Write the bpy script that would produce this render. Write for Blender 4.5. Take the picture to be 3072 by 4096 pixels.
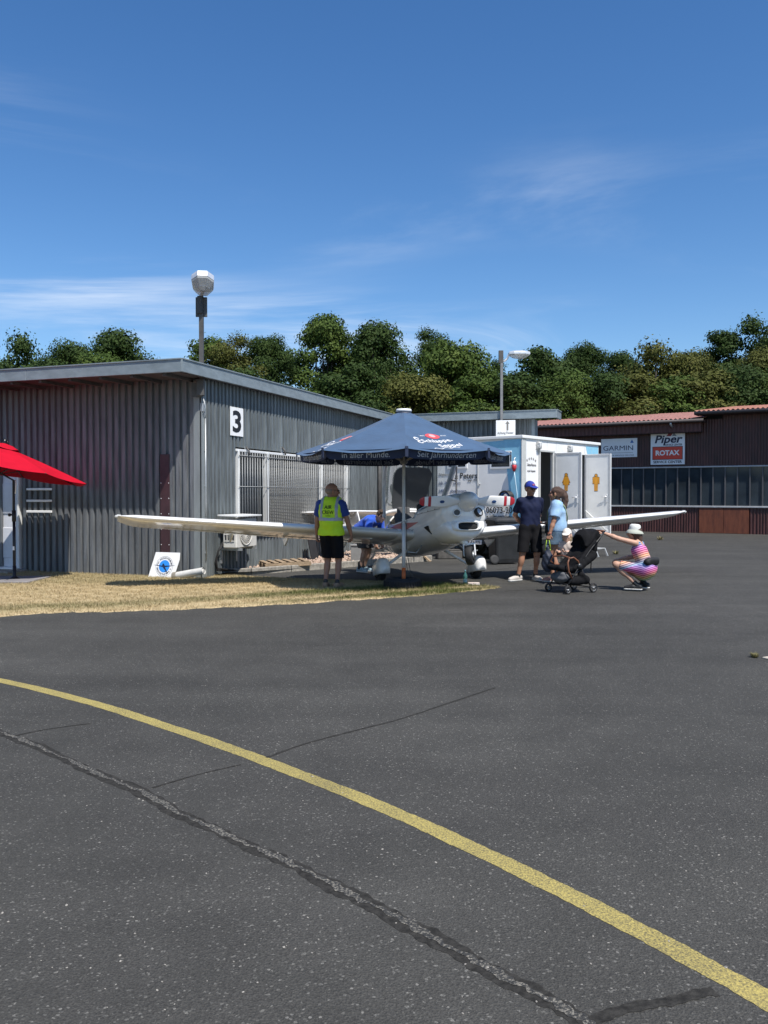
import bpy, bmesh, math, random
import numpy as np
from mathutils import Vector, Matrix, Euler
R = math.radians
random.seed(7); rng = np.random.default_rng(7)
for o in list(bpy.data.objects): bpy.data.objects.remove(o)
SC = bpy.context.scene; COL = SC.collection

# ------------------------------------------------------------------ camera
F = 3400.0; HC = 1.6; PITCH = math.atan(73/F)
cd = bpy.data.cameras.new('camera'); cam = bpy.data.objects.new('camera', cd); COL.objects.link(cam)
cd.sensor_fit = 'VERTICAL'; cd.sensor_height = 36; cd.lens = 36*F/4096; cd.clip_start = .1; cd.clip_end = 2000
cam.location = (0, 0, HC); cam.rotation_euler = (R(90)-PITCH, 0, 0); SC.camera = cam
# ------------------------------------------------------------------ light
AZ, EL = R(57), R(57)           # sun stands to the right and behind the camera
SUN = Vector((math.cos(AZ)*math.cos(EL), -math.sin(AZ)*math.cos(EL), math.sin(EL)))
W = bpy.data.worlds.new('World'); SC.world = W; W.use_nodes = True
def world_nodes():
    n = W.node_tree.nodes; l = W.node_tree.links; n.clear()
    def N(t, **k):
        x = n.new(t)
        for a, b in k.items(): setattr(x, a, b)
        return x
    def mth(op, a, b=None):
        x = N('ShaderNodeMath', operation=op)
        for i, v in enumerate((a, b)):
            if v is None: continue
            if isinstance(v, (int, float)): x.inputs[i].default_value = v
            else: l.new(v, x.inputs[i])
        return x.outputs[0]
    sky = N('ShaderNodeTexSky', sky_type='NISHITA', sun_disc=False, sun_elevation=EL, sun_rotation=math.atan2(SUN.x, SUN.y))
    sky.altitude = 150; sky.air_density = 1.0; sky.dust_density = .25; sky.ozone_density = 3.4
    tc = N('ShaderNodeTexCoord'); sep = N('ShaderNodeSeparateXYZ'); l.new(tc.outputs['Generated'], sep.inputs[0])
    zz = mth('MAXIMUM', sep.outputs[2], .02); zz = mth('ADD', zz, .06)
    cx = mth('DIVIDE', sep.outputs[0], zz); cy = mth('DIVIDE', sep.outputs[1], zz)
    cmb = N('ShaderNodeCombineXYZ'); l.new(cx, cmb.inputs[0]); l.new(cy, cmb.inputs[1])
    def noise(sc, rot, scale, det, dist, loc=(0, 0, 0)):
        mp = N('ShaderNodeMapping'); mp.inputs['Scale'].default_value = sc; mp.inputs['Rotation'].default_value = (0, 0, rot)
        mp.inputs['Location'].default_value = loc
        l.new(cmb.outputs[0], mp.inputs[0])
        t = N('ShaderNodeTexNoise'); t.inputs['Scale'].default_value = scale; t.inputs['Detail'].default_value = det
        t.inputs['Roughness'].default_value = .62; t.inputs['Distortion'].default_value = dist
        l.new(mp.outputs[0], t.inputs[0]); return t.outputs['Fac']
    a = noise((.42, 1.0, 1), R(-18), .9, 7, .8, (3.1, 1.7, 0)); b = noise((1, 1, 1), 0, .33, 2, .2, (1.3, 4.2, 0))
    def ramp(v, p0, p1):
        r = N('ShaderNodeMapRange'); r.inputs[1].default_value = p0; r.inputs[2].default_value = p1; r.interpolation_type = 'SMOOTHSTEP'
        l.new(v, r.inputs[0]); return r.outputs[0]
    m = mth('MULTIPLY', ramp(a, .46, .74), ramp(b, .42, .6)); m = mth('MULTIPLY', m, .72)
    mix = N('ShaderNodeMixRGB'); l.new(m, mix.inputs[0]); 
    hs = N('ShaderNodeHueSaturation'); hs.inputs['Saturation'].default_value = 1.24; hs.inputs['Hue'].default_value = .504; l.new(sky.outputs[0], hs.inputs['Color'])
    l.new(hs.outputs[0], mix.inputs[1]); mix.inputs[2].default_value = (7.2, 7.6, 8.1, 1)
    bg = N('ShaderNodeBackground'); bg.inputs[1].default_value = .118; l.new(mix.outputs[0], bg.inputs[0])
    out = N('ShaderNodeOutputWorld'); l.new(bg.outputs[0], out.inputs[0])
world_nodes()
sd = bpy.data.lights.new('sun', 'SUN'); sd.energy = 5.0; sd.angle = R(.53); sd.color = (1, .955, .89)
sun = bpy.data.objects.new('sun', sd); COL.objects.link(sun); sun.location = (20, -20, 40)
sun.rotation_euler = (-SUN).to_track_quat('-Z', 'Y').to_euler()
SC.view_settings.view_transform = 'Standard'; SC.view_settings.look = 'None'; SC.view_settings.gamma = 1
SC.view_settings.exposure = .3; SC.view_settings.use_curve_mapping = False
SC.cycles.max_bounces = 6; SC.cycles.transparent_max_bounces = 12
SC.cycles.use_denoising = True

# ------------------------------------------------------------------ pixels of the photograph -> directions
CP, SP = math.cos(PITCH), math.sin(PITCH)
def ray(px, py):
    u, v = (px-1536)/F, -(py-2048)/F
    return Vector((u, CP+v*SP, -SP+v*CP))
CAMP = Vector((0, 0, HC))
def G(px, py, z=0.0):
    d = ray(px, py); t = (z-HC)/d.z; return CAMP+d*t
def hit(px, py, p, n):
    d = ray(px, py); t = (Vector(p)-CAMP).dot(n)/d.dot(n); return CAMP+d*t
def at(px, py, depth):
    d = ray(px, py); return CAMP+d*(depth/d.y)

# ------------------------------------------------------------------ materials
MATS = {}
def M(name, col, rough=.6, metal=0, var=0, vscale=6, stretch=(1, 1, 1), bump=0, bscale=40, spec=.5, col2=None, coat=0, trans=0, alpha=1, sheen=0, edge=(.35, .65), ovar=0):
    if name in MATS: return MATS[name]
    m = bpy.data.materials.new(name); m.use_nodes = True; MATS[name] = m
    n, l = m.node_tree.nodes, m.node_tree.links; b = n['Principled BSDF']
    c = (*col, 1)
    b.inputs['Base Color'].default_value = c; b.inputs['Roughness'].default_value = rough; b.inputs['Metallic'].default_value = metal
    b.inputs['Specular IOR Level'].default_value = spec; b.inputs['Coat Weight'].default_value = coat
    b.inputs['Transmission Weight'].default_value = trans; b.inputs['Alpha'].default_value = alpha
    b.inputs['Sheen Weight'].default_value = sheen
    if coat: b.inputs['Coat Roughness'].default_value = .06
    if var or bump or col2:
        tc = n.new('ShaderNodeTexCoord'); mp = n.new('ShaderNodeMapping'); mp.inputs['Scale'].default_value = stretch
        l.new(tc.outputs['Object'], mp.inputs[0])
    if var or col2:
        t = n.new('ShaderNodeTexNoise'); t.inputs['Scale'].default_value = vscale; t.inputs['Detail'].default_value = 6; t.inputs['Roughness'].default_value = .6
        l.new(mp.outputs[0], t.inputs[0])
        r = n.new('ShaderNodeMapRange'); r.inputs[1].default_value = edge[0]; r.inputs[2].default_value = edge[1]; l.new(t.outputs[0], r.inputs[0])
        mx = n.new('ShaderNodeMixRGB'); l.new(r.outputs[0], mx.inputs[0])
        if col2: a, d = (*col, 1), (*col2, 1)
        else: a, d = tuple(x*(1-var) for x in col)+(1,), tuple(min(1, x*(1+var)) for x in col)+(1,)
        mx.inputs[1].default_value = a; mx.inputs[2].default_value = d
        if ovar:
            oi = n.new('ShaderNodeObjectInfo'); ro = n.new('ShaderNodeMapRange'); ro.inputs[3].default_value = 1-ovar; ro.inputs[4].default_value = 1+ovar; l.new(oi.outputs['Random'], ro.inputs[0])
            mo = n.new('ShaderNodeMixRGB'); mo.blend_type = 'MULTIPLY'; mo.inputs[0].default_value = 1; l.new(mx.outputs[0], mo.inputs[1]); l.new(ro.outputs[0], mo.inputs[2]); l.new(mo.outputs[0], b.inputs['Base Color'])
        else: l.new(mx.outputs[0], b.inputs['Base Color'])
        rr = n.new('ShaderNodeMapRange'); rr.inputs[3].default_value = max(0, rough-.08); rr.inputs[4].default_value = min(1, rough+.1); l.new(t.outputs[0], rr.inputs[0])
        l.new(rr.outputs[0], b.inputs['Roughness'])
    if bump:
        t2 = n.new('ShaderNodeTexNoise'); t2.inputs['Scale'].default_value = bscale; t2.inputs['Detail'].default_value = 4; l.new(mp.outputs[0], t2.inputs[0])
        bp = n.new('ShaderNodeBump'); bp.inputs['Strength'].default_value = bump; bp.inputs['Distance'].default_value = .02
        l.new(t2.outputs[0], bp.inputs['Height']); l.new(bp.outputs[0], b.inputs['Normal'])
    return m
white_paint = M('white_gelcoat', (.8, .79, .77), .22, var=.03, vscale=3, coat=.6)
prop_white = M('prop_white', (.78, .78, .77), .3, coat=.3, var=.03)
red_paint = M('red_paint', (.42, .02, .035), .3, coat=.4)
grey_paint = M('grey_stripe', (.16, .16, .16), .35)
galv = M('galvanised', (.152, .172, .178), .55, .25, var=.3, vscale=7, stretch=(2.4, 2.4, .22), bump=.12, bscale=60, ovar=.12)
galv_shade = M('galvanised_front_shade', (.135, .143, .15), .55, .25, var=.26, vscale=7, stretch=(2.4, 2.4, .22), bump=.12, bscale=60, ovar=.12)  # copy of the wall metal, darkened: shade of the front put into its colour
fascia_m = M('fascia_sheet', (.215, .255, .275), .5, .2, var=.16, vscale=3, stretch=(1, 1, 2))
steel = M('dark_steel', (.09, .088, .085), .6, .3, var=.2)
lsteel = M('light_steel', (.42, .44, .45), .4, .6, var=.1)
chrome = M('bright_metal', (.74, .745, .75), .3, .45, var=.08)
rubber = M('rubber', (.012, .012, .013), .75, var=.4, vscale=12)
black = M('black_plastic', (.014, .014, .015), .5, var=.2)
gloss_black = M('black_gloss', (.01, .01, .011), .25)
dark_hole = M('dark_interior', (.008, .008, .009), .8)
white_p = M('white_panel', (.74, .74, .72), .45, var=.05, vscale=2.5)
sign_w = M('sign_white', (.8, .8, .79), .35, var=.03)
ink = M('ink_black', (.012, .012, .014), .5)
navyink = M('ink_navy', (.012, .018, .05), .5)
glassdk = M('window_glass', (.012, .018, .024), .06, spec=.7)
wood = M('pallet_wood', (.3, .22, .14), .8, var=.35, vscale=14, stretch=(1, 6, 6), bump=.3)
concrete = M('concrete', (.27, .25, .215), .9, var=.3, vscale=14, bump=.5, bscale=70)
maroon = M('maroon_sheet', (.055, .019, .017), .5, .1, var=.4, vscale=4, stretch=(2, 2, .3), ovar=.16)
maroon2 = M('maroon_fascia', (.085, .026, .024), .5, .1, var=.2, vscale=4)
rust = M('rust_door', (.17, .05, .022), .65, col2=(.10, .028, .014), vscale=9, stretch=(1, 1, .25))
rooftile = M('roof_red', (.29, .135, .11), .75, var=.22, vscale=3)

# ------------------------------------------------------------------ geometry helpers
def tag(o, label=None, cat=None, group=None, kind=None):
    if label: o['label'] = label
    if cat: o['category'] = cat
    if group: o['group'] = group
    if kind: o['kind'] = kind
    return o
def empty(name, loc=(0, 0, 0), rz=0, label=None, cat=None, group=None, kind=None, rot=None):
    o = bpy.data.objects.new(name, None); COL.objects.link(o); o.empty_display_size = .1
    o.location = loc; o.rotation_euler = rot if rot else (0, 0, rz)
    return tag(o, label, cat, group, kind)
def link(name, me, mat=None, parent=None):
    o = bpy.data.objects.new(name, me); COL.objects.link(o)
    if mat is not None:
        for m in (mat if isinstance(mat, (list, tuple)) else [mat]): me.materials.append(m)
    if parent: o.parent = parent
    return o
def inst(o, parent=None, mw=None):
    c = o.copy(); COL.objects.link(c); c.parent = parent
    if mw is not None: c.matrix_local = mw
    return c
class MB:
    def __init__(s): s.v = []; s.f = []; s.m = []; s.sm = []
    def add(s, vs, fs, mi=0, smooth=False, mtx=None):
        b = len(s.v)
        for p in vs: s.v.append(tuple(mtx @ Vector(p)) if mtx is not None else tuple(p))
        for f in fs: s.f.append(tuple(b+i for i in f)); s.m.append(mi); s.sm.append(smooth)
    def box(s, c, size, mi=0, rot=None, mtx=None, bev=0):
        x, y, z = (k/2 for k in size)
        if bev:
            b = min(bev, x*.9, y*.9, z*.9); vs = []; 
            for sx in (-1, 1):
                for sy in (-1, 1):
                    for sz in (-1, 1):
                        vs += [(sx*x, sy*(y-b), sz*(z-b)), (sx*(x-b), sy*y, sz*(z-b)), (sx*(x-b), sy*(y-b), sz*z)]
            bm = bmesh.new(); [bm.verts.new(v) for v in vs]; bmesh.ops.convex_hull(bm, input=bm.verts)
            bmesh.ops.dissolve_limit(bm, angle_limit=.01, verts=bm.verts, edges=bm.edges)
            bm.verts.index_update(); vs = [v.co.copy() for v in bm.verts]; fs = [[v.index for v in f.verts] for f in bm.faces]; bm.free()
        else:
            vs = [(a*x, d*y, e*z) for a in (-1, 1) for d in (-1, 1) for e in (-1, 1)]
            fs = [(0, 1, 3, 2), (4, 6, 7, 5), (0, 4, 5, 1), (2, 3, 7, 6), (0, 2, 6, 4), (1, 5, 7, 3)]
        Mx = Matrix.Translation(Vector(c)) @ (rot.to_matrix().to_4x4() if rot is not None else Matrix.Identity(4))
        if mtx is not None: Mx = mtx @ Mx
        s.add([Mx @ Vector(v) for v in vs], fs, mi); return s
    def tube(s, pts, r, mi=0, n=8, cap=True, mtx=None, sq=False):
        pts = [Vector(p) for p in pts]; rs = r if isinstance(r, (list, tuple)) else [r]*len(pts)
        vs = []; fs = []; up = None
        for i, p in enumerate(pts):
            t = (pts[min(i+1, len(pts)-1)]-pts[max(i-1, 0)]).normalized()
            if up is None:
                a = Vector((0, 0, 1)) if abs(t.z) < .9 else Vector((1, 0, 0)); up = (a-t*a.dot(t)).normalized()
            else: up = (up-t*up.dot(t)).normalized()
            b = t.cross(up)
            for k in range(n):
                an = 2*math.pi*(k+(.5 if sq else 0))/n; q = rs[i]*(1.4142 if sq and n == 4 else 1)
                vs.append(p+up*math.cos(an)*q+b*math.sin(an)*q)
        for i in range(len(pts)-1):
            for k in range(n): fs.append((i*n+k, i*n+(k+1) % n, (i+1)*n+(k+1) % n, (i+1)*n+k))
        if cap: fs.append(tuple(reversed(range(n)))); fs.append(tuple((len(pts)-1)*n+k for k in range(n)))
        s.add(vs, fs, mi, n > 4, mtx); return s
    def lathe(s, prof, n=24, mi=0, mtx=None, cap=True, smooth=True, arc=2*math.pi):
        full = abs(arc-2*math.pi) < 1e-6; nn = n if full else n+1
        vs = [(r*math.cos(arc*k/n), r*math.sin(arc*k/n), z) for r, z in prof for k in range(nn)]; fs = []
        for i in range(len(prof)-1):
            for k in range(n): fs.append((i*nn+k, i*nn+(k+1) % nn, (i+1)*nn+(k+1) % nn, (i+1)*nn+k))
        if cap and full: fs.append(tuple(reversed(range(nn)))); fs.append(tuple((len(prof)-1)*nn+k for k in range(nn)))
        s.add(vs, fs, mi, smooth, mtx); return s
    def prism(s, poly, h, mi=0, mtx=None):
        n = len(poly); vs = [(x, y, 0) for x, y in poly]+[(x, y, h) for x, y in poly]
        fs = [tuple(reversed(range(n))), tuple(range(n, 2*n))]+[(i, (i+1) % n, n+(i+1) % n, n+i) for i in range(n)]
        s.add(vs, fs, mi, False, mtx); return s
    def loft(s, rings, mi=0, closed=True, cap=True, smooth=True, mtx=None):
        n = len(rings[0]); vs = [p for r in rings for p in r]; fs = []
        for i in range(len(rings)-1):
            for k in range(n if closed else n-1): fs.append((i*n+k, i*n+(k+1) % n, (i+1)*n+(k+1) % n, (i+1)*n+k))
        if cap and closed: fs.append(tuple(reversed(range(n)))); fs.append(tuple((len(rings)-1)*n+k for k in range(n)))
        s.add(vs, fs, mi, smooth, mtx); return s
    def mesh(s, name):
        me = bpy.data.meshes.new(name); me.from_pydata(s.v, [], s.f)
        me.polygons.foreach_set('material_index', s.m); me.polygons.foreach_set('use_smooth', s.sm)
        bm = bmesh.new(); bm.from_mesh(me); bmesh.ops.recalc_face_normals(bm, faces=bm.faces); bm.to_mesh(me); bm.free()
        me.update(); return me
    def build(s, name, mat, parent=None):
        return link(name, s.mesh(name), mat, parent)
def np_mesh(name, v, f, smooth=False):
    """numpy verts (n,3) and faces (m,k) -> mesh"""
    me = bpy.data.meshes.new(name); k = f.shape[1]
    me.vertices.add(len(v)); me.vertices.foreach_set('co', np.ascontiguousarray(v, dtype=np.float32).ravel())
    me.loops.add(f.size); me.loops.foreach_set('vertex_index', f.astype(np.int32).ravel())
    me.polygons.add(len(f)); me.polygons.foreach_set('loop_start', np.arange(0, f.size, k, dtype=np.int32))
    me.polygons.foreach_set('loop_total', np.full(len(f), k, dtype=np.int32))
    me.update(calc_edges=True)
    me.polygons.foreach_set('use_smooth', np.full(len(f), smooth, dtype=bool)); return me
def text(s, size, mtx, mat, parent, name='lettering', align='CENTER', width=None, bold=0, shear=0, ext=.0012, proj=None, mirror=False, spacing=1.0):
    cu = bpy.data.curves.new(name, 'FONT'); cu.body = s; cu.size = size; cu.align_x = align; cu.align_y = 'CENTER'
    cu.offset = bold*size; cu.shear = shear; cu.extrude = ext; cu.resolution_u = 3; cu.space_character = spacing
    ob = bpy.data.objects.new(name, cu); me = bpy.data.meshes.new_from_object(ob); bpy.data.objects.remove(ob); bpy.data.curves.remove(cu)
    xs = [v.co.x for v in me.vertices]
    if not xs: return None
    k = 1.0
    if width: k = width/(max(xs)-min(xs))
    for v in me.vertices:
        x = v.co.x*k
        if mirror: x = -x
        p = mtx @ Vector((x, v.co.y, v.co.z+ext))
        v.co = proj(p) if proj else p
    me.materials.clear(); return link(name, me, mat, parent)
def frame(o, x, y):
    """matrix whose x/y axes lie along x and y, at o"""
    x = Vector(x).normalized(); z = x.cross(Vector(y)).normalized(); y = z.cross(x)
    m = Matrix((x, y, z)).transposed().to_4x4(); m.translation = Vector(o); return m
def copy_tree(o, parent=None):
    c = o.copy(); COL.objects.link(c); c.parent = parent
    for ch in list(o.children): copy_tree(ch, c)
    return c
# ================================================================== GROUND
def asphalt_mat():
    m = bpy.data.materials.new('asphalt'); m.use_nodes = True; n, l = m.node_tree.nodes, m.node_tree.links; b = n['Principled BSDF']
    tc = n.new('ShaderNodeTexCoord')
    def noise(s, d, rough=.6):
        t = n.new('ShaderNodeTexNoise'); t.inputs['Scale'].default_value = s; t.inputs['Detail'].default_value = d; t.inputs['Roughness'].default_value = rough
        l.new(tc.outputs['Object'], t.inputs[0]); return t.outputs[0]
    def rng_(v, a, b_, c, d):
        r = n.new('ShaderNodeMapRange'); r.inputs[1].default_value = a; r.inputs[2].default_value = b_; r.inputs[3].default_value = c; r.inputs[4].default_value = d
        l.new(v, r.inputs[0]); return r.outputs[0]
    def mul(a, b_, op='MULTIPLY'):
        x = n.new('ShaderNodeMath'); x.operation = op; 
        for i, v in enumerate((a, b_)):
            if isinstance(v, float): x.inputs[i].default_value = v
            else: l.new(v, x.inputs[i])
        return x.outputs[0]
    big = rng_(noise(.28, 5), .3, .7, .8, 1.16); mid = rng_(noise(2.3, 5), .3, .7, .9, 1.1); fine = rng_(noise(140, 3, .7), .3, .7, .55, 1.45)
    v = n.new('ShaderNodeTexVoronoi'); v.inputs['Scale'].default_value = 110; l.new(tc.outputs['Object'], v.inputs[0])
    sx = n.new('ShaderNodeSeparateColor'); l.new(v.outputs['Color'], sx.inputs[0])
    st = rng_(sx.outputs[0], 0, 1, .82, 1.18)
    # scattered pale stones showing in the surface
    v2 = n.new('ShaderNodeTexVoronoi'); v2.inputs['Scale'].default_value = 46; l.new(tc.outputs['Object'], v2.inputs[0])
    s2 = n.new('ShaderNodeSeparateColor'); l.new(v2.outputs['Color'], s2.inputs[0])
    pick = n.new('ShaderNodeMath'); pick.operation = 'GREATER_THAN'; pick.inputs[1].default_value = .925; l.new(s2.outputs[1], pick.inputs[0])
    small = n.new('ShaderNodeMath'); small.operation = 'LESS_THAN'; l.new(v2.outputs['Distance'], small.inputs[0]); l.new(mul(s2.outputs[2], .26), small.inputs[1])
    fleck = mul(pick.outputs[0], small.outputs[0])
    v3 = n.new('ShaderNodeTexVoronoi'); v3.inputs['Scale'].default_value = 120; l.new(tc.outputs['Object'], v3.inputs[0]); s3 = n.new('ShaderNodeSeparateColor'); l.new(v3.outputs['Color'], s3.inputs[0])
    sp3 = rng_(s3.outputs[0], .94, 1.0, 1.0, 2.9)
    mpw = n.new('ShaderNodeMapping'); mpw.inputs['Scale'].default_value = (.16, 1.5, 1); mpw.inputs['Rotation'].default_value = (0, 0, R(24)); l.new(tc.outputs['Object'], mpw.inputs[0])
    tw_ = n.new('ShaderNodeTexNoise'); tw_.inputs['Scale'].default_value = .8; tw_.inputs['Detail'].default_value = 6; l.new(mpw.outputs[0], tw_.inputs[0])
    big = mul(big, rng_(tw_.outputs[0], .35, .68, .86, 1.12)); oil = rng_(noise(.75, 3), .66, .76, 1.0, .72); big = mul(big, oil)
    val = mul(mul(mul(mul(big, mid), fine), st), sp3)
    mx = n.new('ShaderNodeMixRGB'); mx.blend_type = 'MULTIPLY'; mx.inputs[0].default_value = 1; mx.inputs[1].default_value = (.0545, .0525, .0468, 1)
    l.new(val, mx.inputs[2])
    mf = n.new('ShaderNodeMixRGB'); l.new(fleck, mf.inputs[0]); l.new(mx.outputs[0], mf.inputs[1]); mf.inputs[2].default_value = (.2, .19, .17, 1)
    l.new(mf.outputs[0], b.inputs['Base Color']); b.inputs['Roughness'].default_value = .85; b.inputs['Specular IOR Level'].default_value = .3
    bp = n.new('ShaderNodeBump'); bp.inputs['Strength'].default_value = .7; bp.inputs['Distance'].default_value = .006
    l.new(mul(noise(190, 3), v.outputs['Distance'], 'ADD'), bp.inputs['Height']); l.new(bp.outputs[0], b.inputs['Normal'])
    return m
asphalt = asphalt_mat()
mb = MB(); mb.add([(-300, -60, 0), (300, -60, 0), (300, 500, 0), (-300, 500, 0)], [(0, 1, 2, 3)])
tag(mb.build('apron', asphalt), 'grey asphalt apron with pale stone flecks', 'apron', kind='structure')

def ribbon(pts, widths, z, jag=0, sub=1, off=0):
    """flat strip through ground points (smoothed), widths in metres"""
    P = [Vector((p[0], p[1], 0)) for p in pts]; out = []
    for i in range(len(P)-1):                                   # catmull-rom
        a, b, c, d = P[max(i-1, 0)], P[i], P[i+1], P[min(i+2, len(P)-1)]
        for k in range(sub):
            t = k/sub
            q = .5*((2*b)+(c-a)*t+(2*a-5*b+4*c-d)*t*t+(3*b-a-3*c+d)*t**3); w = widths[i]*(1-t)+widths[i+1]*t; out.append((q, w))
    out.append((P[-1], widths[-1])); v = []; f = []; p1, p2 = random.uniform(0, 9), random.uniform(0, 9)
    wob = lambda i, p: .5*math.sin(i*.31+p)+.3*math.sin(i*.83+2*p)+.35*math.sin(i*1.7+3*p)+random.uniform(-.25, .25)
    for i, (q, w) in enumerate(out):
        t = (out[min(i+1, len(out)-1)][0]-out[max(i-1, 0)][0]).normalized(); nrm = Vector((-t.y, t.x, 0))
        a, b = w/2+jag*wob(i, p1), w/2+jag*wob(i, p2)
        v += [q+nrm*(a+off)+Vector((0, 0, z)), q-nrm*(b-off)+Vector((0, 0, z))]
    f = [(2*i, 2*i+1, 2*i+3, 2*i+2) for i in range(len(out)-1)]
    return v, f
def disp(pts): return [G(x*1.8517, y*1.8517)[:2] for x, y in pts]

def worn_paint():
    m = bpy.data.materials.new('worn_yellow_paint'); m.use_nodes = True; n, l = m.node_tree.nodes, m.node_tree.links; b = n['Principled BSDF']
    tc = n.new('ShaderNodeTexCoord')
    t = n.new('ShaderNodeTexNoise'); t.inputs['Scale'].default_value = 120; t.inputs['Detail'].default_value = 4; t.inputs['Roughness'].default_value = .75; l.new(tc.outputs['Object'], t.inputs[0])
    t2 = n.new('ShaderNodeTexNoise'); t2.inputs['Scale'].default_value = 1.7; t2.inputs['Detail'].default_value = 5; l.new(tc.outputs['Object'], t2.inputs[0])
    ad = n.new('ShaderNodeMath'); ad.operation = 'MULTIPLY_ADD'; l.new(t2.outputs[0], ad.inputs[0]); ad.inputs[1].default_value = .3; l.new(t.outputs[0], ad.inputs[2])
    r = n.new('ShaderNodeMapRange'); r.inputs[1].default_value = .5; r.inputs[2].default_value = .8; l.new(ad.outputs[0], r.inputs[0])
    mx = n.new('ShaderNodeMixRGB'); l.new(r.outputs[0], mx.inputs[0]); mx.inputs[1].default_value = (.085, .075, .045, 1); mx.inputs[2].default_value = (.5, .4, .11, 1)
    l.new(mx.outputs[0], b.inputs['Base Color']); b.inputs['Roughness'].default_value = .75
    bp = n.new('ShaderNodeBump'); bp.inputs['Strength'].default_value = .6; bp.inputs['Distance'].default_value = .005; l.new(t.outputs[0], bp.inputs['Height']); l.new(bp.outputs[0], b.inputs['Normal'])
    return m
line_d = [(-160, 1443), (0, 1470), (200, 1519), (400, 1583), (560, 1640), (800, 1733), (1000, 1822), (1200, 1918), (1400, 2021), (1600, 2129), (1780, 2230)]
v, f = ribbon(disp(line_d), [.106]*len(line_d), .0016, .005, 24)
mb = MB(); mb.add(v, f); tag(mb.build('taxi_line', worn_paint()), 'worn yellow painted line curving across the asphalt', 'line', kind='structure')

tar = M('crack_tar', (.031, .0295, .0265), .88, var=.4, vscale=30, bump=.3, bscale=90, spec=.15)
grit = M('crack_grit', (.04, .039, .036), .9, col2=(.3, .275, .225), vscale=85, bump=.9, bscale=140, edge=(.48, .66))
crack_d = [(-60, 1560), (0, 1583), (60, 1604), (150, 1645), (230, 1680), (320, 1720), (400, 1765), (480, 1800), (560, 1838), (640, 1872), (720, 1915), (800, 1955), (900, 2007), (1000, 2065), (1100, 2118), (1200, 2172), (1290, 2220)]
v, f = ribbon(disp(crack_d), [.08]*5+[.1]+[.075]*4+[.09]*4+[.08]*3, .0012, .014, 10)
mb = MB(); mb.add(v, f); tag(mb.build('crack_seal', tar), 'long dark tar sealed crack below the yellow line', 'crack', kind='structure')
v, f = ribbon(disp(crack_d), [.032]*len(crack_d), .0026, .016, 12, .006)
mb = MB(); mb.add(v, f); tag(mb.build('crack_grit', grit), 'loose pale grit lying along the long sealed crack', 'grit', kind='structure')
def seam(name, d, w, label):
    v, f = ribbon(disp(d), [w]*len(d), .0019, min(.012, w*.2), 10)
    mb = MB(); mb.add(v, f); tag(mb.build(name, tar), label, 'seam', kind='structure')
seam('asphalt_seam', [(330, 1702), (430, 1673), (520, 1652)], .014, 'thin dark asphalt seam meeting the long crack')
seam('asphalt_seam', [(575, 1637), (660, 1607), (760, 1580), (860, 1555), (960, 1522), (1070, 1486)], .02, 'dark asphalt seam running beyond the yellow line')
seam('asphalt_seam', [(30, 1590), (100, 1576), (195, 1563)], .018, 'short dark seam branching off the long crack')
seam('asphalt_seam', [(1250, 2212), (1330, 2187), (1420, 2167), (1500, 2150), (1545, 2143)], .045, 'wide dark tar patch strip below the yellow line')
for a in ([(2020, 2365), (2250, 2352), (2420, 2345)], [(1990, 2278), (2070, 2268), (2130, 2262)], [(1760, 2262), (1850, 2256)]):
    seam('asphalt_seam', [(x/1.8517, y/1.8517) for x, y in a], .02, 'faint thin joint in the asphalt near the people')
# loose pale stones on the asphalt
mb = MB()
for i in range(220):
    dx, dy = random.uniform(0, 1659), random.choice([random.uniform(1650, 2212), random.uniform(1450, 2212), random.uniform(1350, 2100)])
    p = G(dx*1.8517, dy*1.8517); s = random.choice([.0025, .003, .0035, .004, .005])*random.uniform(.7, 1.2)
    mb.box((p.x, p.y, s*.25), (s*2, s*1.5, s*.9), rot=Euler((random.uniform(-.3, .3), random.uniform(-.3, .3), random.uniform(0, 6))), bev=s*.4)
tag(mb.build('loose_stones', M('pale_stone', (.27, .25, .22), .85, var=.3)), 'small pale stones scattered over the asphalt', 'stones', kind='stuff')

# ------------------------------------------------------------------ lawn
lawn_px = [(-200, 2490), (0, 2470), (130, 2456), (260, 2452), (430, 2448), (600, 2444), (800, 2436), (1000, 2426), (1200, 2416), (1400, 2402), (1600, 2390), (1800, 2373), (1930, 2361), (2005, 2352),
           (1990, 2349), (1900, 2345), (1800, 2340), (1700, 2336), (1560, 2331), (1400, 2325), (1200, 2319), (1050, 2312), (930, 2304), (860, 2298), (700, 2290), (400, 2280), (100, 2270), (-200, 2262)]
lawn = []
for (xa, ya_), (xb, yb) in zip(lawn_px, lawn_px[1:]+lawn_px[:1]):
    p0, p1 = G(xa, ya_), G(xb, yb); nn = max(1, int((p1-p0).length/.06)) if ya_ > 2300 and p0.y < 15 else 1
    for i in range(nn):
        q = p0.lerp(p1, i/nn)
        if nn > 1: q.y += .035*math.sin(q.x*7.1)+.02*math.sin(q.x*19)+random.uniform(-.025, .025)
        lawn.append(q)
def inside(poly, x, y):
    n = len(poly); ins = np.zeros(len(x), bool); j = n-1
    for i in range(n):
        xi, yi, xj, yj = poly[i].x, poly[i].y, poly[j].x, poly[j].y
        c = ((yi > y) != (yj > y)) & (x < (xj-xi)*(y-yi)/(yj-yi+1e-12)+xi); ins ^= c; j = i
    return ins
def edge_dist(poly, x, y):
    d = np.full(len(x), 9.0)
    for i in range(len(poly)):
        a, b = poly[i], poly[(i+1) % len(poly)]; ex, ey = b.x-a.x, b.y-a.y; L = ex*ex+ey*ey+1e-12
        t = np.clip(((x-a.x)*ex+(y-a.y)*ey)/L, 0, 1); d = np.minimum(d, np.hypot(x-a.x-t*ex, y-a.y-t*ey))
    return d
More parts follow.
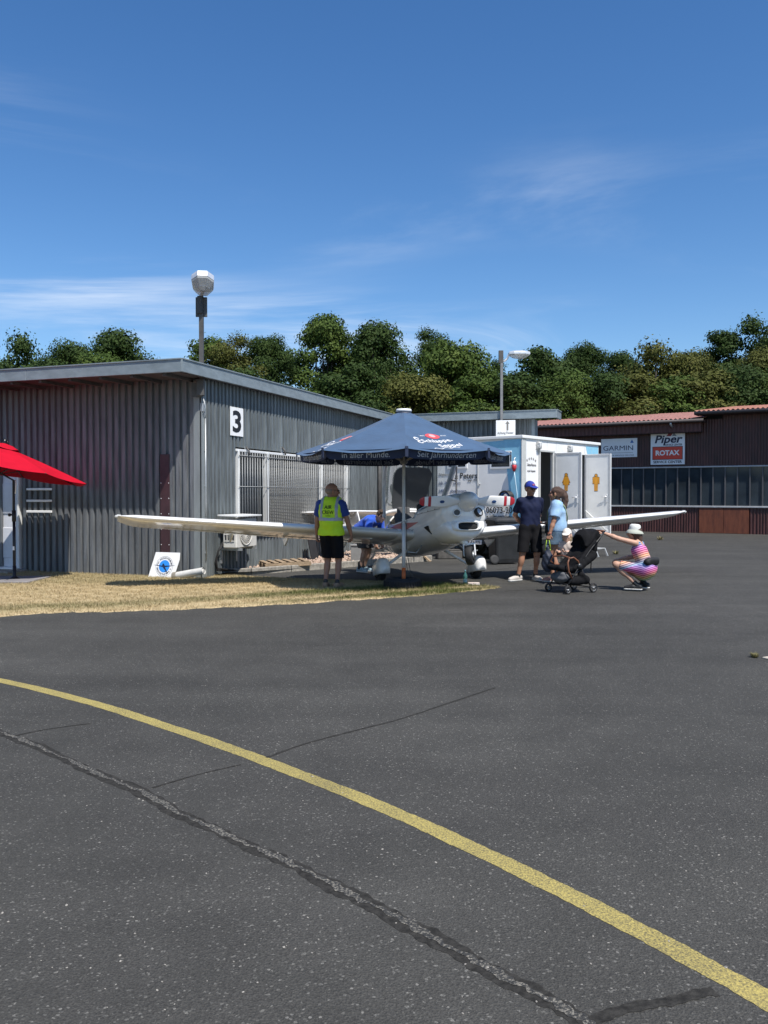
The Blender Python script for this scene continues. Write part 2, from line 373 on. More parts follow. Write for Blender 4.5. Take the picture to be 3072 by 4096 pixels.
def grass_mat(blade):
    m = bpy.data.materials.new('grass_blade' if blade else 'lawn_soil'); m.use_nodes = True; n, l = m.node_tree.nodes, m.node_tree.links; b = n['Principled BSDF']
    at_ = n.new('ShaderNodeAttribute'); at_.attribute_name = 'dry'
    t = n.new('ShaderNodeTexNoise'); tc = n.new('ShaderNodeTexCoord'); l.new(tc.outputs['Object'], t.inputs[0]); t.inputs['Scale'].default_value = 30 if blade else 9; t.inputs['Detail'].default_value = 5
    g = n.new('ShaderNodeMixRGB'); l.new(t.outputs[0], g.inputs[0]); g.inputs[1].default_value = (.045, .062, .014, 1); g.inputs[2].default_value = (.12, .13, .035, 1)
    s = n.new('ShaderNodeMixRGB'); l.new(t.outputs[0], s.inputs[0]); s.inputs[1].default_value = (.32, .235, .12, 1); s.inputs[2].default_value = (.56, .455, .275, 1)
    mx = n.new('ShaderNodeMixRGB'); l.new(at_.outputs['Fac'], mx.inputs[0]); l.new(g.outputs[0], mx.inputs[1]); l.new(s.outputs[0], mx.inputs[2])
    l.new(mx.outputs[0], b.inputs['Base Color']); b.inputs['Roughness'].default_value = .8; b.inputs['Specular IOR Level'].default_value = .2
    return m
def dryness(x, y):
    """how straw-like the lawn is at a place: green belt towards the apron edge and under the plane's nose, patchy elsewhere"""
    e = edge_dist([G(*a) for a in lawn_px[:15]], x, y)
    p = .5+.28*np.sin(x*2.3+1.1*np.sin(y*3.1))+.24*np.sin(x*5.1+y*4.3)+.2*np.sin(y*7.7-x*3.2)
    d = 1.0+.2*(p-.5)
    green = np.clip((x+2.4)/2.2, 0, 1)*np.exp(-((e-.4)/.42)**2)*1.1 + np.exp(-((e-.5)/.3)**2)*.55
    green += np.clip((x+.3)/1.2, 0, 1)*.5+np.clip((y-14.2)/.8, 0, 1)*.3
    d -= green*(.6+.7*p); d += np.exp(-(e/.1)**2)*.6
    return np.clip(d, 0, 1)
xs = np.array([p.x for p in lawn]); ys = np.array([p.y for p in lawn])
gx, gy = np.meshgrid(np.arange(xs.min(), xs.max(), .07), np.arange(ys.min(), ys.max(), .07)); sh = gx.shape
ins = inside(lawn, gx.ravel(), gy.ravel()).reshape(sh)
ed = edge_dist(lawn, gx.ravel(), gy.ravel()).reshape(sh)
zz = np.where(ins, .004+.03*np.clip(ed/.35, 0, 1)+.012*np.sin(gx*9)*np.sin(gy*11)*np.clip(ed/.3, 0, 1), -.03)
vv = np.stack([gx.ravel(), gy.ravel(), zz.ravel()], 1); ii = np.arange(gx.size).reshape(sh)
q = np.stack([ii[:-1, :-1], ii[:-1, 1:], ii[1:, 1:], ii[1:, :-1]], -1)
keep = (ins[:-1, :-1] | ins[:-1, 1:] | ins[1:, 1:] | ins[1:, :-1])
me = np_mesh('lawn', vv, q[keep], True)
a_ = me.attributes.new('dry', 'FLOAT', 'POINT'); a_.data.foreach_set('value', dryness(vv[:, 0], vv[:, 1]).astype(np.float32))
tag(link('lawn', me, grass_mat(False)), 'strip of dry straw coloured lawn beside the grey hangar', 'lawn', kind='structure')
N = 150000
bx = rng.uniform(max(xs.min(), -7.2), xs.max(), N*2); by = rng.uniform(ys.min(), ys.max(), N*2)
k = inside(lawn, bx, by); bx, by = bx[k][:N], by[k][:N]; be = edge_dist(lawn, bx, by); bd = dryness(bx, by)
n_ = len(bx); hgt = (.016+.03*rng.random(n_)**2)*(1+.7*(1-bd)); ang = rng.uniform(0, 6.283, n_); wd = .003+.003*rng.random(n_)
lean = hgt*(.5+.7*rng.random(n_)); la = rng.uniform(0, 6.283, n_); bz = .0+.03*np.clip(be/.35, 0, 1)
c0 = np.stack([bx-np.cos(ang)*wd, by-np.sin(ang)*wd, bz-.004], 1); c1 = np.stack([bx+np.cos(ang)*wd, by+np.sin(ang)*wd, bz-.004], 1)
c2 = np.stack([bx+np.cos(la)*lean, by+np.sin(la)*lean, bz+hgt], 1)
vv = np.stack([c0, c1, c2], 1).reshape(-1, 3); me = np_mesh('grass', vv, np.arange(n_*3).reshape(-1, 3))
a_ = me.attributes.new('dry', 'FLOAT', 'POINT'); dd = np.clip(bd+rng.normal(0, .16, n_), 0, 1); a_.data.foreach_set('value', np.repeat(dd, 3).astype(np.float32))
tag(link('grass', me, grass_mat(True)), 'short dry grass blades covering the lawn strip', 'grass', kind='stuff')
def weed(px, py, n, h, label, dry=.3):
    p = G(px, py); v = []; f = []
    for i in range(n):
        a = random.uniform(0, 6.28); r = random.uniform(0, h*.6); b = Vector((p.x+r*math.cos(a)*.6, p.y+r*math.sin(a)*.6, -.003)); t = b+Vector((math.cos(a)*h*.6, math.sin(a)*h*.6, h*random.uniform(.3, 1)))
        s = Vector((-math.sin(a), math.cos(a), 0))*h*.07; k = len(v); v += [b-s*.5, b+s*.5, b.lerp(t, .6)+s, t, b.lerp(t, .6)-s]; f += [(k, k+1, k+2, k+3, k+4)]
    mb = MB(); mb.add(v, f); me = mb.mesh('weed'); a_ = me.attributes.new('dry', 'FLOAT', 'POINT'); a_.data.foreach_set('value', np.full(len(v), dry, np.float32))
    tag(link('weed', me, MATS.setdefault('gb', grass_mat(True))), label, 'weed')
weed(2463, 2217, 60, .12, 'small green weed tuft in the asphalt behind the crouching woman')
weed(2640, 2160, 60, .16, 'low weed tuft in the asphalt before the rust coloured door', .5)
weed(3018, 2630, 90, .06, 'little green weed beside the pale stone slab in the asphalt')
mb = MB(); p = G(3062, 2636); mb.box((p.x+.05, p.y, .008), (.12, .1, .02), rot=Euler((0, 0, .5)), bev=.006)
tag(mb.build('stone_slab', M('pale_slab', (.5, .44, .36), .9, var=.2)), 'flat pale stone slab set in the asphalt by a weed', 'slab')

# ================================================================== GREY HANGAR
CZ = 15.8; HX = (805-1536)/F*CZ; HROT = R(-20)
hang = empty('grey_hangar', (HX, CZ, 0), HROT, 'grey corrugated metal hangar with flat roof and number three sign', 'hangar')
HM = Matrix.Translation((HX, CZ, 0)) @ Matrix.Rotation(HROT, 4, 'Z'); HI = HM.inverted(); H3 = HM.to_3x3()
NX, NY = H3 @ Vector((1, 0, 0)), H3 @ Vector((0, 1, 0))
def onside(px, py): return HI @ hit(px, py, HM.translation, NX)        # right hand wall, local x = 0
def onfront(px, py): return HI @ hit(px, py, HM.translation, NY)       # front wall, local y = 0
PITCHC, DEP = .152, .047
def corr(width, z0, z1, n=None):
    """one trapezoid profiled sheet: along +x, facing -y, ribs proud"""
    prof = [(0, 0), (.052, 0), (.064, DEP), (.14, DEP), (.152, 0)]
    cnt = max(1, int(round(width/PITCHC))); k = width/(cnt*PITCHC); v = []; xs_ = []
    for i in range(cnt):
        for x, d in (prof if i == cnt-1 else prof[:-1]): xs_.append(((i*PITCHC+x)*k, -d))
    for x, y in xs_: v += [(x, y, z0), (x, y, z1)]
    f = [(2*i, 2*i+2, 2*i+3, 2*i+1) for i in range(len(xs_)-1)]
    return v, f
def sheet(parent, x, y, rz, width, z0, z1, mat, name='wall_sheet'):
    v, f = corr(width, z0, z1); mb = MB(); mb.add(v, f); o = mb.build(name, mat, parent); o.location = (x, y, 0); o.rotation_euler = (0, 0, rz); return o
ROOFZ = 3.95; FB = 3.72; WT = 3.74
SW = PITCHC*5
# front wall: door at far left, sheets from there to the corner
doorR = onfront(86, 2100).x
nfr = 12; x0 = -SW*nfr-.12
for i in range(nfr):
    xa = x0+i*SW; xb = xa+SW
    if xb <= doorR-.02 and xa < doorR-1.15: sheet(hang, xa, 0, 0, SW, -.02, WT, galv_shade)
    elif xa < doorR: 
        sheet(hang, xa, 0, 0, SW, 2.12, WT, galv_shade)
        if xb > doorR+.05: sheet(hang, doorR+.03, 0, 0, xb-doorR-.03, -.02, 2.12, galv_shade)
    else: sheet(hang, xa, 0, 0, SW, -.02, WT, galv_shade)
# side wall
w0, w1 = onside(939, 1950).y, onside(1386, 1950).y; zt = onside(1060, 1812).z; zb = .78
LS = 10.6
y = .12
def side_cols(a, b, z0, z1):
    n = max(1, int(math.ceil((b-a)/SW-.01))); w = (b-a)/n
    for i in range(n): sheet(hang, 0, a+i*w, R(90), w, z0, z1, galv)
side_cols(.12, w0-.04, -.02, WT); side_cols(w1+.05, LS, -.02, WT); side_cols(w0-.04, w1+.05, zt+.06, WT); side_cols(w0-.04, w1+.05, -.02, zb-.04)
# rear wing that closes the L
rx = 4.25
n = 6; w = rx/n
for i in range(n): sheet(hang, i*w, LS, 0, w, -.02, WT, galv)
mb = MB(); mb.box((-.06, .06, 1.85), (.13, .13, 3.76)); mb.box((-.062, -.045, 1.85), (.13, .012, 3.7)); mb.box((.043, .03, 1.85), (.012, .16, 3.7)); mb.build('corner_trim', M('corner_sheet', (.24, .26, .26), .5, .25, var=.15, vscale=4, stretch=(1, 1, .2)), hang)
mb = MB(); mb.box((rx+.04, LS+.2, 1.85), (.09, .5, 3.74)); mb.build('corner_trim', fascia_m, hang)
mb = MB(); mb.box((-4.6, 5.5, 1.8), (9.0, 10.6, 3.5)); mb.box((2.1, LS+.35, 1.8), (4.1, .6, 3.5)); mb.build('inner_core', dark_hole, hang)
OF, OS = .98, .24
mb = MB(); mb.box((-4.6, (LS+6-OF)/2, ROOFZ-.06), (9.2+2*OS-.06, LS+6+OF-.1, .05)); mb.box((2.5, LS+.05, ROOFZ-.061), (4.9, .8, .05)); mb.build('roof', M('roof_deck', (.2, .2, .2), .8, var=.1), hang)
sof = M('soffit', (.07, .062, .058), .8, var=.2)
mb = MB(); mb.box((-4.5, -OF/2-.0, WT+.01), (9.2, OF-.06, .03)); mb.build('soffit', sof, hang)
for i in range(14):
    mb = MB(); mb.box((-9.0+i*.68, -OF/2, WT-.035), (.06, OF-.1, .07)); mb.build('rafter', sof, hang)
mb = MB(); mb.box((OS/2, LS/2-.3, WT+.012), (OS-.05, LS+.2, .02)); mb.build('soffit', sof, hang)
def fas(a, b, c, d):   # fascia piece from local (a,b) to (c,d)
    p, q_ = Vector((a, b, 0)), Vector((c, d, 0)); L = (q_-p).length; mb = MB()
    mb.box((L/2, 0, (ROOFZ+FB)/2), (L-.003, .025, ROOFZ-FB), bev=.004); mb.box((L/2, -.006, ROOFZ-.004), (L-.003, .05, .02)); mb.box((L/2, .016, FB+.008), (L-.003, .05, .014))
    o = mb.build('fascia_board', fascia_m, hang); o.location = p; o.rotation_euler = (0, 0, math.atan2(q_.y-p.y, q_.x-p.x))
fas(-9.3, -OF, -6.4, -OF); fas(-6.4, -OF, -3.15, -OF); fas(-3.15, -OF, OS, -OF)
for i in range(4):
    L = (LS-.35+OF)/4; fas(OS, -OF+i*L, OS, -OF+(i+1)*L)
fas(OS, LS-.35, 2.7, LS-.35); fas(2.7, LS-.35, rx+.75, LS-.35); fas(rx+.75, LS-.35, rx+.75, LS+.45)
# number plate
a, b = onside(910, 1626), onside(962, 1748)
num = empty('number_sign', HM @ Vector((.06, (a.y+b.y)/2, (a.z+b.z)/2)), HROT+R(90), 'white sign with black number 3 on the grey hangar wall', 'sign')
wq, hq = abs(b.y-a.y), abs(a.z-b.z)
mb = MB(); mb.box((0, 0, 0), (wq, .012, hq), bev=.003); mb.build('board', sign_w, num)
text('3', hq*1.02, frame((0, -.0075, -.02), (1, 0, 0), (0, 0, 1)), ink, num, bold=.028, width=wq*.66)
# barred window
win = empty('barred_window', HM @ Vector((0, w0, 0)), HROT+R(90), 'large white framed window with steel bars and blinds in the hangar wall', 'window')
WW = w1-w0
fm = M('window_frame', (.7, .71, .7), .4, var=.04)
mb = MB(); mb.box((WW/2, .05, (zb+zt)/2), (WW, .012, zt-zb)); mb.build('pane', glassdk, win)
def lx(px): return onside(px, 1950).y-w0
for px in (943, 1059, 1278, 1379):
    mb = MB(); mb.box((lx(px), -.03, (zb+zt)/2), (.075 if px != 943 else .035, .1, zt-zb), bev=.006); mb.build('mullion', fm, win)
mb = MB(); mb.box((WW/2, -.03, zt), (WW+.06, .07, .05), bev=.006); mb.build('top_rail', fm, win)
mb = MB(); mb.box((WW/2, -.045, zb), (WW+.1, .12, .05), bev=.006); mb.build('sill', fm, win)
slat = M('blind_slat', (.5, .5, .48), .5, var=.12, vscale=2)
mb = MB(); nsl = 46
for i in range(nsl):
    z = zb+.05+(zt-zb-.18)*i/nsl
    for (pa, pb) in ((1062, 1272), (1284, 1373)): mb.box(((lx(pa)+lx(pb))/2, .008, z), (lx(pb)-lx(pa)-.09, .032, .003), rot=Euler((R(-38), 0, 0)))
o = mb.build('blind', slat, win); o['kind'] = 'stuff'
bar = M('grille_bar', (.3, .31, .31), .45, .4, var=.1)
mb = MB(); mb.tube([(0, -.085, zb-.02), (0, -.085, zt-.01)], .0075, n=6); me = mb.mesh('bar'); me.materials.append(bar)
nb = int(WW/.105)
for i in range(nb):
    o = link('bar', me, None, win); o.location = (.05+i*(WW-.08)/(nb-1), 0, 0)
mb = MB(); mb.tube([(0, 0, 0), (WW+.12, 0, 0)], .007, n=6); me = mb.mesh('cross_bar'); me.materials.append(bar)
for z in (zb+.12, (zb+zt)/2+.12, zt-.1):
    o = link('cross_bar', me, None, win); o.location = (0, -.098, z)
for px in (975, 1120):
    br = empty('wall_bracket', HM @ Vector((.0, onside(px, 1800).y, onside(px, 1800).z)), HROT+R(90), 'rusty steel bracket above the barred window, ' + ('nearer the number sign' if px < 1000 else 'nearer the blue parasol'), 'bracket')
    mb = MB(); mb.box((0, -.045, -.02), (.09, .012, .16), bev=.004); mb.build('plate', lsteel, br)
    mb = MB(); mb.tube([(0, -.05, .06), (0, -.12, -.02), (0, -.13, -.11)], .022, n=6); mb.build('hook', steel, br)
# conduit at the corner
mb = MB(); mb.tube([(.062, .06, 3.0), (.062, .06, .35)], .013); mb.tube([(.062, .06, 3.0), (.08, .03, 3.06), (.07, -.03, 3.1), (.09, .02, 3.2), (.05, -.02, 3.42)], .008, n=6); mb.build('conduit', lsteel, hang)
for z in (2.4, 1.75, 1.1, .5):
    mb = MB(); mb.box((.058, .06, z), (.02, .05, .02)); mb.build('conduit_clip', lsteel, hang)
mb = MB(); mb.box((.04, .0, 3.2), (.05, .1, .16), bev=.008); mb.build('junction_box', lsteel, hang)
# downpipe further along the wall
dp = onside(1505, 1950).y
mb = MB(); mb.tube([(.10, dp, 3.6), (.10, dp, .05)], .06, n=12); mb.build('downpipe', steel, hang)
# maroon panel, shelf bars and door on the front wall
a, b = onfront(645, 1818), onfront(690, 2210)
mp_ = empty('cladding_strip', HM @ Vector(((a.x+b.x)/2, -DEP-.012, 0)), HROT, 'narrow dark maroon metal strip screwed to the grey hangar front', 'panel')
mb = MB(); mb.box((0, 0, (a.z+max(b.z, .1))/2), (.21, .008, a.z-max(b.z, .1)), bev=.002); mb.build('plate', M('maroon_plate', (.045, .018, .022), .5, var=.2), mp_)
for i in range(6):
    for s in (-1, 1):
        mb = MB(); mb.lathe([(.011, 0), (.008, .006)], 8, mtx=Matrix.Translation((s*.085, -.004, .35+i*.29)) @ Matrix.Rotation(R(90), 4, 'X')); mb.build('screw', chrome, mp_)
for k, py in enumerate((1957, 2003, 2046)):
    c = onfront(166, py); w = abs(onfront(217, py).x-onfront(116, py).x)
    e = empty('wall_rail', HM @ Vector((c.x, -DEP, c.z)), HROT, ('topmost', 'middle', 'lowest')[k]+' of three short white rails fixed on the hangar wall near the door', 'rail', 'three white wall rails')
    mb = MB(); mb.box((0, -.018, 0), (w, .024, .045), bev=.005); mb.build('bar', sign_w, e)
    for s in (-.3, 0, .3):
        mb = MB(); mb.tube([(s*w, .0, -.02), (s*w, .03, -.1)], .006, n=5); mb.build('strut', steel, e)
dr = empty('white_door', HM @ Vector((doorR, 0, 0)), HROT, 'white door with white frame at the end of the grey hangar front', 'door')
dw = M('door_white', (.62, .63, .66), .45, var=.05)
mb = MB(); mb.box((-.62, .03, 1.1), (1.1, .05, 1.98), bev=.005); lf = mb.build('leaf', dw, dr)
for z in (.6, 1.5):
    mb = MB(); mb.box((-.45, .0, z), (.45, .02, .62), bev=.012); mb.build('inset_panel', dw, lf)
for x in (-.03, -1.2):
    mb = MB(); mb.box((x, -.012, 1.06), (.05, .12, 2.1), bev=.006); mb.build('jamb', fm, dr)
mb = MB(); mb.box((-.62, -.012, 2.12), (1.22, .12, .05), bev=.006); mb.build('lintel', fm, dr)
mb = MB(); mb.box((-.62, -.06, .09), (1.24, .24, .035), bev=.006); mb.build('threshold', sign_w, dr)
mb = MB(); mb.box((-.62, -.3, .035), (1.6, .55, .07), bev=.01); tag(mb.build('door_step', concrete), 'low concrete step before the white door', 'step').matrix_world = HM @ Matrix.Translation((doorR, 0, 0))
# ------------------------------------------------------------------ kerb and gravel bed along the side wall
kp = [G(828, 2304), G(1003, 2298), G(1308, 2275), G(1550, 2256), G(1725, 2243)]
kerb = empty('kerb', kp[0], 0, 'low grey concrete kerb edging the gravel bed along the hangar', 'kerb', kind='structure')
ko = kp[0].copy(); ko.z = 0; kerb.location = ko
for i in range(len(kp)-1):
    a, b = kp[i], kp[i+1]; L = (b-a).length; n = max(1, round(L/.9)); d = (b-a)/n
    for k_ in range(n):
        c = a+d*(k_+.5)-ko; mb = MB()
        mb.box((0, 0, .05), (d.length-.012, .09, .17), bev=.012); o = mb.build('kerb_stone', concrete, kerb)
        o.location = (c.x, c.y, random.uniform(-.008, .008)); o.rotation_euler = (random.uniform(-.02, .02), 0, math.atan2(d.y, d.x)+random.uniform(-.012, .012))
bed = [p.copy() for p in kp]+[HM @ Vector((.0, LS, 0)), HM @ Vector((0, .25, 0))]
n = len(bed); mb = MB(); mb.add([(p.x, p.y, .06) for p in bed], [tuple(range(n))])
tag(mb.build('gravel_bed', M('bed_soil', (.2, .15, .105), .95, var=.4, vscale=12, bump=.5)), 'reddish gravel bed between kerb and hangar wall', 'bed', kind='structure')
def ico(r):
    bm = bmesh.new(); bmesh.ops.create_icosphere(bm, subdivisions=1, radius=r); v = np.array([x.co[:] for x in bm.verts]); f = np.array([[x.index for x in y_.verts] for y_ in bm.faces]); bm.free(); return v, f
iv, if_ = ico(1); N = 2600
sx = rng.uniform(-4, 2, N*6); sy = rng.uniform(15, 27, N*6); k = inside(bed, sx, sy); sx, sy = sx[k][:N], sy[k][:N]; n_ = len(sx)
sc = rng.uniform(.012, .035, (n_, 1, 1))*rng.uniform(.6, 1.2, (n_, 1, 3)); vv = iv[None]*sc*(1+rng.normal(0, .12, (n_, 12, 1)))+np.stack([sx, sy, .062+rng.uniform(0, .03, n_)], 1)[:, None]
ff = (if_[None]+(np.arange(n_)*12)[:, None, None]).reshape(-1, 3)
tag(link('gravel', np_mesh('gravel', vv.reshape(-1, 3), ff), M('gravel', (.36, .25, .19), .9, col2=(.55, .43, .34), vscale=20)), 'pinkish brown gravel stones along the hangar wall', 'gravel', kind='stuff')
# ------------------------------------------------------------------ leaning club sign
tl, tr, br_, bl = [(607, 2209), (728, 2206), (707, 2312), (587, 2316)], 0, 0, 0
by_ = onfront(650, 2312).y
bot = G(648, 2317); ax = NX.copy(); ax.z = 0
sg = empty('leaning_sign', bot, 0, 'white leaning flying club board with blue disc and glider emblem', 'sign')
sg.rotation_euler = (R(-14), 0, HROT)
bw, bh = .56, .51
mb = MB(); poly = [(-bw/2-.03, 0), (bw/2-.03, .0), (bw/2+.05, .38), (bw/2+.04, bh), (-bw/2+.07, bh)]
FM = frame((0, 0, 0), (1, 0, 0), (0, 0, 1))
mb.prism(poly, .012, mtx=FM); mb.build('board', sign_w, sg)
cx_, cz_ = .02, .245
def ring(r0, r1, z, n=40): 
    v = []; 
    for k in range(n): 
        a = 2*math.pi*k/n; v += [(cx_+r0*math.cos(a), cz_+r0*math.sin(a), z), (cx_+r1*math.cos(a), cz_+r1*math.sin(a), z)]
    return v, [(2*k, 2*k+1, (2*k+3) % (2*n), (2*k+2) % (2*n)) for k in range(n)]
blue = M('emblem_blue', (.03, .25, .72), .4)
mb = MB(); v, f = ring(.001, .118, .0135); mb.add(v, f, mtx=FM); mb.build('disc', blue, sg)
mb = MB(); v, f = ring(.186, .190, .0136); mb.add(v, f, mtx=FM); mb.build('ring', navyink, sg)
def arc_text(s, r, a0, a1, size, parent, mat, flip=False):
    n = len(s)
    for i, ch in enumerate(s):
        if ch == ' ': continue
        a = R(a0+(a1-a0)*i/(n-1)); p = (cx_+r*math.cos(a), cz_+r*math.sin(a), .0136)
        m = FM @ Matrix.Translation(p) @ Matrix.Rotation(a-R(90)+(R(180) if flip else 0), 4, 'Z'); text(ch, size, m, mat, parent, bold=.01, ext=.0006)
arc_text('FSC·ASCHAFFENBURG', .154, 170, 10, .048, sg, navyink); arc_text('GROSSOSTHEIM E.V.', .154, 192, 350, .048, sg, navyink, True)
mb = MB(); mb.prism([(cx_-.24, cz_+.022), (cx_-.02, cz_-.018), (cx_+.02, cz_-.018), (cx_+.24, cz_+.022), (cx_+.1, cz_+.014), (cx_+.01, cz_+.012), (cx_-.02, cz_+.05), (cx_-.04, cz_+.05), (cx_-.05, cz_+.01)], .0008, mtx=FM @ Matrix.Translation((0, 0, .0142)))
mb.prism([(cx_-.03, cz_-.02), (cx_+.02, cz_-.02), (cx_+.075, cz_-.1), (cx_+.06, cz_-.105)], .0008, mtx=FM @ Matrix.Translation((0, 0, .0144))); mb.prism([(cx_+.02, cz_-.095), (cx_+.11, cz_-.11), (cx_+.1, cz_-.118), (cx_+.02, cz_-.105)], .0008, mtx=FM @ Matrix.Translation((0, 0, .0146)))
mb.build('glider_emblem', navyink, sg)
# white tube lying on the kerb end
pa, pb = G(700, 2303, .075), at(815, 2258, 15.55); pb.z = .19
tb = empty('pipe_tube', (pa.x, pa.y, 0), 0, 'white plastic drain pipe lying with one end on the kerb', 'pipe'); d = pb-pa
mb = MB(); mb.tube([Vector((0, 0, pa.z)), Vector((0, 0, pa.z))+d], .064, n=20, cap=False); mb.tube([Vector((0, 0, pa.z))+d*.03, Vector((0, 0, pa.z))+d*.97], .058, n=20, cap=True); mb.build('tube', M('pipe_white', (.6, .59, .56), .5, var=.1), tb)
mb = MB(); mb.tube([Vector((0, 0, pa.z))-d.normalized()*.03, Vector((0, 0, pa.z))+d.normalized()*.06], .075, n=20, cap=False); mb.build('socket', M('pipe_socket', (.3, .27, .22), .6, var=.3), tb)
mb = MB(); mb.tube([Vector((0, 0, pa.z))+d.normalized()*.01, Vector((0, 0, pa.z))+d.normalized()*.012], .06, n=16); mb.build('bore', dark_hole, tb)
# ------------------------------------------------------------------ air conditioner
ya = onside(868, 2130).y-.06
ac = empty('air_conditioner', HM @ Vector((.06, ya, 0)), HROT+R(90), 'cream outdoor air conditioner unit hung on the hangar wall', 'air conditioner')
acm = M('ac_cream', (.6, .58, .53), .5, var=.06); AW, AD, AH, AZ0 = .8, .3, .56, .56
mb = MB(); mb.box((AW/2, -.1-AD/2, AZ0+AH/2), (AW, AD, AH), bev=.02); mb.build('housing', acm, ac)
mb = MB(); mb.box((AW/2+.0, -.1-AD/2, AZ0+AH+.06), (AW+.16, AD+.14, .03), rot=Euler((.03, 0, 0)), bev=.006); mb.build('rain_cover', M('ac_cover', (.62, .63, .62), .5, var=.08), ac)
MF = frame((.36, -.1-AD-.004, AZ0+.29), (1, 0, 0), (0, 0, 1))
mb = MB(); mb.lathe([(.235, -.02), (.25, 0), (.25, .012), (.235, .018), (.222, .012), (.222, 0)], 32, mtx=MF, cap=False); mb.build('fan_ring', acm, ac)
mb = MB(); mb.lathe([(.001, .0), (.222, .001)], 32, mtx=MF, cap=False); mb.build('fan_opening', M('fan_dark', (.09, .085, .075), .7), ac)
mb = MB()
for k in range(36):
    a = 2*math.pi*k/36; mb.tube([(.03*math.cos(a), .03*math.sin(a), .016), (.22*math.cos(a+.25), .22*math.sin(a+.25), .012)], .0035, n=4, mtx=MF)
for r in (.07, .11, .15, .19): mb.tube([(r*math.cos(t), r*math.sin(t), .016) for t in np.linspace(0, 6.283, 25)], .003, n=4, mtx=MF, cap=False)
mb.lathe([(.035, .01), (.03, .02)], 16, mtx=MF); mb.build('fan_grille', acm, ac)
mb = MB(); mb.box((.73, -.1-AD-.003, AZ0+.36), (.16, .004, .2)); mb.build('rating_label', sign_w, ac)
mb = MB(); mb.box((-.002, -.1-AD/2, AZ0+.33), (.006, .2, .42)); mb.build('side_vent', M('vent_dark', (.05, .05, .05), .6), ac)
for i in range(4):
    mb = MB(); mb.box((-.007, -.1-AD/2, AZ0+.14+i*.125), (.012, .2, .02)); mb.build('vent_slat', acm, ac)
for i in range(2):
    mb = MB(); mb.box((-.008, -.1-AD/2-.05+i*.1, AZ0+.33), (.012, .014, .42)); mb.build('vent_bar', acm, ac)
for x in (.12, AW-.12):
    mb = MB(); mb.box((x, -.22, AZ0-.025), (.04, .46, .045)); mb.box((x, .0, AZ0-.15), (.04, .03, .3)); mb.build('wall_bracket', lsteel, ac)
mb = MB()
for k in range(3): mb.tube([(-.02-.02*k, -.12, AZ0+.12-k*.05), (-.1, -.06, AZ0-.05), (-.13+.02*k, -.02, AZ0-.25), (-.08, -.03, .14+k*.02), (.4, -.1-.03*k, .1)], .016, n=6)
mb.build('hose', rubber, ac)
# ------------------------------------------------------------------ pallet, boards, block, wedge
pp = G(1135, 2272, .06)
pal = empty('wooden_pallet', (pp.x, pp.y+.15, .085), 0, 'weathered broken wooden pallet lying on the gravel', 'pallet'); pal.rotation_euler = (.02, -.03, R(22))
for i in range(6):
    mb = MB(); mb.box((0, 0, 0), (.1, .62, .022), bev=.003); o = mb.build('slat', wood, pal); o.location = (-.42+i*.165, .0, .11); o.rotation_euler = (0, random.uniform(-.03, .05), random.uniform(-.05, .05))
for yy in (-.27, 0, .27):
    mb = MB(); mb.box((0, 0, 0), (.98, .08, .08), bev=.004); o = mb.build('bearer', wood, pal); o.location = (0, yy, .057)
p = HM @ Vector((.36, onside(1205, 2250).y, 0))
mb = MB(); mb.box((0, 0, .30), (.36, .03, .6), bev=.004); o = mb.build('leaning_board', M('dark_board', (.02, .02, .022), .7, var=.2))
o.location = (p.x, p.y, .06); o.rotation_euler = (R(-12), 0, HROT+R(90)); tag(o, 'black board leaning against the hangar wall by the pallet', 'board')
p = G(1430, 2262); mb = MB(); mb.box((0, 0, .22), (.26, .2, .43), bev=.01); mb.box((0, 0, .445), (.29, .23, .03), bev=.006)
o = mb.build('meter_cabinet', M('cabinet_grey', (.28, .28, .27), .6, var=.1)); o.location = (p.x, p.y+.15, 0); o.rotation_euler = (0, 0, HROT); tag(o, 'small grey cabinet at the kerb behind the bending boy', 'cabinet')
p = G(1700, 2246); mb = MB(); mb.box((0, 0, .0), (.36, .09, .035), rot=Euler((0, R(40), 0)), bev=.004); mb.box((-.1, 0, -.02), (.07, .1, .14), bev=.006); o = mb.build('wooden_chock', wood); o.location = (p.x, p.y, .115); o.rotation_euler = (0, 0, R(-25)); tag(o, 'old wooden chock propped against the kerb end', 'chock')
p = G(1800, 2240); mb = MB(); mb.box((0, 0, .1), (.62, .3, .2), bev=.02); mb.box((.02, 0, .215), (.5, .24, .03), bev=.01); o = mb.build('concrete_block', M('dark_concrete', (.08, .076, .07), .9, var=.3)); o.location = (p.x, p.y+.4, 0); o.rotation_euler = (0, 0, R(10)); tag(o, 'dark concrete block lying under the trailer end', 'block')
# ------------------------------------------------------------------ street lamps on the hangar
def lamp_head(parent, M4):
    """hexagonal mercury lamp: bright hood above, faceted clear bowl below, along local +x"""
    o1 = [(0, -.09), (.10, -.15), (.34, -.16), (.46, -.07), (.46, .07), (.34, .16), (.10, .15), (0, .09)]
    def rg(s, z, dx=0): return [(.23+(x-.23)*s+dx, y*s, z) for x, y in o1]
    mb = MB(); mb.loft([rg(1, 0), rg(1.0, .05), rg(.96, .085), rg(.55, .125)], smooth=False, mtx=M4); hd = mb.build('hood', chrome, parent)
    mb = MB(); mb.loft([rg(.98, -.002), rg(.95, -.03), rg(.6, -.115), rg(.3, -.145)], smooth=False, mtx=M4)
    mb.build('bowl', M('lamp_bowl', (.55, .56, .55), .25, var=.08, alpha=.62), parent)
    mb = MB(); mb.lathe([(.03, -.1), (.055, -.06), (.04, -.01)], 12, mtx=M4 @ Matrix.Translation((.24, 0, 0))); mb.build('bulb', M('bulb_glass', (.7, .7, .68), .3), parent)
cpole = HM @ Vector((.05, -.13, 0)); cpole.x = at(806, 1400, cpole.y).x
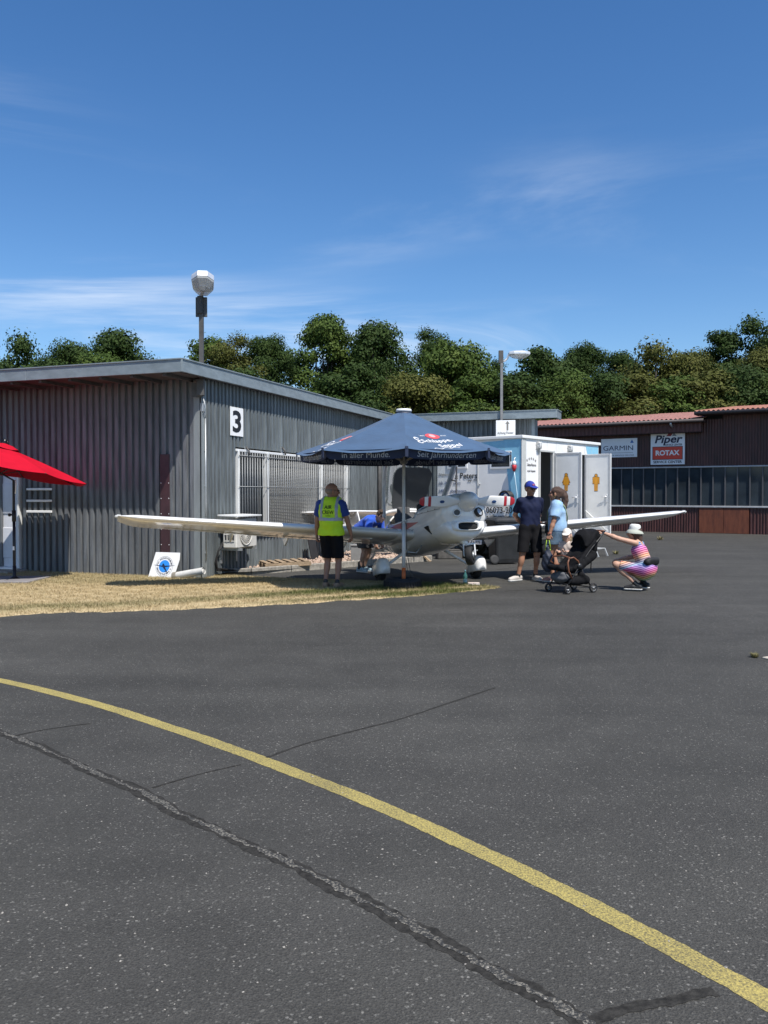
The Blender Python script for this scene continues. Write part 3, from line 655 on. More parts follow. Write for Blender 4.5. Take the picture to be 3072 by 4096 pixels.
zt_ = at(803, 1190, cpole.y).z
l1 = empty('street_lamp', (cpole.x, cpole.y, 3.45), 0, 'hexagonal street lamp on a square pole above the grey hangar corner', 'lamp')
mb = MB(); mb.tube([(0, 0, -.05), (0, 0, zt_-3.45+.02)], .038, n=4, sq=True); mb.build('pole', steel, l1)
mb = MB(); mb.box((-.02, .0, .1), (.14, .1, .3), bev=.006); mb.box((-.1, .03, .06), (.18, .03, .26)); mb.build('mount', steel, l1)
zp = at(803, 1228, cpole.y).z-3.45
mb = MB(); mb.box((0, .012, zp), (.21, .03, .36), bev=.005); mb.build('back_plate', steel, l1)
mb = MB(); mb.box((-.02, -.035, zp+.03), (.085, .07, .32), bev=.008); mb.build('fuse_box', M('fuse_box', (.06, .058, .056), .6), l1)
lamp_head(l1, Matrix.Translation((.02, .1, zt_-3.45+.12)) @ Matrix.Rotation(R(-80), 4, 'Z') @ Matrix.Rotation(R(-17), 4, 'Y') @ Matrix.Scale(1.25, 4))
mb = MB(); mb.tube([(0, 0, zt_-3.45-.1), (0, .05, zt_-3.45+.05), (0, .1, zt_-3.45+.12)], .03); mb.build('arm', steel, l1)
c2 = HM @ Vector((rx+.02, LS-.1, 0)); pz = at(2005, 1405, c2.y).z; c2.x = at(2006, 1600, c2.y).x
l2 = empty('street_lamp', (c2.x, c2.y, 3.3), 0, 'street lamp with curved arm on the rear end of the hangar roof', 'lamp')
mb = MB(); mb.tube([(0, 0, -.05), (0, 0, pz-3.3)], .035, n=4, sq=True); mb.build('pole', M('grey_pole', (.2, .2, .2), .5, .3, var=.15), l2)
mb = MB(); mb.box((-.02, 0, pz-3.3-.16), (.13, .08, .36), bev=.008); mb.build('fuse_box', steel, l2)
hz = at(2080, 1418, c2.y).z-3.3
mb = MB(); mb.tube([(.03, 0, hz-.2), (.1, 0, hz-.17), (.16, 0, hz-.11), (.19, 0, hz-.02), (.24, 0, hz+.02)], .03); mb.build('arm', chrome, l2)
lamp_head(l2, Matrix.Translation((.2, 0, hz)) @ Matrix.Diagonal((1.3, 1.1, .82, 1)))
# pilots' notice beside the rear end
pl, pr = at(1984, 1681, 24.0), at(2061, 1742, 24.0)
nt = empty('notice_board', (at(2022, 1800, 24.0).x, 24.0, 0), R(-14), 'white notice board with grey arrow and pilots warning behind the trailer', 'sign')
w_, z0_, z1_ = pr.x-pl.x, pr.z-.35, pl.z
mb = MB(); mb.box((0, 0, (z0_+z1_)/2), (w_, .03, z1_-z0_), bev=.005); mb.build('board', sign_w, nt)
for s in (-1, 1):
    mb = MB(); mb.tube([(s*w_*.42, .04, 0), (s*w_*.42, .04, z1_-.1)], .03); mb.build('post', lsteel, nt)
fmn = frame((0, -.0165, 0), (1, 0, 0), (0, 0, 1)); am = M('arrow_grey', (.2, .19, .17), .6)
zc = z1_-.16
mb = MB(); mb.prism([(.03, zc-.13), (.08, zc-.13), (.08, zc+.06), (.115, zc+.06), (.055, zc+.14), (-.005, zc+.06), (.03, zc+.06)], .002, mtx=fmn); mb.build('arrow', am, nt)
text('Achtung Piloten!', .1, fmn @ Matrix.Translation((.0, at(2022, 1732, 24.0).z, .0)), ink, nt, width=w_*.82)
# ------------------------------------------------------------------ toilet trailer
TC = G(2086, 2248); TC = Vector((at(2086, 2248, TC.y).x, TC.y, 0))
TR = R(50)   # long side runs away to the right: local +x along (cos50, sin50); end wall along +y
TL = 3.98; TWD = 2.45
trl = empty('toilet_trailer', TC, TR, 'white toilet trailer with blue bands, lettering and open doors', 'trailer')
TM = Matrix.Translation(TC) @ Matrix.Rotation(TR, 4, 'Z'); TI = TM.inverted(); T3 = TM.to_3x3()
TX, TY = T3 @ Vector((1, 0, 0)), T3 @ Vector((0, 1, 0))
def onlong(px, py): return TI @ hit(px, py, TC, TY)     # long side, y = 0
def onend(px, py): return TI @ hit(px, py, TC, TX)      # end wall, x = 0
ztop = onlong(2086, 1748).z; zbot = .5
tw_ = M('trailer_white', (.79, .785, .765), .4, var=.04, vscale=2); tblue = M('trailer_blue', (.24, .52, .69), .4, var=.05); tedge = M('trailer_edge', (.55, .55, .52), .45, .2, var=.06)
d0, d1 = onlong(2155, 1950).x, onlong(2208, 1950).x; dz = onlong(2155, 1806).z
def wallbox(name, x0, x1, y0, y1, z0, z1, mat=tw_):
    mb = MB(); mb.box(((x0+x1)/2, (y0+y1)/2, (z0+z1)/2), (x1-x0, y1-y0, z1-z0)); return mb.build(name, mat, trl)
wallbox('side_wall', 0, d0, 0, .05, zbot, ztop); wallbox('side_wall', d0, d1, 0, .05, dz, ztop)
e0 = onlong(2322, 1950).x
wallbox('side_wall', d1, e0, 0, .05, zbot, ztop); wallbox('side_wall', e0, e0+.68, 0, .05, dz, ztop); wallbox('side_wall', e0+.68, TL, 0, .05, zbot, ztop)
wallbox('end_wall', .003, .05, .052, TWD, zbot, ztop); wallbox('end_wall', TL-.05, TL-.003, .052, TWD, zbot, ztop); wallbox('rear_wall', .052, TL-.052, TWD-.05, TWD, zbot, ztop)
wallbox('floor', .05, TL-.05, .05, TWD-.05, zbot-.02, zbot+.05, steel); wallbox('partition', (d1+e0)/2, (d1+e0)/2+.04, .06, TWD-.06, zbot+.05, ztop, M('cabin_grey', (.3, .3, .29), .6))
wallbox('roof', -.03, TL+.03, -.03, TWD+.03, ztop, ztop+.05, M('roof_white', (.7, .7, .68), .5, var=.06))
mb = MB(); mb.box((TL/2, -.035, ztop+.012), (TL+.1, .02, .07), bev=.008); mb.build('roof_trim', M('trim_white', (.76, .76, .74), .4), trl)
mb = MB(); mb.box((-.035, TWD/2, ztop+.012), (.02, TWD+.1, .07), bev=.008); mb.build('roof_trim', MATS['trim_white'], trl)
mb = MB(); mb.box((-.004, -.004, (zbot+ztop)/2), (.035, .035, ztop-zbot-.02), bev=.01); mb.box((.1, -.004, (zbot+ztop)/2), (.16, .012, ztop-zbot-.03)); mb.build('corner_post', tedge, trl)
# blue bands
FE = frame((0, 0, 0), (0, -1, 0), (0, 0, 1))      # end wall seen from outside: x -> -y (to the corner)
bcx = -onend(2030, 1900).y
mb = MB(); mb.prism([(bcx, zbot+.01), (-.02, zbot+.01), (-.02, ztop-.04), (bcx-.12, ztop-.04), (bcx-.02, ztop-.7), (bcx+.08, zbot+.9)], .003, mtx=FE); mb.build('blue_band', tblue, trl)
mb = MB(); mb.prism([(-1.5, ztop-.26), (bcx-.1, ztop-.3), (bcx-.1, ztop-.06), (-1.5, ztop-.1)], .003, mtx=FE); mb.build('blue_band', tblue, trl)
FL = frame((0, 0, 0), (1, 0, 0), (0, 0, 1))
mb = MB(); mb.prism([(TL-.55, ztop-.5), (TL-.02, ztop-.62), (TL-.02, ztop-.06), (TL-.75, ztop-.08)], .003, mtx=FL); mb.build('blue_band', tblue, trl)
for x in (d1-.25, d1+.2, e0+.2, TL-.4):
    mb = MB(); mb.box((x, -.002, (dz+ztop)/2), (.006, .006, ztop-dz-.06)); mb.build('panel_joint', tedge, trl)
# windows in the end wall
for (p0, p1, q0, q1) in ((1961, 2047, 1806, 1874), (1790, 1870, 1806, 1874)):
    a, b = onend(p0, q0), onend(p1, q1); xa, xb, za, zb_ = -a.y, -b.y, b.z, a.z
    wn = MB(); wn.box(((xa+xb)/2, (za+zb_)/2, .01), (xb-xa, zb_-za, .02), mtx=FE, bev=.006); w1_ = wn.build('window', sign_w, trl)
    wn = MB(); wn.box(((xa+xb)/2, (za+zb_)/2, .018), (xb-xa-.1, zb_-za-.1, .01), mtx=FE); wn.build('pane', glassdk, w1_)
# lettering on the end wall
def endtext(s, pxa, pxb, py, size, mat=ink, bold=.0, **kw):
    a, b = onend(pxa, py), onend(pxb, py); m = FE @ Matrix.Translation((-(a.y+b.y)/2, (a.z+b.z)/2, .0045)); text(s, size, m, mat, trl, width=abs(a.y-b.y), bold=bold, **kw)
lg = M('letter_grey', (.12, .12, .12), .5); lb = M('letter_blue', (.02, .06, .16), .5)
endtext('Scheuermann', 1756, 1806, 1898, .1, lg); endtext('& Peters', 1816, 1909, 1904, .2, ink, .012); endtext('gegr. 1932', 1872, 1911, 1921, .07, ink)
endtext('Inh. Paul Peters', 1756, 1842, 1933, .11, lb, .006); endtext('64832 Babenhausen', 1756, 1866, 1964, .11, lb, .006)
endtext('06073-2040', 1945, 2078, 2042, .21, ink, .008); endtext('www.stilles-oertchen.com', 1926, 2070, 2066, .12, ink, .006)
dj = -onend(1911, 2000).y; mb = MB(); mb.box((dj, (zbot+ztop)/2-.1, .006), (.02, 1.5, .012), mtx=FE); mb.build('door_seam', tedge, trl)
mb = MB(); mb.lathe([(.022, .0), (.022, .02), (.01, .03)], 12, mtx=FE @ Matrix.Translation((dj+.06, onend(1920, 1936).z, .004))); mb.build('lock', lsteel, trl)
# long side: stars and lettering
lc = (onlong(2099, 1900).x+onlong(2150, 1900).x)/2
def star(cx, cz, r):
    return [(cx+(r if k % 2 == 0 else r*.42)*math.sin(k*math.pi/5), cz+(r if k % 2 == 0 else r*.42)*math.cos(k*math.pi/5)) for k in range(10)]
for i in range(5):
    mb = MB(); mb.prism(star(lc+(i-2)*.098, onlong(2124, 1834).z-.012*(i-2)**2, .042), .002, mtx=FL @ Matrix.Translation((0, 0, .003))); mb.build('star', am, trl)
text('Toiletten-Mietservice', .1, FL @ Matrix.Translation((lc+.01, onlong(2124, 1860).z, .003)), lg, trl, width=.43)
text('zu jeder Gelegenheit', .08, FL @ Matrix.Translation((lc, onlong(2124, 1884).z, .003)), lg, trl, width=.38)
# door frames, doors, steps, lamps
for x in (d0, d1):
    mb = MB(); mb.box((x, -.015, (zbot+dz)/2), (.05, .05, dz-zbot), bev=.005); mb.build('door_jamb', tedge, trl)
mb = MB(); mb.box(((d0+d1)/2, -.02, dz+.02), (d1-d0+.12, .06, .05), bev=.005); mb.build('door_head', tedge, trl)
dl = M('door_leaf', (.74, .74, .72), .5, var=.05, vscale=3); orange = M('icon_orange', (.72, .31, .015), .5)
def icon(parent, cx, cz, woman, mtx):
    def cap(pts, grow, z, mat, nm):
        mb = MB()
        mb.lathe([(.001, 0), (.034+grow, .0)], 16, mtx=mtx @ Matrix.Translation((cx, cz+.19, z)), cap=False)
        for poly in pts:
            c = (sum(p[0] for p in poly)/len(poly), sum(p[1] for p in poly)/len(poly))
            q = []
            for x, y_ in poly: 
                d = Vector((x-c[0], y_-c[1])); d = d*(1+grow/max(d.length, .01)*1.1); q.append((cx+c[0]+d.x, cz+c[1]+d.y))
            mb.add([(x, y_, z) for x, y_ in q], [tuple(range(len(q)))], mtx=mtx)
        mb.build(nm, mat, parent)
    if woman: P_ = [[(-.045, .15), (.045, .15), (.085, -.05), (-.085, -.05)], [(-.05, .15), (-.04, .12), (-.085, 0), (-.105, .01)], [(.05, .15), (.105, .01), (.085, 0), (.04, .12)], [(-.045, -.05), (-.006, -.05), (-.006, -.2), (-.04, -.2)], [(.006, -.05), (.045, -.05), (.04, -.2), (.006, -.2)]]
    else: P_ = [[(-.06, .15), (.06, .15), (.05, -.03), (-.05, -.03)], [(-.095, .13), (-.06, .15), (-.062, -.02), (-.095, -.02)], [(.095, .13), (.095, -.02), (.062, -.02), (.06, .15)], [(-.05, -.03), (-.005, -.03), (-.005, -.21), (-.045, -.21)], [(.005, -.03), (.05, -.03), (.045, -.21), (.005, -.21)]]
    cap(P_, .012, .0012, ink, 'icon_outline'); cap(P_, 0, .002, orange, 'icon')
def tdoor(hx, ang, px_, woman, zt_d):
    """hinged leaf: an empty at the hinge would add a level, so geometry is built in trailer space"""
    Dm = Matrix.Translation((hx, -.03, 0)) @ Matrix.Rotation(ang, 4, 'Z'); w = .74; z0, z1 = zbot+.04, zt_d
    mb = MB(); mb.box((w/2, 0, (z0+z1)/2), (w, .035, z1-z0), mtx=Dm, bev=.004); lf = mb.build('door', dl, trl)
    for (x, z, sx_, sz_) in ((.035, (z0+z1)/2, .055, z1-z0), (w-.035, (z0+z1)/2, .055, z1-z0), (w/2, z1-.03, w-.13, .05), (w/2, z0+.03, w-.13, .05)):
        mb = MB(); mb.box((x, 0, z), (sx_, .052, sz_), mtx=Dm, bev=.005); mb.build('door_frame', lsteel if False else M('alu_frame', (.5, .51, .52), .4, .4, var=.05), lf)
    f_ = Dm @ frame((0, -.019, 0), (1, 0, 0), (0, 0, 1)); icon(lf, w*.45, (z0+z1)/2+.3, woman, f_)
    mb = MB(); mb.box((w-.1, -.03, (z0+z1)/2-.1), (.035, .02, .2), mtx=Dm, bev=.004); mb.tube([(w-.1, -.05, (z0+z1)/2-.06), (w-.22, -.06, (z0+z1)/2-.06)], .011, n=8, mtx=Dm); mb.build('handle', chrome, lf)
    mb = MB(); mb.tube([(.06 if not woman else .1, -.05, z0+.62), (w-.1, -.04, z0+.12)], .013, n=6, mtx=Dm); mb.box((w-.1, -.03, z0+.1), (.08, .03, .05), mtx=Dm); mb.build('door_stay', sign_w, lf)
hx1, hx2 = onlong(2213, 1950).x, onlong(2334, 1950).x
tdoor(hx1, R(-90), 0, True, onlong(2213, 1812).z); tdoor(hx2, R(-90), 0, False, onlong(2334, 1818).z)
for px, py in ((2148, 1782), (2273, 1795)):
    c = onlong(px, py); Lm = FL @ Matrix.Translation((c.x, c.z, 0))
    mb = MB(); mb.lathe([(.055, 0), (.055, .03), (.05, .09), (.03, .11)], 14, mtx=Lm @ Matrix.Rotation(0, 4, 'X') @ Matrix.Diagonal((1, 1.7, 1, 1))); bl_ = mb.build('wall_lamp', M('lamp_glass', (.55, .55, .53), .2), trl)
    mb = MB()
    for x in (-.045, 0, .045): mb.tube([(x, -.1, .02), (x, -.085, .1), (x, .085, .1), (x, .1, .02)], .006, n=5, mtx=Lm)
    for y_ in (-.05, .05): mb.tube([(-.065, y_, .02), (-.05, y_, .1), (.05, y_, .1), (.065, y_, .02)], .006, n=5, mtx=Lm)
    mb.build('cage', lsteel, bl_)
mb = MB(); mb.box((1.0, .15, zbot-.08), (2.2, .06, .1)); mb.box((TL/2, .6, zbot-.07), (TL, .08, .12)); mb.box((TL/2, TWD-.6, zbot-.07), (TL, .08, .12)); mb.box((.03, TWD/2, zbot-.06), (.05, TWD, .1)); mb.build('chassis', steel, trl)
mb = MB(); v = frame((0, 0, 0), (0, -1, 0), (0, 0, 1)); mb.box((-1.35, .42, .0), (.5, .11, .012), mtx=Matrix.Translation((-.012, 0, 0)) @ v, bev=.003); mb.build('number_plate', sign_w, trl)
text('OF-PA 976', .085, Matrix.Translation((-.02, 0, 0)) @ v @ Matrix.Translation((-1.35, .42, .0)), ink, trl, width=.42)
for (x, y_) in ((.12, .12), (.15, TWD-.4), (TL-.3, .2)):
    mb = MB(); mb.tube([(x, y_, .2), (x, y_, zbot)], .022, n=10); mb.tube([(x, y_, .02), (x, y_, .2)], .012, n=8); mb.lathe([(.08, .0), (.08, .012), (.03, .03)], 14, mtx=Matrix.Translation((x, y_, 0))); mb.build('support_jack', M('jack_white', (.5, .5, .47), .5, var=.2), trl)
for x in (1.55, 2.25):
    for y_ in (.22, TWD-.22):
        Wm = Matrix.Translation((x, y_, .29)) @ Matrix.Rotation(R(90), 4, 'X')
        mb = MB(); mb.lathe([(.17, -.09), (.26, -.09), (.29, -.06), (.29, .06), (.26, .09), (.17, .09)], 24, mtx=Wm, cap=False); wl = mb.build('wheel', rubber, trl); mb = MB(); mb.lathe([(.17, -.07), (.1, -.03), (.1, .03), (.17, .07)], 20, mtx=Wm); mb.build('rim', lsteel, wl)
# folding steps below the second door
sp_ = G(2375, 2226); st = empty('folding_steps', (sp_.x, sp_.y+.1, 0), TR, 'small aluminium folding steps below the trailer door', 'steps')
alu = M('step_alu', (.5, .5, .48), .45, .4, var=.1)
for i, (y_, z) in enumerate(((-.1, .2), (.12, .4))):
    mb = MB(); mb.box((0, y_, z), (.55, .22, .025), bev=.004); mb.build('tread', alu, st)
for s in (-1, 1):
    mb = MB(); mb.tube([(s*.26, -.28, .0), (s*.26, -.2, .19), (s*.26, .05, .2)], .02, n=4, sq=True); mb.tube([(s*.26, .02, .2), (s*.26, .22, .5)], .018, n=4, sq=True); mb.tube([(s*.26, .1, .38), (s*.26, .12, .0)], .018, n=4, sq=True); mb.build('leg', alu, st)
# cable plug hanging on the trailer, hose reel, wheelie bin
pg = TM @ Vector((-.06, onend(2062, 1868).y, onend(2062, 1868).z))
pl_ = empty('power_plug', pg, TR, 'red and white power plug with cable hanging on the blue trailer band', 'plug')
mb = MB(); mb.lathe([(.03, -.1), (.055, -.02), (.055, .04), (.03, .06)], 12); mb.build('plug_body', M('plug_red', (.5, .03, .04), .4), pl_)
mb = MB(); mb.lathe([(.045, .04), (.05, .1), (.03, .14)], 12); mb.tube([(0, 0, .13), (.01, 0, .2), (.05, 0, .22)], .012, n=6); mb.build('plug_cap', sign_w, pl_)
mb = MB(); mb.tube([(0, 0, -.09), (0, -.03, -.3), (0, -.08, -.62), (-.02, -.1, -.9)], .012, n=6); mb.build('cable', M('cable_blue', (.45, .6, .68), .5), pl_)
hr = TM @ Vector((-.2, onend(2036, 1970).y, onend(2036, 1970).z))
h_ = empty('hose_reel', hr, TR, 'black coiled hose with blue inner coil hung on the trailer end', 'hose')
FH = frame((0, 0, -.12), (0, -1, 0), (0, 0, 1))
mb = MB()
for k in range(4): mb.tube([(.15*math.cos(t)+.012*k, .15*math.sin(t), -.03*k) for t in np.linspace(0, 6.283, 29)], .02, n=6, cap=False, mtx=FH)
mb.tube([(-.15, 0, 0), (-.22, .02, 0), (-.3, -.05, 0)], .03, n=6, mtx=FH); mb.build('coil', black, h_)
mb = MB()
for k in range(3): mb.tube([(.11*math.cos(t)+.01*k, .11*math.sin(t), -.03*k) for t in np.linspace(0, 6.283, 29)], .012, n=6, cap=False, mtx=FH)
mb.build('inner_coil', M('hose_blue', (.03, .12, .3), .4), h_)
mb = MB(); mb.tube([(0, .12, -.13), (0, .12, .02)], .016, n=6, mtx=FH); mb.build('hook', steel, h_)
bp_ = G(2020, 2258); bn = empty('wheelie_bin', (bp_.x+.02, bp_.y+.3, 0), R(14), 'black plastic wheelie bin standing behind the right wing', 'bin')
def rr(w, d, z, r=.06): 
    o = []
    for sx_, sy_, a0 in ((1, 1, 0), (-1, 1, 90), (-1, -1, 180), (1, -1, 270)):
        for a in (0, 45, 90): o.append((sx_*(w/2-r)+r*math.cos(R(a0+a)), sy_*(d/2-r)+r*math.sin(R(a0+a)), z))
    return o
bm_ = M('bin_black', (.02, .021, .022), .5, var=.25)
mb = MB(); mb.loft([rr(.54, .46, .03), rr(.58, .5, .12), rr(.66, .62, .9), rr(.7, .66, .92), rr(.7, .66, .96)], smooth=False); mb.build('body', bm_, bn)
mb = MB(); mb.loft([rr(.74, .7, .965), rr(.74, .7, 1.0), rr(.62, .58, 1.05), rr(.5, .4, 1.06)], smooth=False); ld = mb.build('lid', bm_, bn)
mb = MB(); mb.tube([(-.3, .4, .98), (.3, .4, .98)], .02, n=8); mb.build('handle', bm_, ld)
for s in (-1, 1):
    mb = MB(); mb.lathe([(.06, -.03), (.1, -.03), (.11, -.015), (.11, .015), (.1, .03), (.06, .03)], 20, mtx=Matrix.Translation((s*.33, -.22 if s < 0 else .25, .11)) @ Matrix.Rotation(R(90), 4, 'Y') if s > 0 else Matrix.Translation((-.34, -.26, .11)) @ Matrix.Rotation(R(75), 4, 'X')); mb.build('wheel', M('bin_wheel', (.02, .02, .02), .7), bn)
# ------------------------------------------------------------------ maroon hangar
RB = G(2760, 2131); RA = R(-32)
red = empty('maroon_hangar', (RB.x, RB.y, 0), RA, 'long dark maroon corrugated hangar with window band and red roof', 'hangar')
RM = Matrix.Translation((RB.x, RB.y, 0)) @ Matrix.Rotation(RA, 4, 'Z'); RI = RM.inverted(); RN = RM.to_3x3() @ Vector((0, 1, 0))
def onred(px, py): return RI @ hit(px, py, RM.translation, RN)
xl, xr = onred(2040, 2000).x-2.0, 9.0
zs, zw = onred(2760, 2026).z, onred(2760, 1868).z; ze = onred(2500, 1692).z
xs_ = onred(2812, 1660).x     # where the higher roof begins
def csheet(parent, x, w, z0, z1, mat, pitch=.11, dep=.03, y=0, name='wall_sheet'):
    n = max(2, int(round(w/pitch))); v = []; 
    for i in range(n*4+1):
        t = i/4; v += [(t*w/n, y-dep*.5*(1-math.cos(t*2*math.pi)), z0), (t*w/n, y-dep*.5*(1-math.cos(t*2*math.pi)), z1)]
    mb = MB(); mb.add(v, [(2*i, 2*i+2, 2*i+3, 2*i+1) for i in range(n*4)], smooth=True); o = mb.build(name, mat, parent); o.location.x = x; return o
dxa, dxb = onred(2796, 2100).x, onred(2996, 2100).x
x = xl; step = 1.4
while x < xr:
    w = min(step, xr-x)
    csheet(red, x, w, zw+.03, (ze if x < xs_ else ze+.3), maroon)
    if x+w < dxa or x > dxb: csheet(red, x, w, 0, zs-.03, maroon)
    elif x < dxa: csheet(red, x, dxa-x, 0, zs-.03, maroon)
    elif x+w > dxb: csheet(red, dxb, x+w-dxb, 0, zs-.03, maroon)
    x += w
mb = MB(); mb.box(((xl+xs_)/2, 5.1, ze/2), (xs_-xl, 9.9, ze-.1)); mb.box(((xs_+xr)/2, 5.1, ze/2+.1), (xr-xs_, 9.9, ze+.15)); mb.build('inner_core', dark_hole, red)
n = 2; dwid = (dxb-dxa)/n
for i in range(n):
    mb = MB(); mb.box((dxa+dwid*(i+.5), -.03, zs/2-.02), (dwid-.012, .04, zs-.06), bev=.004); mb.build('rust_door', rust, red)
# window band
frm = M('band_frame', (.1, .1, .105), .5, .3, var=.1); gl2 = M('band_glass', (.032, .042, .05), .12, var=.35, vscale=.7)
mb = MB(); mb.box(((xl+xr)/2, -.03, zs), (xr-xl, .1, .07), bev=.01); mb.build('sill', M('band_sill', (.4, .41, .42), .5, .2, var=.1), red)
mb = MB(); mb.box(((xl+xr)/2, -.02, zw), (xr-xl, .09, .06), bev=.01); mb.build('head_rail', M('band_sill', ()) if False else MATS['band_sill'], red)
pw = (onred(2950, 1950).x-onred(2530, 1950).x)/9; x = onred(2530, 1950).x-pw*12; i = 0
while x < xr-pw:
    if x > xl:
        mb = MB(); mb.box((x, -.01, (zs+zw)/2), (.045, .05, zw-zs-.06)); mb.build('mullion', frm, red)
        mb = MB(); mb.box((x+pw/2, .03+random.uniform(-.008, .008), (zs+zw)/2), (pw-.045, .012, zw-zs-.06), rot=Euler((random.uniform(-.006, .006), 0, random.uniform(-.012, .012)))); mb.build('pane', gl2, red)
    x += pw
# roof and eaves
rr_ = .62; dr_ = 1.1   # overhang and depth
def roof(xa, xb, z, rise, mat):
    n = int((xb-xa)/.18); v = []
    for i in range(n*4+1):
        t = i/4; zz_ = .028*math.cos(t*2*math.pi); xx = xa+(xb-xa)*t/n; v += [(xx, -rr_, z+zz_), (xx, 9.0, z+rise+zz_)]
    mb = MB(); mb.add(v, [(2*i, 2*i+2, 2*i+3, 2*i+1) for i in range(n*4)], smooth=True); mb.build('roof_sheet', mat, red)
    mb = MB(); mb.tube([(xa, -rr_-.05, z-.09), (xb, -rr_-.05, z-.09)], .065, n=8); mb.build('gutter', M('gutter_dark', (.06, .05, .05), .6), red)
    mb = MB(); mb.box(((xa+xb)/2, -rr_+.3, z-.14), (xb-xa, .62, .03)); mb.build('soffit', M('red_soffit', (.03, .015, .014), .8), red)
roof(xl-.3, xs_+.15, ze+.02, 1.12, rooftile); roof(xs_-.2, xr+.5, ze+.3, 1.02, M('roof_orange', (.33, .14, .09), .75, var=.2, vscale=3))
x = xl
while x < xs_: 
    w = min(1.4, xs_-x); csheet(red, x, w, ze-.5, ze-.12, maroon2, .17, .04, -.36, 'eave_sheet'); x += w
mb = MB(); mb.box(((xl+xs_)/2, -.2, ze-.51), (xs_-xl, .34, .03)); mb.build('eave_board', MATS['red_soffit'], red)
c = onred(2698, 1685); mb = MB(); mb.tube([(c.x, -rr_-.03, ze-.1), (c.x, -rr_-.02, ze-.2), (c.x+.03, -rr_+.1, ze-.27)], .05, n=8); mb.build('gutter_outlet', lsteel, red)
# signs on the maroon hangar
def redsign(p0, p1, q0, q1, label):
    a, b = onred(p0, q0), onred(p1, q1); w, h = b.x-a.x, a.z-b.z
    e = empty('company_sign', RM @ Vector(((a.x+b.x)/2, -.06, (a.z+b.z)/2)), RA, label, 'sign'); mb = MB(); mb.box((0, 0, 0), (w, .03, h), bev=.004); mb.build('board', M('banner_white', (.76, .77, .79), .4, var=.05, vscale=2), e)
    return e, w, h, frame((0, -.0165, 0), (1, 0, 0), (0, 0, 1))
e, w, h, fr = redsign(2407, 2550, 1757, 1828, 'white GARMIN sign with blue triangle on the maroon hangar')
text('GARMIN', h*.36, fr @ Matrix.Translation((-.02*w, -.02*h, 0)), navyink, e, width=w*.83)
mb = MB(); mb.prism([(w*.31, h*.25), (w*.41, h*.25), (w*.36, h*.43)], .003, mtx=fr); mb.build('triangle', M('tri_blue', (.03, .14, .4), .4), e)
mb = MB(); mb.box((.0, -h*.26, .001), (w*.78, .012, .002), mtx=fr); mb.build('rule_line', lg, e)
text('SALES & SERVICE CENTER', h*.1, fr @ Matrix.Translation((.02*w, -h*.4, 0)), lg, e, width=w*.8)
e, w, h, fr = redsign(2605, 2740, 1718, 1857, 'tall white sign reading Piper and ROTAX service center')
text('Piper', h*.3, fr @ Matrix.Translation((-.0*w, h*.2, 0)), navyink, e, width=w*.82, bold=.028, shear=.22)
mb = MB(); mb.prism([(-w*.04, h*.29), (w*.1, h*.29), (w*.16, h*.38), (w*.11, h*.46)], .003, mtx=fr); mb.build('triangle', M('tri_red', (.25, .02, .03), .4), e)
mb = MB(); mb.prism([(w*.13, h*.29), (w*.27, h*.29), (w*.18, h*.39)], .003, mtx=fr); mb.build('triangle', M('tri_grey', (.2, .23, .27), .4), e)
text('SERVICE CENTER', h*.075, fr @ Matrix.Translation((.17*w, h*.045, 0)), ink, e, width=w*.5, bold=.02, shear=.2)
mb = MB(); mb.box((0, -h*.18, .001), (w*.89, h*.37, .002), mtx=fr); mb.build('border', ink, e)
mb = MB(); mb.box((0, -h*.18, .003), (w*.86, h*.34, .002), mtx=fr); mb.build('red_field', M('rotax_red', (.6, .055, .03), .4), e)
text('ROTAX', h*.19, fr @ Matrix.Translation((-.01*w, -h*.18, .0045)), sign_w, e, width=w*.7, bold=.035)
text('SERVICE CENTER', h*.1, fr @ Matrix.Translation((0, -h*.43, 0)), ink, e, width=w*.84, bold=.025)
# ================================================================== TREES
def leaf_mat(name, c0, c1, c2):
    m = bpy.data.materials.new(name); m.use_nodes = True; n, l = m.node_tree.nodes, m.node_tree.links; b = n['Principled BSDF']
    tc = n.new('ShaderNodeTexCoord'); t = n.new('ShaderNodeTexNoise'); t.inputs['Scale'].default_value = .9; t.inputs['Detail'].default_value = 7; t.inputs['Roughness'].default_value = .75; l.new(tc.outputs['Object'], t.inputs[0])
    cr = n.new('ShaderNodeValToRGB'); l.new(t.outputs[0], cr.inputs[0]); cr.color_ramp.elements[0].position = .34; cr.color_ramp.elements[0].color = (*c0, 1)
    cr.color_ramp.elements[1].position = .68; cr.color_ramp.elements[1].color = (*c2, 1); e = cr.color_ramp.elements.new(.52); e.color = (*c1, 1)
    l.new(cr.outputs[0], b.inputs['Base Color']); b.inputs['Roughness'].default_value = .6; b.inputs['Specular IOR Level'].default_value = .12
    tr_ = n.new('ShaderNodeBsdfTranslucent'); l.new(cr.outputs[0], tr_.inputs[0]); mx = n.new('ShaderNodeMixShader'); mx.inputs[0].default_value = .12
    l.new(b.outputs[0], mx.inputs[1]); l.new(tr_.outputs[0], mx.inputs[2]); l.new(mx.outputs[0], n['Material Output'].inputs[0]); return m
LM = [leaf_mat('leaf_dark', (.019, .036, .009), (.036, .063, .015), (.074, .107, .026)), leaf_mat('leaf_green', (.032, .058, .011), (.061, .097, .02), (.115, .15, .034)),
      leaf_mat('leaf_olive', (.048, .058, .013), (.088, .096, .023), (.148, .142, .04))]
bark = M('bark', (.09, .075, .058), .9, var=.35, vscale=5, bump=.6, bscale=14)
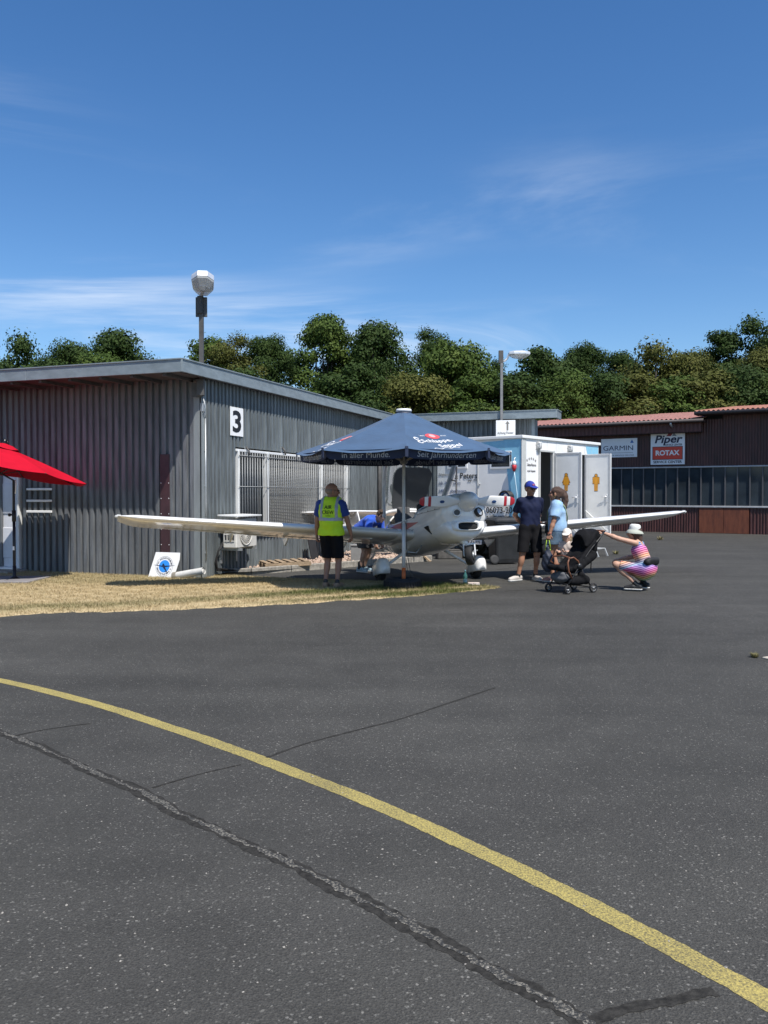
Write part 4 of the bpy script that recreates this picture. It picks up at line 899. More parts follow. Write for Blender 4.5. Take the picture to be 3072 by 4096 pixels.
def crown_mesh(seed, w, h, n, leaf, nclump, loose):
    """leaf quads gathered in clumps over an uneven crown (base at z=0, height h, radius w)"""
    r_ = np.random.default_rng(seed); cl = []
    while len(cl) < nclump:
        t = r_.random(); a = r_.uniform(0, 6.283); prof = (math.sin(math.pi*min(1, t*.86+.12))**.6)*(1.0 if t < .75 else 1-.35*(t-.75)/.25)
        rad = w*prof*r_.uniform(.45, 1.0)*(1+.22*math.sin(a*3+seed)); cl.append((rad*math.cos(a), rad*math.sin(a), h*t*(.93), w*r_.uniform(.2, .42)))
    cl = np.array(cl); pick = r_.choice(len(cl), n, p=cl[:, 3]**1.7/np.sum(cl[:, 3]**1.7)); d = r_.normal(0, 1, (n, 3)); d /= np.linalg.norm(d, axis=1)[:, None]
    rr2 = r_.random(n)**.38*(1+loose*r_.normal(0, .22, n)); d[:, 2] *= .72
    c = cl[pick, :3]+d*(cl[pick, 3]*rr2)[:, None]
    nr = d*1.5+r_.normal(0, .5, (n, 3)); nr[:, 2] += .3; nr /= np.linalg.norm(nr, axis=1)[:, None]; up = r_.normal(0, 1, (n, 3)); u = np.cross(nr, up); u /= np.linalg.norm(u, axis=1)[:, None]; v = np.cross(nr, u)
    s = leaf*r_.uniform(.55, 1.25, (n, 1)); q = np.stack([c-u*s*.5, c-v*s*.32+nr*s*.08, c+u*s*.55, c+v*s*.32+nr*s*.08], 1)
    f_ = np.arange(n*4).reshape(-1, 4); return np_mesh('crown', q.reshape(-1, 3), f_), cl
CR = []
for i, (w, h, n, lf, nc, lo) in enumerate([(2.6, 8.5, 34000, .18, 75, .5), (2.9, 8.0, 34000, .18, 85, .4), (2.3, 9.0, 32000, .17, 65, .7), (2.6, 7.5, 28000, .165, 58, 1.0), (3.2, 8.2, 38000, .18, 95, .5)]):
    CR.append([crown_mesh(11+i, w, h, n, lf, nc, lo), w, h])
def trunk_mesh(seed, cl, th, h):
    r_ = random.Random(seed); mb = MB(); top = (r_.uniform(-.3, .3), r_.uniform(-.3, .3), th+h*.6)
    mb.tube([(0, 0, -.1), (.05, 0, th*.5), (top[0]*.4, top[1]*.4, th), top], [.26, .2, .17, .05], n=8)
    for k in range(10):
        c = cl[r_.randrange(len(cl))]; z = th+h*r_.uniform(-.02, .4); b = (top[0]*.5, top[1]*.5, z); e_ = (c[0]*.85, c[1]*.85, max(z+.3, th+c[2])); m_ = [(b[j]+e_[j])/2 for j in range(3)]; m_[2] += .2
        mb.tube([b, m_, e_], [.09, .06, .02], n=5)
    return mb.mesh('trunk')
crown_cache = {}
def tree(px, topy, depth, wpx, ci, lm, label, group='trees behind the hangars'):
    (me, cl), w, h = CR[ci]; top = at(px, topy, depth); ws = wpx/F*depth/(2*w)*1.3; hs = ws*random.uniform(.95, 1.15); hh = h*hs
    base = max(1.2, top.z-hh); hs = (top.z-base)/h/.99
    t = empty('deciduous_tree', (top.x, depth, 0), random.uniform(0, 6.28), label, 'tree', group)
    key = (ci, lm)
    if key not in crown_cache: m2 = me.copy(); m2.materials.append(LM[lm]); crown_cache[key] = m2
    o = link('crown', crown_cache[key], None, t); o.location = (0, 0, base); o.scale = (ws, ws, hs)
    tm = trunk_mesh(int(px), cl*np.array([ws, ws, hs, 1]), base, hh); link('trunk', tm, bark, t)
TL_ = [
 (95, 1338, 50, 300, 3, 0, 'loose leafy tree beyond the hangar roof at its white door end'), (285, 1352, 52, 250, 1, 0, 'dark round tree between two taller ones over the hangar front roof'), (472, 1328, 49, 300, 4, 0, 'broad dark tree standing over the hangar front roof next to open sky'),
 (-40, 1400, 54, 260, 2, 1, 'tree at the end of the row over the hangar front roof'),
 (835, 1322, 50, 250, 2, 1, 'green tree rising right behind the square lamp pole'), (945, 1335, 49, 210, 3, 2, 'brownish thin tree with bare twigs beside the square lamp pole'), (1080, 1332, 51, 200, 1, 0, 'dark tree beside a narrow gap of sky behind the hangar'),
 (1300, 1250, 55, 290, 0, 1, 'tallest bright green tree behind the hangar side roof'), (1510, 1298, 54, 320, 4, 0, 'very dark dense tree behind the blue parasol top'), (1720, 1310, 57, 200, 3, 0, 'slim loose tree peeking out behind the round bright one'), (1800, 1345, 51, 330, 1, 1, 'round bright green tree between parasol top and curved lamp'),
 (1975, 1440, 52, 190, 3, 0, 'low loose tree behind the curved arm lamp pole'), (2160, 1383, 52, 300, 0, 0, 'dark leafy tree directly behind the curved lamp head'), (2345, 1364, 56, 210, 1, 0, 'slim dark tree rising behind the toilet trailer'),
 (2490, 1412, 53, 220, 4, 0, 'low dark tree over the GARMIN sign'), (2615, 1368, 50, 330, 3, 2, 'yellowish tree over the tall Piper sign'), (2750, 1388, 51, 260, 1, 2, 'olive brown tree where the red roof steps up'),
 (2880, 1296, 57, 240, 2, 0, 'tall dark tree behind the higher orange roof'), (3030, 1264, 56, 280, 3, 0, 'tallest loose tree at the far end of the orange roof'), (3060, 1400, 49, 300, 4, 2, 'olive tree in front of the tallest loose one over the orange roof'), (3230, 1300, 56, 300, 0, 1, 'green tree past the end of the orange roof'),
]
for i, a in enumerate(TL_): tree(*a)
names = ['beyond the white door', 'behind the maroon strip roof edge', 'behind the hangar corner lamp', 'below the narrow sky gap', 'at the foot of the tallest bright tree', 'just above the parasol cap', 'beyond the rear wing roof', 'touching the curved lamp pole', 'above the pilots notice', 'above the woman icon door', 'above the man icon door', 'above the GARMIN sign', 'above the Piper sign', 'at the roof step', 'over the orange roof']
for ni, (px, ty, lm) in enumerate(((180, 1430, 0), (400, 1420, 1), (980, 1480, 0), (1230, 1560, 1), (1420, 1450, 0), (1640, 1480, 2), (1900, 1500, 1), (2060, 1480, 0), (2270, 1490, 1), (2420, 1500, 0), (2560, 1490, 2), (2700, 1500, 1), (2830, 1480, 2), (2960, 1470, 0), (3130, 1450, 1))):
    tree(px, ty, 47 if px > 700 else 46, 340, random.choice([0, 1, 4]), lm, 'lower leafy tree filling the row '+names[ni], 'lower trees filling the row')
# ================================================================== BLUE BEER-GARDEN PARASOL
UD = 14.15; up_ = at(1615, 2100, UD); UX = up_.x
par = empty('blue_parasol', (UX, UD, 0), 0, 'navy blue octagonal beer parasol with white lettering and white pole', 'parasol')
canv = M('canvas_navy', (.033, .077, .15), .75, var=.16, vscale=2.2, bump=.12, bscale=18, sheen=.2); valm = M('valance_navy_shade', (.014, .023, .055), .75, var=.15, bump=.1, bscale=20)  # valance is the same canvas, with its shade painted in as darker navy
PR = 1.80; PE = 2.275; PT = 2.93; VD = .15
def vert(k, r=PR, z=PE): a = R(-90+45*k); return Vector((r*math.cos(a), r*math.sin(a), z))
def canopy_pt(u, t):  # u: 0..1 across panel 0, t: 0 top .. 1 rim
    a, b = vert(0), vert(1); e = a.lerp(b, u); sag = 4*u*(1-u)
    r = .08+(1-.08)*t; p = Vector((e.x*r, e.y*r, PT+(PE-PT)*t)); p.z += .006*math.sin(9*t+7*u)*math.sin(13*u+3*t)*min(1, 4*u, 4*(1-u)); p.z -= .055*sag*t**2+.012*max(0, (t-.9)/.1)**2 + .035*math.sin(math.pi*t)*(1+.25*sag)
    return p
nu, nt_ = 12, 12
mb = MB(); mb.add([canopy_pt(i/nu, j/nt_) for j in range(nt_+1) for i in range(nu+1)], [(j*(nu+1)+i, j*(nu+1)+i+1, (j+1)*(nu+1)+i+1, (j+1)*(nu+1)+i) for j in range(nt_) for i in range(nu)], smooth=True)
pm = mb.mesh('canopy_panel'); pm.materials.append(canv)
def val_pt(u, t):
    a, b = vert(0, PR-.055), vert(1, PR-.055); e = a.lerp(b, u); nrm = Vector((e.x, e.y, 0)).normalized(); sag = 4*u*(1-u)
    w = .012*math.sin(u*17)*t; rl = min(1, min(u, 1-u)/.07); lower = VD*(.7+.3*math.sqrt(rl))
    return e-nrm*(.008+.05*t*(.5+.5*sag))+nrm*w+Vector((0, 0, -.02*sag-lower*t))
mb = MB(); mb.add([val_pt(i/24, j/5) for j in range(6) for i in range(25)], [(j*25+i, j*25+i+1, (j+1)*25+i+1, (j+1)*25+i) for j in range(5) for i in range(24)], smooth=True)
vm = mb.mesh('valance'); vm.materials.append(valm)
tm_ = M('letter_canvas', (.42, .44, .48), .7); tml = M('letter_faded', (.3, .32, .36), .7)
for k in range(8):
    o = link('canopy_panel', pm, None, par); o.rotation_euler = (0, 0, R(45*k))
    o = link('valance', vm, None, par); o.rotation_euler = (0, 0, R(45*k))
    rz = Matrix.Rotation(R(45*k), 3, 'Z'); L = (vert(0)-vert(1)).length
    def pv(p, side=.004, rz=rz):    # p.x in -L/2..L/2, p.y height offset below the rim -> valance surface
        u = min(.999, max(.001, p.x/L+.5)); t = min(1, max(0, -p.y/VD)); q = val_pt(u, t); nn = (vert(0)+vert(1)); nn.z = 0; nn.normalize(); return rz @ (q+nn*(side+p.z*.5))
    s = 'Seit Jahrhunderten' if k % 2 == 0 else 'in aller Munde.'
    text(s, .125, Matrix.Translation((0, -.082, 0)), tm_, par, width=L*(.74 if k % 2 == 0 else .6), shear=.12, proj=pv)
    text(s, .125, Matrix.Translation((0, -.082, 0)), tml, par, width=L*(.74 if k % 2 == 0 else .6), shear=.12, proj=lambda p, pv=pv: pv(p, -.006))
    mb = MB(); a = vert(0, .12, PT-.06); b = vert(0, PR-.03, PE-.025); mb.tube([a, b], .014, n=6); st_a = vert(0, .06, PE-.12); st_b = a.lerp(b, .5); mb.tube([st_a, st_b], .01, n=6)
    o = mb.build('rib', M('rib_wood', (.3, .27, .23), .5), par); o.rotation_euler = (0, 0, R(45*k))
    if k % 2 == 0:   # printed brewery mark on every second panel
        def pc(p, rz=rz, h=.005):
            t = .78-p.y*1.35/(PR*1.02); r = .08+.92*t; u = .5+p.x*.88/(L*r); q = canopy_pt(min(.98, max(.02, u)), min(.98, t)); q.z += h+p.z*.5; return rz @ q
        wc = M('print_white', (.72, .73, .74), .6); rc = M('print_red', (.62, .07, .08), .6)
        def oval(rx_, ry_, cx, cy, mat, name, h):
            pts = [(cx, cy, 0)]+[(cx+rx_*math.cos(a), cy+ry_*math.sin(a), 0) for a in np.linspace(0, 2*math.pi, 28, endpoint=False)]
            mb = MB(); mb.add([pc(Vector(p), h=h) for p in pts], [(0, i+1, (i+1) % 28+1) for i in range(28)]); mb.build(name, mat, par)
        oval(.135, .085, .03, .26, rc, 'red_oval', .006); oval(.06, .05, .03, .27, M('print_pink', (.7, .33, .33), .6), 'oval_centre', .009)
        text('Schlappe-', .145, Matrix.Translation((.02, .09, 0)) @ Matrix.Rotation(R(4), 4, 'Z'), wc, par, width=.62, bold=.01, proj=pc)
        text('Seppel', .145, Matrix.Translation((.17, -.075, 0)) @ Matrix.Rotation(R(4), 4, 'Z'), wc, par, width=.44, bold=.01, proj=pc)
        text('URIG', .045, Matrix.Translation((-.17, .27, 0)), wc, par, proj=pc); text('ECHT', .045, Matrix.Translation((.25, .27, 0)), wc, par, proj=pc)
        for sx_, y_, a0, a1, r0 in ((-.34, .14, 20, 300, .045), (-.33, .03, 60, 330, .04)):
            pts = [Vector((sx_+r0*math.cos(R(a)), y_+r0*math.sin(R(a)), 0)) for a in np.linspace(a0, a1, 16)]
            v_ = []
            for i, p in enumerate(pts): d_ = (pts[min(i+1, 15)]-pts[max(i-1, 0)]).normalized(); nn = Vector((-d_.y, d_.x, 0))*.013; v_ += [pc(p+nn), pc(p-nn)]
            mb = MB(); mb.add(v_, [(2*i, 2*i+1, 2*i+3, 2*i+2) for i in range(15)]); mb.build('flourish', wc, par)
        v_ = []
        for i in range(20): p = Vector((-.2+.5*i/19, -.19+.018*math.sin(i*.9)+.05*i/19, 0)); v_ += [pc(p+Vector((0, .007, 0))), pc(p-Vector((0, .007, 0)))]
        mb = MB(); mb.add(v_, [(2*i, 2*i+1, 2*i+3, 2*i+2) for i in range(19)]); mb.build('flourish', wc, par)
    # canvas pocket and white tie on each corner
    mb = MB(); c = vert(0, PR-.02, PE-.06); mb.box(c, (.05, .018, .16), bev=.006); o = mb.build('corner_pocket', valm, par); o.rotation_euler = (0, 0, R(45*k))
mb = MB(); mb.lathe([(.15, PT-.05), (.13, PT+.0), (.12, PT+.03)], 24); mb.build('crown_ring', M('cap_navy', (.02, .03, .06), .6), par)
mb = MB(); mb.lathe([(.128, PT+.03), (.13, PT+.06), (.118, PT+.075), (.02, PT+.08)], 24); mb.build('cap', sign_w, par)
polem = M('pole_white', (.6, .6, .59), .4, var=.05)
mb = MB(); mb.tube([(0, 0, .5), (0, 0, 1.05), (0, 0, PT)], .026, n=16); mb.tube([(0, 0, .36), (0, 0, 1.1)], .031, n=16); mb.build('pole', polem, par)
mb = MB(); mb.tube([(0, 0, .06), (0, 0, .37)], .033, n=16); mb.build('pole_foot', M('orange_rust', (.5, .11, .02), .5, var=.3, vscale=14), par)
mb = MB(); mb.lathe([(.05, PE-.18), (.07, PE-.14), (.07, PE-.09), (.05, PE-.06)], 16); mb.build('hub', M('hub_grey', (.12, .12, .12), .5), par)
mb = MB(); mb.tube([(.03, -.05, 1.9), (.05, -.05, 1.3), (.045, -.05, .7), (.1, -.06, .35), (.14, -.05, .22), (.1, -.04, .18), (.06, -.05, .3), (.04, -.05, .5)], .006, n=5)
mb.tube([(-.035, -.03, 1.0), (-.04, -.04, 1.12), (.02, -.045, 1.15), (.045, -.04, 1.05), (.05, -.05, .8)], .006, n=5); mb.build('cord', M('cord_dark', (.06, .06, .06), .7), par)
mb = MB(); mb.tube([(0, 0, -.0), (0, 0, .1)], .04, n=10); mb.build('spike', steel, par)
ty = empty('tyre_weight', (UX-.02, UD, 0), 0, 'old black tyre lying on the grass as parasol weight', 'tyre')
def tyre_prof(ro, ri, w): return [(ri, -w*.42), (ri+.02, -w*.5), (ro-.05, -w*.5), (ro-.012, -w*.36), (ro, -w*.16), (ro, w*.16), (ro-.012, w*.36), (ro-.05, w*.5), (ri+.02, w*.5), (ri, w*.42), (ri-.005, 0), (ri, -w*.42)]
mb = MB(); mb.lathe(tyre_prof(.31, .17, .18), 36, mtx=Matrix.Translation((0, 0, .11)), cap=False); mb.build('casing', rubber, ty)
mb = MB()
for k in range(40): a = 2*math.pi*k/40; mb.box((.312*math.cos(a), .312*math.sin(a), .11), (.012, .028, .09), rot=Euler((.25, 0, a)))
mb.build('tread', rubber, ty)
mb = MB(); mb.lathe([(.165, .03), (.165, .12), (.04, .14)], 24); mb.build('concrete_fill', concrete, ty)
# ------------------------------------------------------------------ red tilting parasol
RD = 15.3; rp_ = at(57, 2200, RD); rpar = empty('red_parasol', (rp_.x, RD, 0), 0, 'red garden parasol on a black pole before the white door', 'parasol')
redc = M('canvas_red', (.46, .004, .02), .8, var=.08, vscale=3, bump=.1, bscale=25, spec=.15)
ztip = at(57, 1800, RD).z; apex = Vector((at(14, 1790, RD).x-rp_.x, 0, at(14, 1790, RD).z)); rim_r = Vector((at(358, 1938, RD).x-rp_.x, 0, at(358, 1938, RD).z))
rr0 = (rim_r.x-apex.x); tilt = R(9)
TMX = Matrix.Translation(apex) @ Matrix.Rotation(R(-6), 4, 'X') @ Matrix.Rotation(tilt, 4, 'Y'); drop = .38; Rr = rr0*1.0
def rv(k, r=Rr): a = R(8+45*k); return Vector((r*math.cos(a), r*math.sin(a), 0))
def rpt(k, u, t):
    e = rv(k).lerp(rv(k+1), u); sag = 4*u*(1-u); r = .1+.9*t; return Vector((e.x*r, e.y*r, -drop*t**1.12-.02-.035*sag*t*t))
for k in range(8):
    mb = MB(); mb.add([rpt(k, i/10, j/10) for j in range(11) for i in range(11)], [(j*11+i, j*11+i+1, (j+1)*11+i+1, (j+1)*11+i) for j in range(10) for i in range(10)], smooth=True, mtx=TMX)
    o = mb.build('canopy_panel', redc, rpar); 
    mb = MB(); p1 = rv(k, .05)+Vector((0, 0, -.1)); p2 = rv(k)+Vector((0, 0, -drop-.025)); mb.tube([p1, p1.lerp(p2, .5), p2], .009, n=5, mtx=TMX); mb.tube([(0, 0, -.5), rv(k, Rr*.5)+Vector((0, 0, -drop*.5-.03))], .007, n=5, mtx=TMX); mb.build('rib', black, rpar)
mb = MB(); nseg = 32; ring_ = []
for j, (r, z) in enumerate(((.03, .075), (.16, .045), (.27, -.005))): ring_.append([Vector((r*math.cos(2*math.pi*i/nseg), r*math.sin(2*math.pi*i/nseg), z-(.03*abs(math.sin(4*math.pi*i/nseg)) if j == 2 else 0))) for i in range(nseg)])
mb.loft(ring_, cap=False, mtx=TMX); mb.build('vent_cap', redc, rpar)
mb = MB(); mb.lathe([(.035, .05), (.04, .09), (.03, .14), (.01, .16)], 12, mtx=TMX); mb.tube([(.0, 0, .07), (.05, 0, .13), (.08, 0, .06)], .012, n=6, mtx=TMX); mb.build('finial', gloss_black, rpar)
mb = MB(); q_ = TMX @ Vector((0, 0, -.45)); mb.tube([(0, 0, .05), (0, 0, q_.z-.15), q_, TMX @ Vector((0, 0, -.02))], .022, n=12); mb.tube([(0, 0, .05), (0, 0, 1.15)], .026, n=12); mb.build('pole', black, rpar)
mb = MB(); mb.tube([(-.06, -.02, 1.22), (.03, -.02, 1.22)], .014, n=8); mb.lathe([(.03, -.015), (.03, .015)], 8, mtx=Matrix.Translation((-.07, -.02, 1.22)) @ Matrix.Rotation(R(90), 4, 'Y')); mb.tube([(.0, 0, 1.1), (0, 0, 1.3)], .035, n=12); mb.build('clamp', black, rpar)
mb = MB(); mb.tube([(.05, -.03, 1.85), (.055, -.03, 1.76), (.04, -.03, 1.6)], .01, n=5); mb.build('strap', sign_w, rpar)
mb = MB(); mb.box((0, -.03, .62), (.03, .01, .07)); mb.build('sticker', sign_w, rpar)
mb = MB(); mb.lathe([(.1, .07), (.07, .08), (.03, .12), (.03, .3)], 16); mb.build('foot', black, rpar)
slabm = M('slab_grey', (.2, .19, .19), .9, var=.15)
for i, (x, y_) in enumerate(((-.32, -.27), (.21, -.27), (-.32, .26), (.21, .26))):
    mb = MB(); mb.box((0, 0, .045), (.5, .5, .055), bev=.01); o = mb.build('base_slab', slabm, rpar); o.location = (x, y_, 0); o.rotation_euler = (0, 0, random.uniform(-.02, .02))
# ------------------------------------------------------------------ bottle and brick at the lawn tip
bp2 = G(1861, 2334); bt = empty('glass_bottle', (bp2.x, bp2.y, .0), 0, 'green glass water bottle standing beside the pale brick', 'bottle')
mb = MB(); mb.lathe([(.03, .0), (.036, .01), (.036, .085), (.032, .1), (.036, .115), (.035, .15), (.018, .185), (.014, .2), (.014, .22)], 18); mb.build('glass', M('bottle_glass', (.1, .3, .27), .08, trans=.6, spec=.6), bt)
mb = MB(); mb.lathe([(.016, .218), (.016, .24), (.012, .242)], 14); mb.build('cap', M('bottle_cap', (.12, .25, .3), .5), bt)
mb = MB(); mb.lathe([(.0365, .03), (.0365, .075)], 18, cap=False); mb.build('label_band', M('bottle_label', (.35, .5, .5), .5), bt)
bp3 = G(1895, 2341); mb = MB(); mb.box((0, 0, .022), (.2, .1, .045), bev=.006); o = mb.build('pale_brick', M('brick_pale', (.55, .42, .36), .9, col2=(.68, .62, .56), vscale=16, bump=.3)); o.location = (bp3.x, bp3.y, .004); o.rotation_euler = (0, 0, -.08); tag(o, 'pale pinkish brick lying at the tip of the lawn', 'brick')
# ================================================================== LIGHT AIRCRAFT, sitting on its tail
AO = Vector((.845, 15.75, 0)); YAW = R(18.6); PIT = R(-11.4)
pla = empty('light_aircraft', AO, 0, 'white low-wing two-seat propeller aircraft with open canopy resting on its tail', 'aircraft', rot=(PIT, 0, YAW))
# local: x to the aircraft's left (picture right), y towards the tail, z up, origin between the main wheels on the ground
SEC = [(-1.92, 1.04, .24, .18, 2.2), (-1.88, 1.015, .33, .245, 2.3), (-1.78, .975, .41, .305, 2.4), (-1.6, .94, .46, .36, 2.4), (-1.3, .905, .50, .39, 2.4), (-.9, .89, .535, .385, 2.4), (-.4, .895, .56, .405, 2.4), (.2, .915, .56, .43, 2.4), (.7, .965, .515, .45, 2.4), (1.1, 1.0, .43, .40, 2.3), (1.6, 1.04, .32, .32, 2.2), (2.2, 1.07, .235, .25, 2.1), (3.0, 1.1, .165, .195, 2), (3.9, 1.13, .11, .155, 2), (4.7, 1.17, .05, .12, 2)]
def sec(y):
    if y <= SEC[0][0]: return SEC[0][1:]
    for a, b in zip(SEC, SEC[1:]):
        if a[0] <= y <= b[0]:
            t = (y-a[0])/(b[0]-a[0]); t = t*t*(3-2*t)*.5+t*.5; return tuple(a[i]+(b[i]-a[i])*t for i in range(1, 5))
    return SEC[-1][1:]
def fus(y, th, off=0):
    zc, hw, hh, n = sec(y); c, s = math.cos(th), math.sin(th); r = (abs(c)**n+abs(s)**n)**(-1/n)
    return Vector(((hw+off)*s*r, y, zc+(hh+off)*c*r))
def fside(y, z, sgn, off=.004):
    zc, hw, hh, n = sec(y); k = min(.999, abs((z-zc)/hh)); return Vector((sgn*((hw)*(1-k**n)**(1/n)+off), y, z))
NT = 64
ys_ = sorted(set([round(v, 4) for v in np.concatenate([np.linspace(-1.92, -1.2, 22), np.linspace(-1.2, 1.4, 40), np.linspace(1.4, 4.7, 34)])]))
OPEN0, OPEN1, OTH = -.78, .72, R(68)
v = [fus(y, 2*math.pi*k/NT) for y in ys_ for k in range(NT)]; f = []
for i in range(len(ys_)-1):
    ym = (ys_[i]+ys_[i+1])/2
    for k in range(NT):
        th = 2*math.pi*(k+.5)/NT; th = th if th < math.pi else th-2*math.pi
        if OPEN0 < ym < OPEN1 and abs(th) < OTH: continue
        f.append((i*NT+k, i*NT+(k+1) % NT, (i+1)*NT+(k+1) % NT, (i+1)*NT+k))
f.append(tuple(range(NT))); f.append(tuple(len(v)-NT+k for k in reversed(range(NT))))
mb = MB(); mb.add(v, f, smooth=True); fuso = mb.build('fuselage', white_paint, pla)
# cockpit tub
vt = []; ft = []; yt = np.linspace(OPEN0, OPEN1, 16); NK = 33
for y in yt:
    for k in range(NK):
        th = OTH-.02+(2*math.pi-2*OTH+.04)*k/(NK-1); p = fus(y, th, -.02); p.z = max(p.z, .62); vt.append(p)
for i in range(len(yt)-1):
    for k in range(NK-1): ft.append((i*NK+k, i*NK+k+1, (i+1)*NK+k+1, (i+1)*NK+k))
ft.append(tuple(range(NK))); ft.append(tuple(len(vt)-NK+k for k in range(NK)))
mb = MB(); mb.add(vt, ft); mb.build('cockpit_tub', dark_hole, pla)
rim = [fus(OPEN0, a) for a in np.linspace(-OTH, OTH, 17)]+[fus(y, OTH) for y in np.linspace(OPEN0, OPEN1, 14)[1:]]+[fus(OPEN1, a) for a in np.linspace(OTH, -OTH, 17)[1:]]+[fus(y, -OTH) for y in np.linspace(OPEN1, OPEN0, 14)[1:]]
mb = MB(); mb.tube(rim, .018, n=6, cap=False); mb.build('cockpit_rim', white_paint, pla)
for s in (-1, 1):
    mb = MB(); mb.box((s*.24, .34, .96), (.42, .12, .8), rot=Euler((R(-18), 0, 0)), bev=.04); mb.box((s*.24, .02, .66), (.4, .5, .12), bev=.04); mb.box((s*.24, .5, 1.38), (.26, .08, .18), bev=.03); se = mb.build('seat', M('seat_grey', (.07, .07, .072), .8, var=.2), pla)
    for q_ in (-.09, .09):
        mb = MB(); mb.tube([(s*.24+q_, .33, 1.2), (s*.24+q_*.9, .21, .95), (s*.24+q_*.6, .1, .74)], .016, n=4); mb.build('harness', M('harness_white', (.55, .55, .52), .7), se)
mb = MB(); mb.box((0, OPEN0+.1, 1.18), (.82, .12, .26), bev=.03); mb.build('instrument_panel', black, pla)
# cowl details: chin intake, round cooling hole, landing light, exhaust gills
FN = lambda x, z, y: frame((x, y, z), (1, 0, 0), (0, 0, 1))
def oval_ring(w, h, r, n=40):
    return [(max(-w, min(w, (w+r)*math.cos(a)*1.4 if False else w*math.copysign(abs(math.cos(a))**.45, math.cos(a)))), h*math.copysign(abs(math.sin(a))**.6, math.sin(a))) for a in np.linspace(0, 2*math.pi, n, endpoint=False)]
def chin(s, y): return [(x*s, y, (.70+.02*(s-1))+z*s) for x, z in oval_ring(.175, .06, 0)]
mb = MB(); rings = []
for y, s, dz_, flat in ((-1.4, 1.9, 0, 0), (-1.7, 1.75, 0, 0), (-1.85, 1.6, 0, 0), (-1.905, 1.45, 0, 0), (-1.93, 1.28, 0, 0), (-1.935, 1.12, 0, 0), (-1.92, 1.02, 0, 0), (-1.88, .98, 0, 0)): rings.append([(x, y_, z) for x, y_, z in chin(s, y)])
mb.loft(rings, cap=False); mb.build('chin_intake', white_paint, pla)
mb = MB(); mb.loft([chin(1.0, -1.9), chin(1.0, -1.89)]); mb.build('intake_duct', dark_hole, pla)
# lower cowl: a keel-like box blending chin and belly
mb = MB(); rings = []
for y, w, z0, z1 in ((-1.86, .3, .575, .74), (-1.8, .355, .52, .86), (-1.6, .41, .49, .93), (-1.35, .44, .485, .93), (-1.1, .4, .50, .95), (-.95, .3, .55, .9)):
    c = (z0+z1)/2; h = (z1-z0)/2; rings.append([(w*math.copysign(abs(math.cos(a))**.5, math.cos(a))*(1 if math.sin(a) > 0 else 1-.48*abs(math.sin(a))**.8), y, c+h*math.copysign(abs(math.sin(a))**.5, math.sin(a))) for a in np.linspace(0, 2*math.pi, 40, endpoint=False)])
mb.loft(rings); mb.build('lower_cowl', white_paint, pla)
def disc_on(x, z, r, name, mat, depth=0, parent=pla):
    pass
hole = fus(-1.84, 0); 
def cowl_spot(x, z):
    """front-most cowl point below given x,z"""
    best = None
    for y in np.linspace(-1.92, -1.2, 60):
        zc, hw, hh, n = sec(y)
        if abs(x/hw)**n+abs((z-zc)/hh)**n <= 1: return y
    return -1.5
for x, z, nm in ((-.2, .925, 'cooling_hole'), (.21, .935, 'landing_light')):
    y = cowl_spot(x, z); Mq = frame((x, y-.04, z), (1, -.0, 0), (0, .25, 1)) @ Matrix.Rotation(R(-22 if x < 0 else 22), 4, 'Y')
    if nm == 'cooling_hole':
        mb = MB(); mb.lathe([(.07, -.05), (.07, .004), (.062, .012), (.052, .007), (.05, -.04)], 24, mtx=Mq, cap=False); mb.build('hole_lip', white_paint, pla)
        mb = MB(); mb.lathe([(.001, .0), (.05, .001)], 24, mtx=Mq, cap=False); mb.build(nm, M('hole_inside', (.1, .1, .095), .7), pla)
    else:
        mb = MB(); mb.lathe([(.078, -.05), (.078, .006), (.066, .016), (.062, .01), (.06, -.03)], 24, mtx=Mq, cap=False); ll = mb.build(nm, black, pla)
        mb = MB(); mb.lathe([(.001, .008), (.04, .006), (.06, .0)], 24, mtx=Mq, cap=False); mb.build('lens', M('lamp_lens', (.4, .42, .44), .2, .3, var=.3, vscale=40), ll)
for s in (-1, 1):
    mb = MB(); y = -1.36; pts = [fside(y, .80, s, .03), fside(y+.17, .80, s, .012), fside(y+.03, .66, s, .02)]; q2 = [p-Vector((s*.03, 0, 0)) for p in pts]; mb.add(pts+q2, [(0, 1, 2), (3, 5, 4), (0, 3, 4, 1), (1, 4, 5, 2), (2, 5, 3, 0)]); mb.build('gill', black, pla)
    ln = [fside(y, 1.02+.06*(y+1.8)/1.0, s, .001) for y in np.linspace(-1.75, -.85, 14)]; mb = MB(); mb.tube(ln, .004, n=4); mb.build('cowl_seam', M('seam_grey', (.25, .25, .24), .6), pla)
    for y in (-1.6, -1.35, -1.1): mb = MB(); mb.box(fside(y, 1.03+.06*(y+1.8), s, .002), (.012, .02, .012)); mb.build('latch', M('seam_grey', ()) if False else MATS['seam_grey'], pla)
